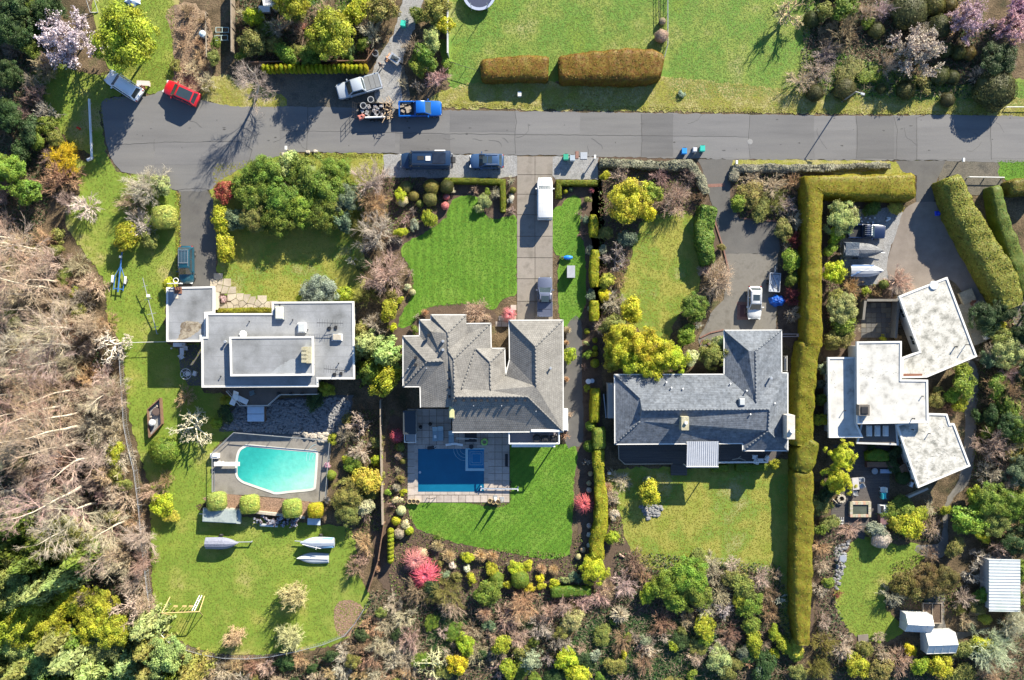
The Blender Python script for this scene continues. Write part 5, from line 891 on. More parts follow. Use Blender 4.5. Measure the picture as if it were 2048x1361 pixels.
1325 1250 60 1.8 twigM brn;1375 1240 40 1.4 twigM tan;1410 1255 56 2 leafM lime2;1412 1280 30 1.6 leafM brt;1345 1292 24 1.2 leafS lime2;1365 1262 24 1.2 leafM olv;1455 1280 44 1.5 twigM pur;1500 1250 44 1.8 leafM brt;1510 1285 52 1.8 leafM lime2;1485 1305 36 1.4 leafM blu;1545 1265 32 1.4 leafM lime2;1530 1290 36 1.3 twigM pur;1565 1290 44 1.6 leafM lime2;1590 1300 40 1.4 leafM yel;1440 1320 60 1.8 leafM pal;1455 1345 40 1.6 leafM olv;1390 1315 40 1.6 twigM pgr;1300 1300 40 1.6 twigS wht;1290 1282 28 1.2 leafS sil;1270 1275 30 1.2 twigS pnk;1435 1300 40 1.5 gnarl wht;1495 1325 30 1.2 twigS ora;1525 1345 36 1.4 leafS sil;1550 1310 26 1 leafS lime;1385 1350 24 1.2 leafS brt;1255 1275 20 1 leafS brt
835 1185 70 2.4 twigM brn;890 1190 80 2.6 twigL olv;860 1175 50 1.8 leafM dk;900 1215 60 2.2 twigM tan;968 1228 36 1.6 tuft ora;1045 1210 80 2.4 twigL ora;1030 1230 60 2 twigM tan;1130 1215 60 2 twigM pnk;1165 1205 56 1.8 twigM pnk;1100 1225 50 1.8 twigM tan;1145 1240 50 2 leafM pal;1150 1220 40 1.6 twigM olv;1080 1255 60 2 twigM gry;1035 1280 60 2 twigM pnk;1115 1280 50 2 twigM pur;1130 1290 36 1.8 twigM pgr;1160 1300 30 1.6 twigM pnk;930 1290 46 2.2 leafM lime2;1003 1290 44 2.2 leafM lime2;955 1265 32 1.4 twigS tan;915 1330 48 2.4 leafM gold;865 1330 70 2.2 gnarl crm;1060 1325 66 2.6 spruce sil;1017 1338 42 2 leafM lime2;1040 1305 36 1.6 leafS olv;1135 1320 54 2.2 leafM lime;1160 1352 54 2.2 leafM lime;1200 1195 50 1.6 twigM pnk;1240 1230 40 1.6 tuft pale;1225 1245 14 .8 leafS brt;980 1255 30 1.2 leafS blu;885 1265 30 1.2 gnarl gry;965 1310 24 1.2 leafS dk;1190 1310 26 1.2 leafS sil;1215 1180 40 1.4 twigM tan;1248 1310 18 1 leafS lime
""".strip().replace('\n', ';').split(';')
for row in POS:
    q = row.split(); plant(float(q[0]), float(q[1]), float(q[2]), float(q[3]), q[4], q[5])
# wild edges: every trunk, bush and crown is still its own object
def fill(poly, n, gap, species, group, seed):
    r = random.Random(seed); done = 0; pts = []; x0, x1 = min(p[0] for p in poly), max(p[0] for p in poly); y0, y1 = min(p[1] for p in poly), max(p[1] for p in poly)
    for _ in range(n * 40):
        if done >= n: break
        x, y = r.uniform(x0, x1), r.uniform(y0, y1)
        if not inside(poly, [(x, y)])[0] or any((x - a) ** 2 + (y - b) ** 2 < gap * gap for a, b in pts): continue
        k, c, d0, d1, h0, h1 = r.choice(species); plant(x, y, r.uniform(d0, d1), r.uniform(h0, h1), k, c, group); pts.append((x, y)); done += 1
WOOD = [(-30, 440), (60, 440), (130, 520), (165, 620), (195, 690), (220, 770), (225, 880), (255, 960), (278, 1060), (282, 1130), (200, 1140), (100, 1060), (-30, 1000)]
TALLW = [(-40, 450), (30, 450), (80, 540), (105, 640), (120, 740), (140, 860), (165, 960), (190, 1060), (180, 1110), (80, 1050), (-40, 1000)]
fill(TALLW, 36, 30, [('tall', 'pnk', 60, 60, 9, 14), ('tall', 'tan', 60, 60, 9, 14), ('tall', 'pale', 60, 60, 8, 12)], 'tall bare trees of the wood on the left', 61)
fill(WOOD, 110, 20, [('twigL', 'pnk', 60, 96, 2.5, 5), ('twigL', 'tan', 60, 90, 2.5, 5), ('twigM', 'tan', 50, 84, 2, 4.5), ('twigM', 'pale', 50, 84, 2, 4), ('twigM', 'tan', 50, 80, 2, 4), ('twigM', 'pur', 40, 70, 2, 3.5), ('twigL', 'pale', 60, 90, 3, 5), ('twigM', 'rust', 50, 70, 2, 3), ('leafM', 'olv', 30, 50, 1.4, 2.5)], 'bare undergrowth bushes of the wood on the left', 62)
fill([(-20, 1040), (120, 1050), (200, 1110), (180, 1150), (120, 1200), (-20, 1190)], 15, 44, [('fir', 'ever', 90, 120, 6, 9), ('leafL', 'ever', 80, 110, 5, 8), ('fir', 'grn', 90, 120, 6, 9), ('leafL', 'olv', 80, 110, 5, 8)], 'evergreens at the lower left', 63)
fill([(-20, 1180), (120, 1180), (190, 1200), (230, 1260), (200, 1290), (-20, 1280)], 16, 40, [('leafL', 'lime', 70, 100, 3, 5.5), ('leafL', 'lime2', 70, 90, 3, 5), ('leafL', 'lime2', 70, 100, 3, 5.5)], 'yellow-green trees at the lower left', 64)
fill([(-20, 1270), (220, 1270), (310, 1240), (335, 1290), (390, 1330), (380, 1380), (-20, 1390)], 24, 40, [('fir', 'ever', 90, 120, 5, 8), ('fir', 'grn', 80, 105, 3, 6), ('fir', 'olv', 90, 115, 5, 7), ('leafL', 'ever', 70, 90, 3, 6)], 'green trees at the lower left corner', 65)
for x, y, d, h, k, c in ((258, 1225, 76, 4.5, 'gnarl', 'pnk'), (285, 1215, 60, 3, 'twigL', 'pnk'), (215, 1060, 60, 9, 'tall', 'pale'), (190, 1120, 60, 8, 'tall', 'pnk'), (275, 1080, 70, 4, 'twigL', 'pnk'), (280, 1130, 60, 3.4, 'twigL', 'tan'), (265, 1170, 60, 3, 'twigL', 'pnk'), (225, 690, 70, 4, 'gnarl', 'wht'), (210, 800, 80, 5, 'twigL', 'pnk'), (190, 790, 60, 8, 'tall', 'pale'), (170, 1195, 50, 4, 'twigL', 'tan'), (215, 780, 70, 3.4, 'twigM', 'pnk')): plant(x, y, d, h, k, c)
fill([(400, 1330), (560, 1328), (700, 1300), (760, 1200), (800, 1190), (830, 1300), (810, 1380), (400, 1385)], 44, 24, [('twigM', 'brn', 40, 64, 1.2, 2.4), ('twigM', 'tan', 44, 70, 1.2, 2.6), ('twigM', 'pale', 40, 70, 1.2, 2.4), ('twigM', 'ora', 36, 60, 1, 2), ('leafM', 'olv', 24, 44, 1, 1.6), ('leafM', 'dk', 24, 44, 1, 1.8)], 'brambles below the curved wire fence', 66)
fill([(830, 1220), (1240, 1240), (1420, 1250), (1600, 1310), (1600, 1380), (830, 1380)], 44, 30, [('twigM', 'tan', 36, 66, 1, 2), ('leafM', 'dk', 30, 60, .8, 1.8), ('twigM', 'brn', 40, 70, 1, 2), ('leafM', 'olv', 30, 50, .8, 1.5), ('leafM', 'grn', 24, 50, .6, 1.2), ('twigS', 'gry', 30, 54, .8, 1.8)], 'scrub along the bottom edge', 67)  # darker species mix stands in for shade along the bottom edge
fill([(1960, 600), (2070, 620), (2070, 1200), (1990, 1100), (2000, 900), (1990, 760)], 26, 36, [('leafM', 'grn', 40, 60, 2, 3), ('twigM', 'pnk', 40, 60, 2, 3), ('leafM', 'olv', 40, 56, 2, 3), ('leafL', 'dk', 50, 70, 3, 4)], 'garden edge shrubs on the far right', 68)
fill([(-30, -30), (110, -30), (90, 200), (120, 300), (90, 430), (-30, 440)], 18, 34, [('leafM', 'dk', 44, 66, 2, 3.6), ('leafM', 'grn', 40, 60, 2, 3), ('twigM', 'pur', 40, 60, 2, 3), ('twigM', 'gry', 40, 60, 2, 3)], 'shaded thicket at the upper left', 69)
fill([(470, -30), (800, -30), (780, 60), (700, 118), (520, 118), (475, 100)], 16, 34, [('leafM', 'olv', 30, 50, 1.5, 2.5), ('twigM', 'tan', 30, 50, 1.4, 2.2), ('leafM', 'grn', 30, 46, 1.4, 2.2), ('twigM', 'brn', 30, 50, 1.2, 2)], 'garden shrubs behind the cypress row', 70)
fill([(1610, -30), (1900, -30), (1880, 90), (1750, 130), (1640, 120)], 14, 36, [('twigM', 'brn', 30, 54, 1, 2), ('leafM', 'olv', 30, 50, 1, 2), ('topi', 'dkolv', 30, 44, 1, 1.6), ('twigM', 'pgr', 40, 60, 1.2, 2.2)], 'heath garden shrubs at the upper right', 71)
fill([(690, 830), (755, 820), (768, 1000), (760, 1060), (720, 1060), (690, 940)], 12, 24, [('twigS', 'pnk', 24, 44, 1, 1.8), ('leafS', 'olv', 20, 34, .8, 1.4), ('leafS', 'lime', 16, 28, .7, 1.2), ('twigS', 'pur', 24, 40, 1, 1.6)], 'shrubs along the timber fence', 72)
# ground cover nobody could count: twigs, leaves and weeds lying between the plants
def cover(name, polys, n, clr, size, zmax, mat, seed, twig=False):
    rng = np.random.default_rng(seed); C = []
    ar = [abs(area2(p)) for p in polys]
    for p, a in zip(polys, ar):
        m = int(n * a / sum(ar) * 1.6); q = np.stack([rng.uniform(min(v[0] for v in p), max(v[0] for v in p), m * 2), rng.uniform(min(v[1] for v in p), max(v[1] for v in p), m * 2)], 1); q = q[inside(p, q)][:m]; C.append(q)
    q = np.concatenate(C); k = CAMH / CAMH / PXM; P = np.stack([(q[:, 0] - 1024) * k, (680.5 - q[:, 1]) * k, rng.uniform(.03, zmax, len(q)) ** 1.0], 1)
    if twig:
        d = rng.normal(0, 1, P.shape); d[:, 2] *= .4; d /= np.linalg.norm(d, axis=1, keepdims=True); L = rng.uniform(.15, .7, (len(P), 1)); A = P - d * L / 2; B = P + d * L / 2; A[:, 2] = np.maximum(A[:, 2], .02); B[:, 2] = np.maximum(B[:, 2], .02)
        V, F, T = prisms([(A[i], B[i], size, size * .6) for i in range(len(P))], rng)
    else:
        V, F = quads(P, np.tile([0, 0, 1.0], (len(P), 1)), size, rng, .7, .10 if name == 'grass' else .5); V[:, 2] = np.maximum(V[:, 2], .024); T = np.repeat(np.clip(rng.normal(.5, .11 if name == 'grass' else .22, len(P)), 0, 1), 4)
    o = link(name, np_mesh(name, V, F, mat, T)); o.color = (*clr, 1); return tag(o, kind='stuff')
THK = [[(400, 1330), (560, 1328), (690, 1295), (745, 1180), (1240, 1190), (1560, 1140), (1600, 1300), (1600, 1390), (400, 1390)], [(1230, 1100), (1560, 1130), (1560, 1260), (1230, 1200)], [(1640, 1040), (1690, 1060), (1670, 1200), (1710, 1290), (1980, 1290), (2060, 1100), (2060, 1390), (1620, 1390), (1636, 1200)], WOOD, [(-30, 980), (240, 960), (300, 1230), (390, 1390), (-30, 1390)], [(-30, -30), (110, -30), (90, 200), (120, 300), (90, 450), (-30, 460)], [(470, -30), (790, -30), (760, 60), (735, 120), (500, 122), (475, 100)], [(1610, -30), (1900, -30), (1990, 60), (1960, 200), (1640, 190), (1600, 150)]]
cover('fallen_twigs', THK, 26000, (.24, .18, .13), .022, .5, TWIG, 81, True)  # twig colour lowered to imitate shade on the thicket floor
cover('ground_ivy', THK, 36000, (.055, .095, .035), .13, .25, LEAF, 82)
BEDS = [[(690, 820), (766, 820), (770, 1060), (690, 1080)], [(775, 860), (812, 860), (818, 1010), (830, 1055), (930, 1092), (1140, 1108), (1160, 1060), (1200, 1190), (780, 1190)], [(1196, 330), (1390, 335), (1412, 400), (1400, 430), (1280, 440), (1240, 600), (1200, 700)], [(1460, 335), (1605, 335), (1605, 500), (1555, 480), (1555, 445), (1480, 440)], [(1655, 420), (1690, 430), (1690, 560), (1780, 570), (1650, 700)], [(1230, 940), (1250, 1090), (1216, 1090), (1210, 960)], [(1780, 1020), (1880, 1010), (1880, 1080), (1770, 1080)], [(1960, 620), (2060, 620), (2060, 1110), (1960, 1100), (1940, 1000)], [(1780, 1130), (1830, 1110), (1900, 1140), (1960, 1240), (1800, 1220)], [(770, 350), (880, 360), (900, 400), (800, 480), (770, 480)]]
cover('dead_leaves', BEDS + [[(340, 30), (390, 15), (422, 60), (418, 160), (390, 180), (352, 165)]], 15000, (.20, .135, .085), .075, .08, LEAF, 83)
cover('garden_weeds', BEDS, 9000, (.10, .14, .03), .10, .2, LEAF, 84)
cover('moss', [[(895, 214), (1600, 226), (2048, 232), (2048, 224), (1600, 218), (895, 207)], [(560, 306), (766, 308), (766, 316), (560, 318)], [(350, 384), (362, 384), (362, 560), (352, 560)]], 3500, (.25, .24, .04), .07, .05, LEAF, 85)
# standing grass on every lawn: short tufts, a few tens of thousands
for nm, c, n, s in (('lawn_grass', (.175, .21, .035), 34000, .07), ('lush_grass', (.095, .19, .02), 15000, .06), ('olive_grass', (.23, .225, .035), 17000, .07), ('field_grass', (.15, .215, .038), 22000, .075), ('dry_verge_grass', (.27, .25, .06), 8000, .08), ('rough_grass', (.05, .10, .03), 6000, .16)):
    cover('grass', LAWNS[nm], n, c, s, .032, LEAF, 90 + len(nm))
# ------------------------------------------------------------------ swimming pools
def basin(root, pts, zw, depth, linem, waterm):
    n = len(pts); m = MB(); b = [(p[0], p[1], -depth) for p in pts]; t = [(p[0], p[1], .03) for p in pts]
    m.poly(b); m.add(t + b, [(i, n + i, n + (i + 1) % n, (i + 1) % n) for i in range(n)])
    o = m.build('pool_shell', linem, root, normals=False); w_ = MB().poly([(p[0], p[1], zw) for p in inset(pts, .01)]).build('water_surface', waterm, root, normals=False); return o
def water_mat(name, deep, bump, scale):
    m = mk(name, [tuple(x * .92 for x in deep), deep, tuple(min(1, x * 1.1) for x in deep)], scale, .04, .05, 3, bump, spec=.5, bdist=.03); m.node_tree.nodes['Principled BSDF'].inputs['Coat Weight'].default_value = .3; return m
M_TURQ = mk('turquoise_water', [(.02, .27, .25), (.04, .37, .325), (.12, .46, .39), (.27, .55, .45)], .13, .06, .09, 1.8, .5, spec=.5, bdist=.04, contrast=.2)
N = M_TURQ.node_tree.nodes; L = M_TURQ.node_tree.links; rp = [n for n in N if n.type == 'VALTORGB'][0]; nz = rp.inputs[0].links[0].from_socket; ge = N.new('ShaderNodeNewGeometry'); mp = N.new('ShaderNodeMapping'); mp.inputs['Location'].default_value = G(505, 905); mp.vector_type = 'TEXTURE'; mp.inputs['Rotation'].default_value = (0, 0, math.radians(-42)); mp.inputs['Scale'].default_value = (9, 9, 1); L.new(ge.outputs['Position'], mp.inputs[0]); gr_ = N.new('ShaderNodeTexGradient'); L.new(mp.outputs[0], gr_.inputs[0]); ad = N.new('ShaderNodeMath'); ad.operation = 'MULTIPLY_ADD'; ad.inputs[1].default_value = .45; ad.inputs[2].default_value = .05; L.new(gr_.outputs['Fac'], ad.inputs[0]); a2 = N.new('ShaderNodeMath'); a2.operation = 'MULTIPLY_ADD'; a2.inputs[1].default_value = .5; L.new(nz, a2.inputs[0]); L.new(ad.outputs[0], a2.inputs[2]); L.new(a2.outputs[0], rp.inputs[0])   # depth tint painted into the water colour: teal top left, pale lower right
M_BLUEW = mk('blue_pool_water', [(.003, .085, .17), (.006, .12, .215)], .25, .05, .06, 1.6, .3, spec=.5, bdist=.03); M_SPA = mk('spa_water', [(.004, .12, .26), (.01, .17, .33)], .6, .05, .05, 3, .2, spec=.5)
M_COPE = plain('white_pool_coping', (.50, .49, .46), .6); M_TILEB = plain('pale_blue_tile', (.30, .45, .50), .4); M_LINER = plain('pool_liner', (.10, .5, .5), .6)
p1 = thing('swimming_pool', 'turquoise pool with white coping and curved left end', 'swimming pool', (0, 0, 0)); 
po = [(390 + x / 4, 860 + y / 4) for x, y in ((322, 300), (330, 210), (352, 155), (395, 125), (440, 117), (700, 142), (955, 163), (984, 180), (986, 215), (970, 440), (955, 478), (900, 492), (760, 505), (650, 517), (590, 500), (430, 445), (370, 420), (328, 375))]
PP = [tuple(G(x, y).xy) for x, y in smooth_poly(po, 3)]; PI_ = inset(PP, .30); n = len(PP)
if area2(PP) < 0: PP = PP[::-1]
m = MB(); m.add([(*a, .07) for a in PP] + [(*a, .07) for a in PI_] + [(*a, 0) for a in PP], [(i, (i + 1) % n, n + (i + 1) % n, n + i) for i in range(n)] + [(i, 2 * n + i, 2 * n + (i + 1) % n, (i + 1) % n) for i in range(n)]); m.build('coping', M_COPE, p1)
hole = [tuple(v) for v in PI_]
deckp = [tuple(G(x, y).xy) for x, y in ((467, 866), (659, 882), (650, 1000), (636, 1006), (560, 996), (425, 986), (424, 906))]
sheet('pool_deck', [(467, 866), (659, 882), (650, 1000), (636, 1006), (560, 996), (425, 986), (424, 906)], mk('pool_concrete', [(.13, .12, .105), (.21, .195, .175), (.165, .155, .135)], .7, .9, .12, 10, .2, bdist=.02), .02, .3, False)
o = MB().poly([(x, y, .045) for x, y in hole]).build('water_surface', M_TURQ, p1, normals=False)
# underwater entry steps and hand rail
for k in range(3):
    m = MB()
    for j in range(6):
        t0, t1 = math.radians(95 + 15 * j), math.radians(110 + 15 * j); c = G(634, 905); R_ = .8 + .55 * k
        a, b = Vector((c.x + R_ * math.cos(t0) * .7, c.y + R_ * math.sin(t0) - .9, .05)), Vector((c.x + R_ * math.cos(t1) * .7, c.y + R_ * math.sin(t1) - .9, .05)); m.tube(a, b, .03, None, 4)
    m.build('pool_step', M_TILEB, p1)
tag(solo('diving_board', 'long white diving board over the turquoise pool', 'diving board', MB().box((*G(457, 927).xy, .62), (3.2, .5, .07)).box((*G(440, 926).xy, .3), (.25, .45, .6)).box((*G(447, 926).xy, .3), (.12, .4, .58)), M_WHITE))
solo('pool_slide_base', 'white boxy stand at the pool corner beside the diving board', 'stand', MB().box((*G(432, 911).xy, .35), (1.0, .6, .7)).box((*G(432, 909).xy, .75), (.9, .4, .1)).box((*G(427, 911).xy, .5), (.2, .5, .5)), M_WHITE)
rl = thing('glass_railing', 'low railing around the turquoise pool deck', 'railing', (0, 0, 0)); rail(rl, [(424, 985), (424, 906), (467, 866), (659, 882), (650, 998)], 0, 1.0, M_GREY, None, 2.0)
p2 = thing('swimming_pool', 'rectangular blue pool with square spa in its corner', 'swimming pool', (0, 0, 0))
q = [tuple(G(x, y).xy) for x, y in ((836, 984), (968, 984), (968, 938), (933, 938), (933, 898), (836, 898))]
MB().poly([(x, y, .025) for x, y in q]).build('water_surface', M_BLUEW, p2, normals=False)
m = MB()
for i, (x0, y0, x1, y1) in enumerate(((829, 890, 836, 990), (968, 890, 977, 990), (836, 890, 968, 898), (836, 984, 968, 990))):
    a, b = G(x0, y0), G(x1, y1); L_ = max(abs(b.x - a.x), abs(b.y - a.y)); k = int(L_ / .9)
    for j in range(k):
        if abs(b.x - a.x) > abs(b.y - a.y): c = ((a.x + (b.x - a.x) * (j + .5) / k), (a.y + b.y) / 2); d = (abs(b.x - a.x) / k - .03, abs(a.y - b.y) - .02)
        else: c = ((a.x + b.x) / 2, a.y + (b.y - a.y) * (j + .5) / k); d = (abs(b.x - a.x) - .02, abs(a.y - b.y) / k - .03)
        MB().box((*c, .02), (*d, .08)).build('coping_stone', PAVM[j % 3], p2)
for x0, y0, x1, y1 in ((931, 897, 936, 942), (936, 937, 969, 942), (936, 896.5, 969, 899)):
    a, b = G(x0, y0), G(x1, y1); MB().box(((a.x + b.x) / 2, (a.y + b.y) / 2, .05), (abs(b.x - a.x), abs(a.y - b.y), .14)).build('spa_wall', M_TILEB, p2)
MB().poly([(*G(x, y).xy, .05) for x, y in ((936, 937), (968, 937), (968, 899), (936, 899))]).build('spa_water', M_SPA, p2, normals=False)
for s in (13, 9):
    m = MB(); c = G(953, 917)
    for a, b in (((-1, -1), (1, -1)), ((1, -1), (1, 1)), ((1, 1), (-1, 1)), ((-1, 1), (-1, -1))): m.tube((c.x + a[0] * s / 16, c.y + a[1] * s / 16, .055), (c.x + b[0] * s / 16, c.y + b[1] * s / 16, .055), .025, None, 4)
    m.build('spa_ledge', M_TILEB, p2)
for k in range(3):
    m = MB(); c = G(931, 898); R_ = .7 + .4 * k
    for j in range(5):
        t0, t1 = math.radians(180 + 18 * j), math.radians(198 + 18 * j); m.tube((c.x + R_ * math.cos(t0), c.y + R_ * math.sin(t0), .03), (c.x + R_ * math.cos(t1), c.y + R_ * math.sin(t1), .03), .02, None, 4)
    m.build('pool_step', M_TILEB, p2)
m = MB(); m.tube((*G(840, 945).xy, .05), (*G(840, 945).xy, .09), .16, .16, 10); m.build('skimmer_float', M_GALV, p2)
# ------------------------------------------------------------------ vehicles
M_TYRE = plain('tyre_rubber', (.018, .018, .018), .8); M_RIM = plain('alloy_rim', (.35, .36, .37), .35, .7); M_LAMP = plain('headlamp', (.6, .62, .62), .15); M_TAIL = plain('tail_lamp', (.35, .015, .012), .3); M_BLACKP = plain('black_trim', (.02, .02, .022), .5); M_CHROME = plain('roof_rail', (.5, .5, .52), .3, .7)
_tm = MB(); _rm = MB(); _tm.tube((0, -.11, 0), (0, .11, 0), .35, .35, 18); _rm.tube((0, -.115, 0), (0, .115, 0), .2, .2, 12)
TYRE, RIM = _tm.mesh('tyre', M_TYRE), _rm.mesh('rim', M_RIM)
def bevel(o, w=.06):
    bm = bmesh.new(); bm.from_mesh(o.data); bmesh.ops.remove_doubles(bm, verts=bm.verts, dist=.001); bmesh.ops.bevel(bm, geom=[e for e in bm.edges if len(e.link_faces) == 2], offset=w, segments=2, affect='EDGES', clamp_overlap=True)
    for f in bm.faces: f.smooth = True
    bm.to_mesh(o.data); bm.free(); o.data.set_sharp_from_angle(angle=math.radians(38))
def paint(name, c): return plain(name, c, .28, .1, .5, .03, .8)
def vehicle(name, label, cat, px, py, ang, L, W, col, kind='suv', Ht=1.7, rails=True, sunroof=False, glassroof=False, belt=1.0, nose=1.15, group=None):
    """ang: heading in the photo, degrees clockwise from right (0 = right, 90 = down)"""
    base = G(px, py, Ht * .6); base.z = .03; root = thing(name, label, cat, base, -math.radians(ang), group); h = L / 2; wy = W / 2
    def ring(x, w, zl, zt, rnd=.12):
        return [(x, -w * .94, zl), (x, -w, zl + .22), (x, -w, zt - rnd * 1.6), (x, -w * .97, zt - rnd * .5), (x, -w * .86, zt), (x, 0, zt + .05), (x, w * .86, zt), (x, w * .97, zt - rnd * .5), (x, w, zt - rnd * 1.6), (x, w, zl + .22), (x, w * .94, zl)]
    if kind == 'suv': st = [(-h, .72, .5, belt * .88), (-h + .12, .92, .35, belt * .95), (-h + .5, .99, .28, belt), (-h + 1.2, 1, .26, belt), (0, 1, .26, belt), (h - nose - .5, 1, .26, belt), (h - nose, .99, .28, belt * .98), (h - .55, .97, .3, belt * .9), (h - .2, .88, .34, belt * .82), (h - .04, .70, .42, belt * .70)]
    elif kind == 'van': st = [(-h, .88, .4, belt), (-h + .1, .98, .32, belt), (-h + 1, 1, .28, belt), (0, 1, .28, belt), (h - nose, 1, .28, belt), (h - .5, .96, .3, belt * .93), (h - .12, .86, .34, belt * .85), (h, .70, .4, belt * .7)]
    else: st = [(-h, .90, .45, belt * .98), (-h + .1, .98, .4, belt), (-h + 1.9, 1, .35, belt), (0, 1, .32, belt), (h - nose, 1, .32, belt), (h - .5, .98, .34, belt * .97), (h - .15, .92, .36, belt * .92), (h - .02, .8, .42, belt * .8)]
    if kind == 'pickup':
        bl = .36 * L; s2 = [s for s in st if s[0] > -h + bl]; s2 = [(-h + bl, 1, .35, belt)] + s2; MB().loft([ring(x, wy * w, a, b) for x, w, a, b in s2]).build('body', col, root, smooth=True).data.set_sharp_from_angle(angle=math.radians(35))
        bed = MB(); bx = -h + bl / 2
        bed.box((bx, -wy * .93, .72), (bl, .14, .62)); bed.box((bx, wy * .93, .72), (bl, .14, .62)); bed.box((-h + .06, 0, .72), (.12, W * .9, .62)); bed.box((bx, 0, .55), (bl, W * .9, .2)); bed.build('cargo_bed', col, root)
        MB().box((bx + .05, 0, .67), (bl - .2, W * .84, .05)).build('bed_liner', M_BLACKP, root)
    else: MB().loft([ring(x, wy * w, a, b) for x, w, a, b in st]).build('body', col, root, smooth=True).data.set_sharp_from_angle(angle=math.radians(35))
    # cabin
    if kind == 'suv': xb0, xb1, xr0, xr1, wr = -h + .16, h - nose, -h + .55, h - nose - .75, .77
    elif kind == 'van': xb0, xb1, xr0, xr1, wr = -h + .05, h - nose, -h + .14, h - nose - .55, .92
    else: xb0, xb1, xr0, xr1, wr = -h + .36 * L + .02, h - nose - .12, -h + .36 * L + .28, h - nose - .85, .80
    bz, rz = belt - .02, Ht; bw = wy * .95; rw = wy * wr
    B = [Vector(v) for v in ((xb0, -bw, bz), (xb1, -bw * .95, bz), (xb1, bw * .95, bz), (xb0, bw, bz))]; T = [Vector(v) for v in ((xr0, -rw, rz - .05), (xr1, -rw * .97, rz - .05), (xr1, rw * .97, rz - .05), (xr0, rw, rz - .05))]
    T2 = [Vector(v) for v in ((xr0 + .1, -rw * .88, rz), (xr1 - .1, -rw * .86, rz), (xr1 - .1, rw * .86, rz), (xr0 + .1, rw * .88, rz))]
    CB = MB().add(B + T + T2, [(0, 1, 5, 4), (1, 2, 6, 5), (2, 3, 7, 6), (3, 0, 4, 7), (4, 5, 9, 8), (5, 6, 10, 9), (6, 7, 11, 10), (7, 4, 8, 11), (8, 9, 10, 11)]); bevel(CB.build('cabin', col, root))
    def pane(nm, a, b, c, d, u0, u1, v0, v1):
        f = lambda u, v: (a * (1 - u) + b * u) * (1 - v) + (d * (1 - u) + c * u) * v
        nn = (b - a).cross(d - a).normalized() * .012; cc = (a + b + c + d) / 4
        if nn.dot(cc - Vector((0, 0, bz))) < 0: nn = -nn
        MB().add([f(u0, v0) + nn, f(u1, v0) + nn, f(u1, v1) + nn, f(u0, v1) + nn], [(0, 1, 2, 3)]).build(nm, M_GLASS, root)
    pane('windscreen', B[1], B[2], T[2], T[1], .06, .94, .03, .93)
    if kind != 'van': pane('rear_window', B[3], B[0], T[0], T[3], .1, .9, .2, .92)
    for a, b, c, d in ((B[0], B[1], T[1], T[0]), (B[3], B[2], T[2], T[3])):
        if kind == 'van': pane('side_window', a, b, c, d, .74, .97, .25, .9)
        elif kind == 'pickup': pane('side_window', a, b, c, d, .08, .93, .12, .88)
        else: pane('side_window', a, b, c, d, .04, .46, .15, .88); pane('side_window', a, b, c, d, .50, .94, .12, .88)
    if glassroof: MB().box(((xr0 + xr1) / 2 - .05, 0, rz + .004), ((xr1 - xr0) * .86, rw * 1.55, .02)).build('glass_roof', M_GLASS, root)
    if sunroof: MB().box((xr1 - .75, 0, rz + .004), (.75, rw * 1.25, .02)).build('sunroof', M_GLASS, root)
    for s in (-1, 1):
        for x in (-h + .95, h - .95): w_ = link('wheel', TYRE, root, (x, s * (wy - .10), .33)); link('rim', RIM, w_, (0, 0, 0))
        MB().box((h - .14, s * wy * .66, belt * .72), (.22, .34, .13), -s * .35).build('headlight', M_LAMP, root); MB().box((-h + .05, s * wy * .78, belt * .8), (.10, .16, .3)).build('tail_light', M_TAIL, root)
        MB().box((xb1 - .35, s * (wy + .09), bz + .1), (.14, .22, .14)).build('wing_mirror', col, root)
        if rails: MB().tube((xr0 + .15, s * rw * .82, rz + .05), (xr1 - .2, s * rw * .82, rz + .05), .025, None, 6).box((xr0 + .2, s * rw * .82, rz), (.08, .04, .1)).box((xr1 - .25, s * rw * .82, rz), (.08, .04, .1)).build('roof_rail', M_CHROME, root)
    MB().box((h - .03, 0, .42), (.14, W * .7, .16)).build('front_bumper', M_BLACKP, root); MB().box((-h + .01, 0, .46), (.12, W * .78, .16)).build('rear_bumper', M_BLACKP if kind != 'pickup' else M_CHROME, root)
    root['_dims'] = [xr0, xr1, rz, rw]; del root['_dims']; return root, (xr0, xr1, rz, rw)
vehicle('parked_minivan', 'silver minivan parked nose to the trees at the road end', 'minivan', 245.5, 170, 213, 4.9, 1.95, paint('silver_blue_paint', (.80, .83, .87)), 'suv', 1.75)
vehicle('parked_car', 'bright red car with dark glass roof parked by the verge', 'car', 362, 186, 204, 4.6, 1.9, paint('red_paint', (.50, .012, .02)), 'suv', 1.65, False, glassroof=True)
vp, dd = vehicle('pickup_truck', 'silver pickup truck with folding grey bed cover', 'pickup truck', 717, 172, 164, 5.6, 2.0, paint('silver_paint', (.36, .40, .45)), 'pickup', 1.85, False, belt=1.08)
for k in range(3): MB().box((-2.8 + .36 * 5.6 / 2 - .55 + .62 * k, 0, 1.05), (.58, 1.66, .05)).build('bed_cover_panel', mk('tonneau_grey', [(.15, .155, .16), (.19, .195, .2)], 2, .7, .1), vp)
vb, dd = vehicle('pickup_truck', 'bright blue pickup truck hitched to the loaded trailer', 'pickup truck', 840, 217, -1, 5.3, 1.9, paint('blue_paint', (.006, .10, .42)), 'pickup', 1.75, False, belt=1.0)
jk = MB(); r = random.Random(3)
for k in range(14): jk.box((-1.7 + r.uniform(-.8, .75), r.uniform(-.6, .6), .76 + r.uniform(0, .1)), (r.uniform(.15, .8), r.uniform(.08, .35), .12), r.uniform(0, 3))
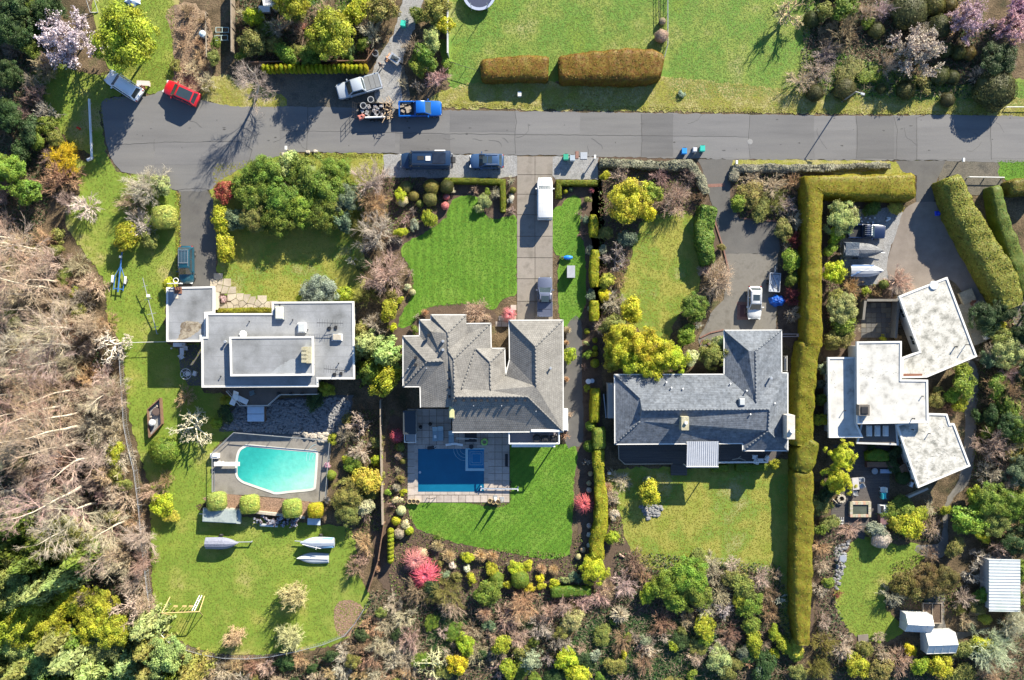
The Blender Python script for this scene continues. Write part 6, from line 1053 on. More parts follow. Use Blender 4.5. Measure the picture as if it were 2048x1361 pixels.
tag(jk.build('scrap_lumber', M_WOOD, None, G(840, 217) + Vector((0, 0, .02)), math.radians(1)), 'loose timber offcuts lying in the blue pickup bed', 'scrap wood'); USED.add('loose timber offcuts lying in the blue pickup bed')
vc, dd = vehicle('camper_van', 'dark navy high-roofed camper van with white roof hatch', 'camper van', 852, 320, 180, 6.4, 2.0, paint('navy_paint', (.012, .03, .07)), 'van', 2.5, False, belt=1.15, nose=1.0)
MB().box((-.35, .05, 2.53), (.58, .55, .1)).build('roof_hatch', M_WHITE, vc); MB().box((.55, .0, 2.51), (.8, .5, .05)).build('roof_vent', M_BLACKP, vc); MB().box((-1.7, 0, 2.53), (1.6, 1.3, .06)).build('solar_panel', mk('solar_cell', [(.01, .015, .03), (.02, .03, .05)], 2, .3, .1), vc); MB().tube((-2.3, -.75, 2.58), (1.6, -.75, 2.58), .03).tube((-2.3, .75, 2.58), (1.6, .75, 2.58), .03).build('roof_rail', M_BLACKP, vc)
MB().box((-1.8, -.93, 2.45), (1.3, .14, .12)).build('awning', M_WHITE, vc); MB().tube((-3.25, -.6, 1.4), (-3.25, .6, 1.4), .04).tube((-3.3, -.35, 1.3), (-3.3, .35, 1.3), .33, .33, 12).build('spare_carrier', M_BLACKP, vc)
vs, dd = vehicle('parked_suv', 'navy blue SUV with twin roof windows on the gravel parking strip', 'SUV', 973, 322, 180, 4.2, 1.85, paint('steel_blue_paint', (.035, .075, .16)), 'suv', 1.72)
for k in range(2): MB().box((-.35 + .62 * k - .1, 0, 1.725), (.52, .85, .02)).build('roof_window', M_GLASS, vs)
vw, dd = vehicle('white_van', 'plain white panel van on the concrete driveway', 'van', 1090, 397, -90, 5.3, 1.95, paint('white_van_paint', (.66, .66, .65)), 'van', 2.15, False, belt=1.1, nose=1.1)
for k in range(5): MB().box((-.35, -.6 + .3 * k, 2.152), (3.1, .04, .018)).build('roof_rib', M_GUTTER, vw)
for k in range(4): MB().box((-1.7 + .95 * k, 0, 2.150), (.03, 1.5, .012)).build('roof_seam', M_GUTTER, vw)
for y_ in (-.3, .3): MB().box((2.02, y_, 1.16), (.75, .03, .03)).build('bonnet_crease', M_GUTTER, vw)
vg, dd = vehicle('crew_pickup', 'slate grey crew-cab pickup with ribbed bed cover near the garage wing', 'pickup truck', 1090, 594, -90, 4.9, 1.85, paint('slate_paint', (.10, .115, .17)), 'pickup', 1.75, True, True, belt=1.02)
for k in range(2): MB().box((-2.45 + .36 * 4.9 / 2 - .4 + .83 * k, 0, 1.0), (.78, 1.5, .05)).build('bed_cover_panel', paint('slate_cover', (.085, .095, .14)), vg)
vt, dd = vehicle('parked_suv', 'teal green SUV with roof rack nosed up to the flat-roofed garage', 'SUV', 371, 530, 90, 4.7, 1.85, paint('teal_paint', (.010, .065, .10)), 'suv', 1.8)
m = MB()
for k in range(7): m.tube((-1.75, -.54 + .18 * k, 1.88), (-.15, -.54 + .18 * k, 1.88), .018, None, 4)
for x in (-1.75, -.15): m.tube((x, -.6, 1.88), (x, .6, 1.88), .03)
m.build('roof_rack', M_CHROME, vt)
vehicle('parked_suv', 'white SUV with sunroof parked over the brick square', 'SUV', 1510, 606, 91, 4.1, 1.75, paint('white_paint_car', (.62, .62, .61)), 'suv', 1.65, True, True)
vj, dd = vehicle('jeep_truck', 'old dark blue jeep truck with open bed and light bar', 'pickup truck', 1735, 463, 2, 4.6, 1.75, paint('dark_blue_paint', (.012, .022, .06)), 'pickup', 1.8, False, belt=1.1, nose=1.3)
m = MB()
for k in range(6): m.tube((.15, -.55 + .22 * k, 1.9), (.25, -.55 + .22 * k, 1.9), .09, .09, 8)
m.build('light_bar', M_LAMP, vj); m = MB()
for k in range(5): m.tube((-.62, -.5 + .25 * k, 1.83), (.1, -.5 + .25 * k, 1.83), .02, None, 4)
m.build('roof_rib', M_CHROME, vj)
# ------------------------------------------------------------------ trailers and boats
def wheels(root, xs, wy, z=.3):
    for x in xs:
        for s in (-1, 1): w_ = link('wheel', TYRE, root, (x, s * wy, z)); w_.scale = (.8, .8, .8); link('rim', RIM, w_, (0, 0, 0))
def th(name, label, cat, px, py, ang=0, z=.02, group=None): b = G(px, py); b.z = z; return thing(name, label, cat, b, -math.radians(ang), group)
t = th('loaded_trailer', 'open utility trailer piled with branches and rubbish behind the blue pickup', 'trailer', 752, 226, 0); wheels(t, (-.4, .5), 1.05)
m = MB(); m.box((0, 0, .5), (4.2, 1.9, .08));
for s in (-1, 1): m.box((0, s * .95, .75), (4.2, .06, .45))
m.box((2.1, 0, .75), (.06, 1.9, .45)); m.build('trailer_bed', M_BLACKP, t); MB().tube((2.1, .5, .5), (3.3, 0, .5), .05).tube((2.1, -.5, .5), (3.3, 0, .5), .05).build('drawbar', M_BLACKP, t)
m = MB()
for y in np.linspace(-.9, .9, 4): m.tube((-2.15, y, .5), (-2.6, y, 1.7), .03, None, 4)
for k in range(4): m.tube((-2.15 - .15 * k, -.9, .5 + .4 * k), (-2.15 - .15 * k, .9, .5 + .4 * k), .025, None, 4)
m.build('loading_ramp', M_BLACKP, t)
m = MB(); r = random.Random(4)
for k in range(46): p = Vector((r.uniform(1.0, 2.2), r.uniform(-1.1, 1.2), r.uniform(.8, 1.5))); m.tube(p, p + Vector((r.uniform(-.5, .6), r.uniform(-.8, .8), r.uniform(-.2, .5))), .05, .03, 4)
solo('branch_pile', 'heap of cut pale branches at the front of the loaded trailer', 'branches', m, mk('cut_branches', [(.36, .25, .15), (.52, .40, .27)], 3, .9, .3, coord='obj'), loc=G(752, 226))
m = MB()
for k in range(30): m.box((r.uniform(-1.6, 1.0), r.uniform(-.65, .7), r.uniform(.6, 1.0)), (r.uniform(.15, .5), r.uniform(.15, .4), r.uniform(.15, .3)), r.uniform(0, 3))
solo('rubbish_heap', 'jumble of dark and pale rubbish in the middle of the loaded trailer', 'rubbish', m, mk('mixed_rubbish', [(.02, .02, .02), (.45, .45, .47), (.05, .04, .04), (.25, .22, .22)], 3.5, .7, .2, contrast=.12), loc=G(752, 226))
solo('rolled_pipe', 'long pale rolled pipe lying along the trailer side', 'pipe', MB().tube((-1.2, -.88, 1.08), (1.3, -.8, 1.08), .11, .11, 8), M_WHITE, loc=G(752, 226)); solo('red_blanket', 'crumpled pinkish red cloth at the trailer rear corner', 'cloth', MB().box((-1.75, -.8, .95), (.7, .7, .2), .4, .6).box((-1.5, -.6, 1.05), (.4, .5, .2), 1, .5), plain('faded_red_cloth', (.45, .16, .13), .9), loc=G(752, 226))
BK = plain('bucket_grey', (.33, .34, .35), .6)
for px, py, z, lb in ((743.5, 203, .05, 'round grey bucket standing on the road above the trailer'), (730, 217, .5, 'round grey bucket at the rear left of the trailer'), (752.5, 111, .05, 'round dark barrel beside the gravel driveway gate')):
    p = G(px, py); m = MB(); rr = .40; n = 14; ring = lambda r_, z_: [(r_ * math.cos(2 * math.pi * i / n), r_ * math.sin(2 * math.pi * i / n), z_) for i in range(n)]
    m.loft([ring(rr * .85, 0), ring(rr, .8), ring(rr * .84, .8), ring(rr * .72, .08)], False); m.add(ring(rr * .72, .08), [tuple(range(n))]); solo('bucket', lb, 'bucket', m, BK if py > 150 else M_GREY, loc=(p.x, p.y, z))
def boat_hull(L, W, Hh, n=11, stern=.86, tw=.0):
    rings = []
    for i in range(n):
        u = i / (n - 1); w_ = W / 2 * (stern + (1 - stern) * math.sin(min(1, u * 2.2) * math.pi / 2)) * (1 - max(0, (u - .45) / .55) ** 2.3); w_ = max(w_, .03); x = -L / 2 + L * u; hh = Hh * (1 + .18 * u * u)
        rings.append((x, w_, hh))
    return rings
def boat_mesh(L, W, Hh, z0, crown=.25, stern=.86):
    R_ = []
    for x, w_, hh in boat_hull(L, W, Hh, 12, stern): R_.append([(x, -w_ * .35, z0), (x, -w_ * .85, z0 + hh * .55), (x, -w_, z0 + hh), (x, -w_ * .5, z0 + hh + crown * .75 * (w_ * 2 / W)), (x, 0, z0 + hh + crown * (w_ * 2 / W)), (x, w_ * .5, z0 + hh + crown * .75 * (w_ * 2 / W)), (x, w_, z0 + hh), (x, w_ * .85, z0 + hh * .55), (x, w_ * .35, z0)])
    return MB().loft(R_)
def boat(name, label, px, py, ang, L, W, Hh, z0, mat, crown, trailer=True, stern=.86, split=None):
    t = th(name, label, 'boat', px, py, ang); o = boat_mesh(L, W, Hh, z0, crown, stern).build('hull_cover', mat, t)
    return t
M_TARP = mk('grey_tarp', [(.14, .15, .20), (.20, .21, .27), (.17, .18, .23)], 1.5, .6, .12, 5, .5, coord='obj', bdist=.1); M_TARPD = mk('dark_tarp', [(.02, .035, .06), (.05, .07, .10), (.10, .11, .13)], .9, .45, .15, 4, .8, coord='obj', bdist=.12); M_TARPS = mk('silver_tarp', [(.05, .055, .065), (.15, .155, .165), (.08, .085, .095)], 1.1, .45, .12, 4, .9, coord='obj', bdist=.12); M_BOATC = mk('pale_blue_boat_cover', [(.27, .31, .38), (.37, .40, .46)], 1, .6, .06, 4, .3, coord='obj')
t = boat('covered_boat', 'grey fabric-covered boat on a trailer pointing right on the lower lawn', 449, 1083, 0, 4.0, 1.5, .6, .4, M_TARP, .5, stern=.95); wheels(t, (-.3,), .85); MB().tube((1.2, 0, .5), (3.6, .05, .5), .06).box((3.5, .05, .3), (.12, .12, .5)).build('drawbar', M_GALV, t)
t = boat('covered_sailboat', 'blue and white covered boat on a trailer pointing left on the lower lawn', 638, 1082, 180, 4.2, 1.45, .55, .45, M_BOATC, .35); wheels(t, (-.3,), .8); MB().box((-1.3, 0, 1.12), (1.4, 1.25, .1), 0, .85).build('blue_cover', plain('sky_blue_cover', (.16, .33, .52), .6), t); MB().tube((1.4, 0, .5), (2.9, -.1, .5), .06).build('drawbar', M_GALV, t); MB().tube((-.5, .7, 1.2), (1.8, .15, 1.25), .035).tube((-.1, 0, 1.1), (.1, .8, 1.3), .03).build('spar', M_WHITE, t)
t = th('upturned_boat', 'white dinghy lying upside down on the lower lawn', 'boat', 627, 1116, 181)
R_ = []
for x, w_, hh in boat_hull(3.9, 1.35, .5): R_.append([(x, -w_, .02), (x, -w_ * .97, .2), (x, -w_ * .62, .42), (x, -.06, .5), (x, 0, .58), (x, .06, .5), (x, w_ * .62, .42), (x, w_ * .97, .2), (x, w_, .02)])
MB().loft(R_).build('hull', plain('pale_hull', (.42, .45, .50), .4), t); MB().tube((-1.9, 0, .57), (1.9, 0, .5), .03).build('keel', M_WHITE, t)
t = boat('tarped_boat', 'large boat under dark blue and silver tarps beside the jeep truck', 1718, 503, 2, 5.0, 1.75, .8, .5, M_TARPS, .45, stern=.97); wheels(t, (-.5,), .9); MB().box((-1.5, 0, 1.55), (2.0, 1.85, .38), 0, .82).build('dark_tarp', M_TARPD, t); MB().tube((1.8, -.1, .5), (3.0, -.15, .5), .05).build('drawbar', M_GALV, t)
t = boat('covered_dinghy', 'small boat with smooth pale cover below the tarped boat', 1729, 543, 0, 4.1, 1.55, .65, .15, plain('pale_cover', (.27, .29, .33), .55), .28, stern=.95); m = MB()
rg = boat_hull(4.1, 1.55, .65, 12, .95); R2 = [[(x, 0, .83 + .0), (x, w_ * .98, .84 if i else .84)] for i, (x, w_, hh) in enumerate(rg)]
MB().tube((-1.0, 0, 1.1), (1.9, 0, 1.05), .03).build('cover_ridge', M_WHITE, t); MB().add([(-2.04, -.70, .9), (-2.04, .74, .88), (.9, .72, .93), (-.3, .1, 1.125), (-1.2, -.3, 1.09)], [(0, 4, 3, 2, 1)]).build('blue_cover', plain('denim_cover', (.08, .15, .30), .6), t)
t = th('boat_trailer', 'empty blue boat trailer with white wheel guards on the left grass', 'trailer', 243, 555, -84); MB().tube((-1.9, 0, .55), (3.2, 0, .55), .09).tube((-1.7, -.6, .5), (.1, -.6, .5), .06).tube((-1.7, .6, .5), (.1, .6, .5), .06).tube((-1.5, -.6, .5), (-1.5, .6, .5), .06).tube((0, -.6, .5), (1.4, 0, .55), .05).tube((0, .6, .5), (1.4, 0, .55), .05).build('frame', plain('trailer_blue', (.03, .12, .34), .5), t); wheels(t, (-.35,), .8)
for s in (-1, 1): MB().box((-.35, s * .8, .68), (.95, .28, .08), 0, .8).build('wheel_guard', M_WHITE, t)
MB().box((2.5, 0, .8), (.3, .22, .4)).build('winch_post', M_WHITE, t)
t = th('flat_trailer', 'flat trailer under a stained green-grey tarp below the cube shrubs', 'trailer', 449, 1029, 3); MB().box((0, 0, .8), (4.7, 1.7, .5)).box((-.2, 0, 1.1), (4.2, 1.5, .12)).build('tarp', mk('green_grey_tarp', [(.13, .17, .17), (.30, .34, .33), (.20, .24, .25)], .7, .5, .1, 4, .4, coord='obj'), t); wheels(t, (-.4, .5), .8); MB().tube((-2.3, 0, .5), (-3.0, 0, .45), .05).build('drawbar', M_GALV, t)
t = th('utility_trailer', 'small grey utility trailer with crossed bars near the blue tarp', 'trailer', 1546, 566, 94); MB().box((0, 0, .5), (2.3, 1.3, .1)).box((0, .65, .65), (2.3, .06, .3)).box((0, -.65, .65), (2.3, .06, .3)).box((-1.15, 0, .65), (.06, 1.3, .3)).box((1.15, 0, .65), (.06, 1.3, .3)).build('trailer_box', mk('weathered_panel', [(.12, .14, .18), (.40, .43, .48), (.22, .24, .28)], 1.8, .6, .2, coord='obj'), t); MB().tube((-1, -.5, .84), (1, .5, .84), .035).tube((.2, -.6, .86), (1, .5, .86), .035).tube((-1.0, -.6, .83), (-1.0, .6, .83), .03).build('cross_bar', M_BLACKP, t); wheels(t, (0,), .75, .28); MB().tube((-1.15, 0, .5), (-2.0, 0, .5), .05).build('drawbar', M_GALV, t)
m = MB(); n = 14; rings = []
for j in range(6):
    a = j / 5 * math.pi / 2; rings.append([((1.05 * math.cos(a) * (1 + .13 * math.sin(i * 2.3 + j))) * math.cos(2 * math.pi * i / n), (.75 * math.cos(a) * (1 + .16 * math.cos(i * 3.1))) * math.sin(2 * math.pi * i / n), .05 + .75 * math.sin(a) + .05 * math.sin(i * 1.7 + j * 2)) for i in range(n)])
solo('blue_tarp', 'crumpled royal blue tarp over a pile beside the white SUV', 'tarp', m.loft(rings), mk('royal_blue_tarp', [(.004, .05, .28), (.01, .10, .44)], 2, .35, .1, 4, .7, coord='obj', bdist=.1), loc=G(1553, 602))
m = MB(); rings = [[((.9 - .4 * j) * (1 + .25 * math.sin(i * 2.1 + j)) * math.cos(2 * math.pi * i / n), (.6 - .25 * j) * (1 + .2 * math.cos(i * 2.9)) * math.sin(2 * math.pi * i / n), .05 + .25 * j) for i in range(n)] for j in range(3)]
solo('sheet_heap', 'blue and white plastic sheet heap on grass at the top edge', 'tarp', m.loft(rings), mk('blue_white_sheet', [(.03, .22, .6), (.6, .65, .7), (.05, .30, .65)], 2.5, .4, .1, coord='obj'), loc=G(266, 4))
solo('blue_sheet', 'small flat blue plastic sheet in hedge shade on the last driveway', 'tarp', MB().box((0, 0, .08), (1.1, .6, .12), .1, .8).box((.1, .05, .18), (.6, .35, .1), .5, .6), plain('deep_blue_plastic', (.01, .04, .5), .4), loc=G(1878, 427))
# ------------------------------------------------------------------ bins, poles, street things
def bin_(label, px, py, c, ang=0, s=1.0):
    t = th('wheelie_bin', label, 'bin', px, py, ang); col = plain('bin_' + label.split()[0] + str(px), c, .5); MB().box((0, 0, .5), (.52 * s, .58 * s, .9), 0, 1.16).build('bin_body', col, t); MB().box((-.02, .03, 1.0), (.64 * s, .72 * s, .09), 0, .9).box((0, -.33 * s, .98), (.5 * s, .08, .06)).build('lid', col, t)
    m = MB()
    for k in (-1, 1): m.tube((k * .24 * s - .03, .3, .1), (k * .24 * s + .03, .3, .1), .1, .1, 8)
    m.build('wheels', M_TYRE, t); MB().box((0, .40 * s, 1.0), (.4 * s, .05, .05)).build('handle', M_BLACKP, t); return t
bin_('blue wheelie bin at the left of three on the road edge', 1366, 306, (.01, .20, .55)); bin_('small grey bin between the blue and teal road bins', 1387, 303, (.45, .46, .50), 0, .75); bin_('teal green wheelie bin at the right of three on the road edge', 1402, 301, (.02, .36, .30))
bin_('green-lidded wheelie bin standing on the gravel shoulder', 1131, 318, (.03, .28, .18)); bin_('grey wheelie bin right of the green one on the gravel shoulder', 1144, 320, (.28, .33, .38)); bin_('turquoise wheelie bin in the narrow gravel driveway at the top', 808, 53, (.03, .42, .32), 10)
t = th('street_lamp', 'tall grey street lamp with long road shadow at the upper right', 'street lamp', 1684, 204); MB().tube((0, 0, 0), (0, 0, 4.4), .09, .06, 8).build('pole', M_GREY, t); MB().tube((0, 0, 4.35), (.55, -.2, 4.5), .045).build('bracket', M_GREY, t); MB().box((.75, -.3, 4.5), (.55, .28, .14), -.3, .8).build('lamp_head', M_GALV, t)
for px, py, lb, hh in ((1188, 319, 'white-topped mailbox post on the gravel shoulder', 1.2), (1916, 325, 'white-topped mailbox post beside the last driveway', 1.2), (577, 301, 'slim post with white cap on the road edge', 1.1), (1470, 328, 'white box post at the corner of the asphalt driveway', .7)):
    t = th('mailbox_post', lb, 'mailbox', px, py); MB().box((0, 0, hh / 2), (.1, .1, hh)).build('post', M_WOOD, t); MB().box((0, .02, hh + .12), (.26, .5, .24), 0, .9).build('mailbox', M_WHITE, t)
for k, (px, py) in enumerate(((567, 310), (575, 311), (582, 309), (616, 305), (631, 304))):
    m = MB(); r = random.Random(k); n = 8; m.loft([[(.32 * f * (1 + r.uniform(-.2, .2)) * math.cos(6.283 * i / n), .25 * f * (1 + r.uniform(-.2, .2)) * math.sin(6.283 * i / n), z_) for i in range(n)] for f, z_ in ((1, 0), (.95, .15), (.55, .3))]); solo('boulder', ['first pale boulder from the left on the road corner verge', 'second pale boulder from the left on the road corner verge', 'third pale boulder from the left on the road corner verge', 'single small stone alone on the verge edge', 'white boulder at the right on the road corner verge'][k], 'boulder', m, M_STONE, loc=G(px, py))
solo('electrical_box', 'small white utility box in the shade of the small brown hedge', 'utility box', MB().box((0, 0, .3), (.4, .5, .6), 0, .95).box((0, 0, .62), (.44, .54, .05)), M_WHITE, loc=G(1039, 191))
solo('manhole_cover', 'round iron manhole cover in the road', 'manhole', MB().tube((0, 0, .024), (0, 0, .036), .34, .33, 20).tube((0, 0, .03), (0, 0, .042), .24, .24, 20), plain('cast_iron', (.20, .20, .20), .6), loc=G(1500, 284))
t = th('water_meter_lid', 'rectangular steel lid in the gravel shoulder by the road', 'meter lid', 1166, 312); MB().box((.1, 0, .03), (.85, .85, .05)).build('steel_lid', M_GALV, t); MB().box((-.75, .1, .025), (.4, .9, .05)).build('brick_border', M_BRICKP, t)
t = th('road_barrier', 'long white steel road barrier closing the left end of the road', 'barrier', 187, 262)
MB().box((0, 0, .75), (.14, 7.5, .32), math.radians(2.6)).box((.1, 0, .75), (.05, 7.5, .12), math.radians(2.6)).build('beam', M_WHITE, t)
for k in range(5): MB().box((-.12 - (-3.4 + 1.7 * k) * .045, -3.4 + 1.7 * k, .4), (.14, .14, .8)).build('barrier_post', M_WOOD, t)
MB().box((-.17, -3.75, .75), (.5, .3, .34), .4).build('end_plate', M_WHITE, t)
t = th('fire_hydrant', 'red fire hydrant on the shaded grass left of the barrier', 'hydrant', 160, 258); MB().tube((0, 0, 0), (0, 0, .6), .13, .12, 10).tube((0, 0, .6), (0, 0, .75), .15, .05, 10).tube((-.22, 0, .45), (.22, 0, .45), .06).build('hydrant_body', plain('hydrant_red', (.5, .03, .02), .5), t)
solo('green_lawn_table', 'tan rectangular table with a white side tray by the red car', 'table', MB().box((0, 0, .7), (1.6, .6, .05)).box((-.6, 0, .35), (.06, .5, .7)).box((.6, 0, .35), (.06, .5, .7)), plain('pale_pink_board', (.55, .45, .42), .7), loc=G(291, 170), rz=-.05)
solo('terracotta_pot', 'round orange pot beside the pale table', 'pot', MB().tube((0, 0, 0), (0, 0, .5), .25, .36, 12, False).tube((0, 0, .5), (0, 0, .42), .30, .22, 12, True), plain('terracotta', (.45, .20, .12), .8), loc=G(288, 178))
t = th('goal_frame', 'white rectangular net frame at the top left', 'goal', 187, 16); MB().tube((-.4, .8, .05), (-.4, .8, 1.2), .04).tube((.6, .8, .05), (.6, .8, 1.2), .04).tube((-.4, .8, 1.2), (.6, .8, 1.2), .04).tube((-.4, -.6, .05), (.6, -.6, .05), .04).tube((-.4, .8, 1.2), (-.4, -.6, .05), .04).tube((.6, .8, 1.2), (.6, -.6, .05), .04).build('frame', M_WHITE, t)
t = th('trampoline', 'round dark trampoline half cut by the top edge', 'trampoline', 959, -6); n = 28; R_ = lambda r_, z_: [(r_ * math.cos(6.2832 * i / n), r_ * math.sin(6.2832 * i / n), z_) for i in range(n)]
MB().add(R_(1.7, .9), [tuple(range(n))]).build('jumping_mat', plain('trampoline_mat', (.03, .04, .08), .7), t); MB().loft([R_(1.7, .93), R_(2.05, .93), R_(2.05, .88), R_(1.7, .88)], False).build('pad_ring', plain('pad_blue_grey', (.30, .34, .45), .5), t); m = MB()
for k in range(6): a = 1.047 * k; m.tube((2 * math.cos(a), 2 * math.sin(a), 0), (2 * math.cos(a), 2 * math.sin(a), 2.4), .04)
m.build('leg', M_GALV, t)
# person
def skin_figure(parent, name, joints, edges, mat):
    me = bpy.data.meshes.new(name); me.from_pydata([j[:3] for j in joints], edges, []); me.materials.append(mat); o = link(name, me, parent); md = o.modifiers.new('skin', 'SKIN'); sv = me.skin_vertices[0].data
    for i, j in enumerate(joints): sv[i].radius = (j[3], j[4] if len(j) > 4 else j[3]); sv[i].use_root = (i == 0)
    sb = o.modifiers.new('sub', 'SUBSURF'); sb.levels = 1; sb.render_levels = 1; return o
t = th('person', 'person in dark jacket and trousers standing on the gravel driveway', 'person', 763, 135, 30)
SK = plain('skin', (.45, .28, .2), .6)
J = [(0, 0, .95, .13, .10), (0, 0, 1.15, .14, .10), (0, 0, 1.38, .16, .10), (0, 0, 1.5, .06), (0, .01, 1.66, .10, .11), (.2, 0, 1.4, .06), (.3, .05, 1.15, .045), (.28, .22, .98, .035), (.28, .3, .93, .045), (-.2, 0, 1.4, .06), (-.3, .03, 1.15, .045), (-.3, .15, .95, .035), (-.3, .2, .88, .045), (.1, 0, .88, .09), (.13, .03, .5, .065), (.14, -.02, .1, .05), (.14, .14, .05, .045), (-.1, 0, .88, .09), (-.13, -.02, .5, .065), (-.15, -.1, .1, .05), (-.15, .06, .05, .045)]
skin_figure(t, 'body', J, [(0, 1), (1, 2), (2, 3), (3, 4), (2, 5), (5, 6), (6, 7), (7, 8), (2, 9), (9, 10), (10, 11), (11, 12), (0, 13), (13, 14), (14, 15), (15, 16), (0, 17), (17, 18), (18, 19), (19, 20)], SK)
skin_figure(t, 'jacket', [(0, 0, .93, .16, .13), (0, 0, 1.15, .17, .13), (0, 0, 1.40, .19, .13), (.2, 0, 1.42, .08), (.3, .05, 1.15, .065), (.285, .2, 1.0, .055), (-.2, 0, 1.42, .08), (-.3, .03, 1.15, .065), (-.3, .13, .97, .055)], [(0, 1), (1, 2), (2, 3), (3, 4), (4, 5), (2, 6), (6, 7), (7, 8)], plain('dark_jacket', (.02, .025, .04), .8))
skin_figure(t, 'trousers', [(0, 0, .94, .15, .12), (.1, 0, .86, .11), (.13, .03, .5, .085), (.14, -.02, .1, .07), (-.1, 0, .86, .11), (-.13, -.02, .5, .085), (-.15, -.1, .1, .07)], [(0, 1), (1, 2), (2, 3), (0, 4), (4, 5), (5, 6)], plain('dark_trousers', (.025, .03, .045), .8))
skin_figure(t, 'hair', [(0, -.02, 1.72, .10, .11), (0, -.04, 1.66, .09, .08)], [(0, 1)], plain('dark_hair', (.03, .02, .015), .7))
t = th('wheelbarrow', 'metal wheelbarrow full of dark debris near the gravel driveway', 'wheelbarrow', 791, 121, 35); m = MB(); m.loft([[(-.5, -.3, .35), (.5, -.25, .35), (.5, .25, .35), (-.5, .3, .35)], [(-.75, -.45, .7), (.7, -.4, .7), (.7, .4, .7), (-.75, .45, .7)]], True); m.build('tray', M_GALV, t); w_ = link('wheel', TYRE, t, (.85, 0, .25)); w_.scale = (.7, .6, .7); MB().tube((-1.2, -.3, .6), (.8, -.05, .28), .03).tube((-1.2, .3, .6), (.8, .05, .28), .03).build('handle', M_WOOD, t)
solo('debris_load', 'dark clippings heaped in the wheelbarrow', 'clippings', MB().box((0, 0, .75), (1.1, .6, .16), .1, .7).box((.1, .05, .85), (.5, .4, .12), .8, .5), plain('dark_clippings', (.04, .05, .06), .9), loc=G(791, 121) , rz=-math.radians(35)); solo('wood_offcuts', 'orange-brown offcuts lying left of the wheelbarrow', 'wood', MB().box((0, 0, .1), (.5, .5, .2), .3).box((.2, .4, .08), (.3, .4, .15), .9).box((-.1, -.3, .07), (.4, .25, .14), .5), plain('fresh_cut_wood', (.55, .30, .18), .8), loc=G(777, 117))
# garden frames top left
for k, (px, py, lb) in enumerate(((446, 62, 'pale metal rack, upper of two in the shaded garden plot'), (444, 78, 'pale metal rack, lower of two in the shaded garden plot'))):
    m = MB(); m.tube((-.8, -.3, .3), (.8, -.3, .3), .05).tube((-.8, .3, .3), (.8, .3, .3), .05).tube((-.8, -.3, .3), (-.8, .3, .3), .05).tube((.8, -.3, .3), (.8, .3, .3), .05).tube((0, -.3, .3), (0, .3, .3), .05)
    for a in (-.8, .8):
        for b in (-.3, .3): m.tube((a, b, 0), (a, b, .3), .05)
    solo('metal_rack', lb, 'rack', m, plain('mint_metal', (.3, .38, .36), .5), loc=G(px, py), rz=.05 * k)
solo('water_tank', 'pale round tank beside the thin garden fence', 'tank', MB().tube((0, 0, 0), (0, 0, .8), .42, .42, 14).tube((0, 0, .8), (0, 0, .95), .42, .15, 14), plain('pale_tank', (.45, .55, .60), .5), loc=G(409, 72)); solo('garden_bench', 'dark slatted bench at the foot of the leaning fence', 'bench', (lambda m: [m.box((0, -.35 + .18 * k, .45), (1.0, .12, .05)) for k in range(5)] and m.box((-.45, 0, .22), (.08, .8, .44)).box((.45, 0, .22), (.08, .8, .44)))(MB()), M_TIMBER, loc=G(885, 74)); solo('red_bench', 'dull red bench among shrubs behind the cypress row', 'bench', (lambda m: [m.box((0, -.3 + .2 * k, .45), (1.3, .15, .05)) for k in range(4)] and m.box((-.5, 0, .2), (.1, .6, .4)).box((.5, 0, .2), (.1, .6, .4)))(MB()), plain('dull_red_paint', (.22, .05, .04), .7), loc=G(604, 56)); solo('brick_stack', 'small stack of red boards among the yellow-green bushes', 'boards', (lambda m: [m.box((0, -.3 + .16 * k, .15 + .02 * k), (.9, .13, .12)) for k in range(5)] and m)(MB()), M_RUST, loc=G(494, 62), rz=.4)
# ------------------------------------------------------------------ fences
def board_fence(label, pts, h, mat, bw=.16, gap=.02, thick=.05, name='board_fence', tall=True):
    root = thing(name, label, 'fence', G(*pts[0])); P = [G(x, y) for x, y in pts]; bm_ = MB().box((0, 0, h / 2), (bw, thick, h)).mesh('board', mat)
    for a, b in zip(P, P[1:]):
        l = (b - a).length; n = max(1, int(l / (bw + gap))); ang = math.atan2(b.y - a.y, b.x - a.x); loc0 = -root.location
        if n <= 150:
            for i in range(n): p = a + (b - a) * (i + .5) / n; link('board', bm_, root, p + loc0, ang)
        else:
            m = MB()
            for i in range(n): p = a + (b - a) * (i + .5) / n; m.box((p.x, p.y, h / 2), (bw, thick, h), ang)
            o = wpart(root, 'boards', m, mat); o['kind'] = 'stuff'
        k = max(1, int(l / 2.4))
        for i in range(k + 1): p = a + (b - a) * i / k; o = MB().box((0, 0, h / 2 + .03), (.11, .11, h + .06)).build('post', mat, root, p + loc0 + Vector((.05, .05, 0)), ang)
        c = (a + b) / 2; wpart(root, 'rail', MB().box((c.x, c.y, h + .02), (l, .12, .05), ang), mat)
    return root
board_fence('tall grey board fence leaning along the left side of the big lawn', [(897, -30), (897, 116)], 1.8, mk('grey_fence_boards', [(.36, .37, .38), (.48, .49, .50)], 2, .85, .15, 9, .3, coord='obj'), .2); board_fence('grey garden fence running down to the purple bare tree', [(470, -30), (471, 112)], 1.6, M_WOOD); board_fence('dark timber fence behind the row of small cypresses', [(505, 131), (735, 128)], 1.3, M_TIMBER, .2); board_fence('short dark gate panel by the gravel driveway barrel', [(736, 127), (750, 106)], 1.2, M_TIMBER); board_fence('long pale timber fence between the two pool gardens', [(764, 800), (765, 900), (768, 1045)], 1.5, M_WOOD, .2); board_fence('dark low timber fence slanting towards the curved wire fence', [(770, 1045), (758, 1120), (738, 1180)], .9, M_TIMBER, .2)
board_fence('thin pale rail fence at the garden plot edge', [(415, 30), (417, 118)], .7, M_WOOD, .12, .5)
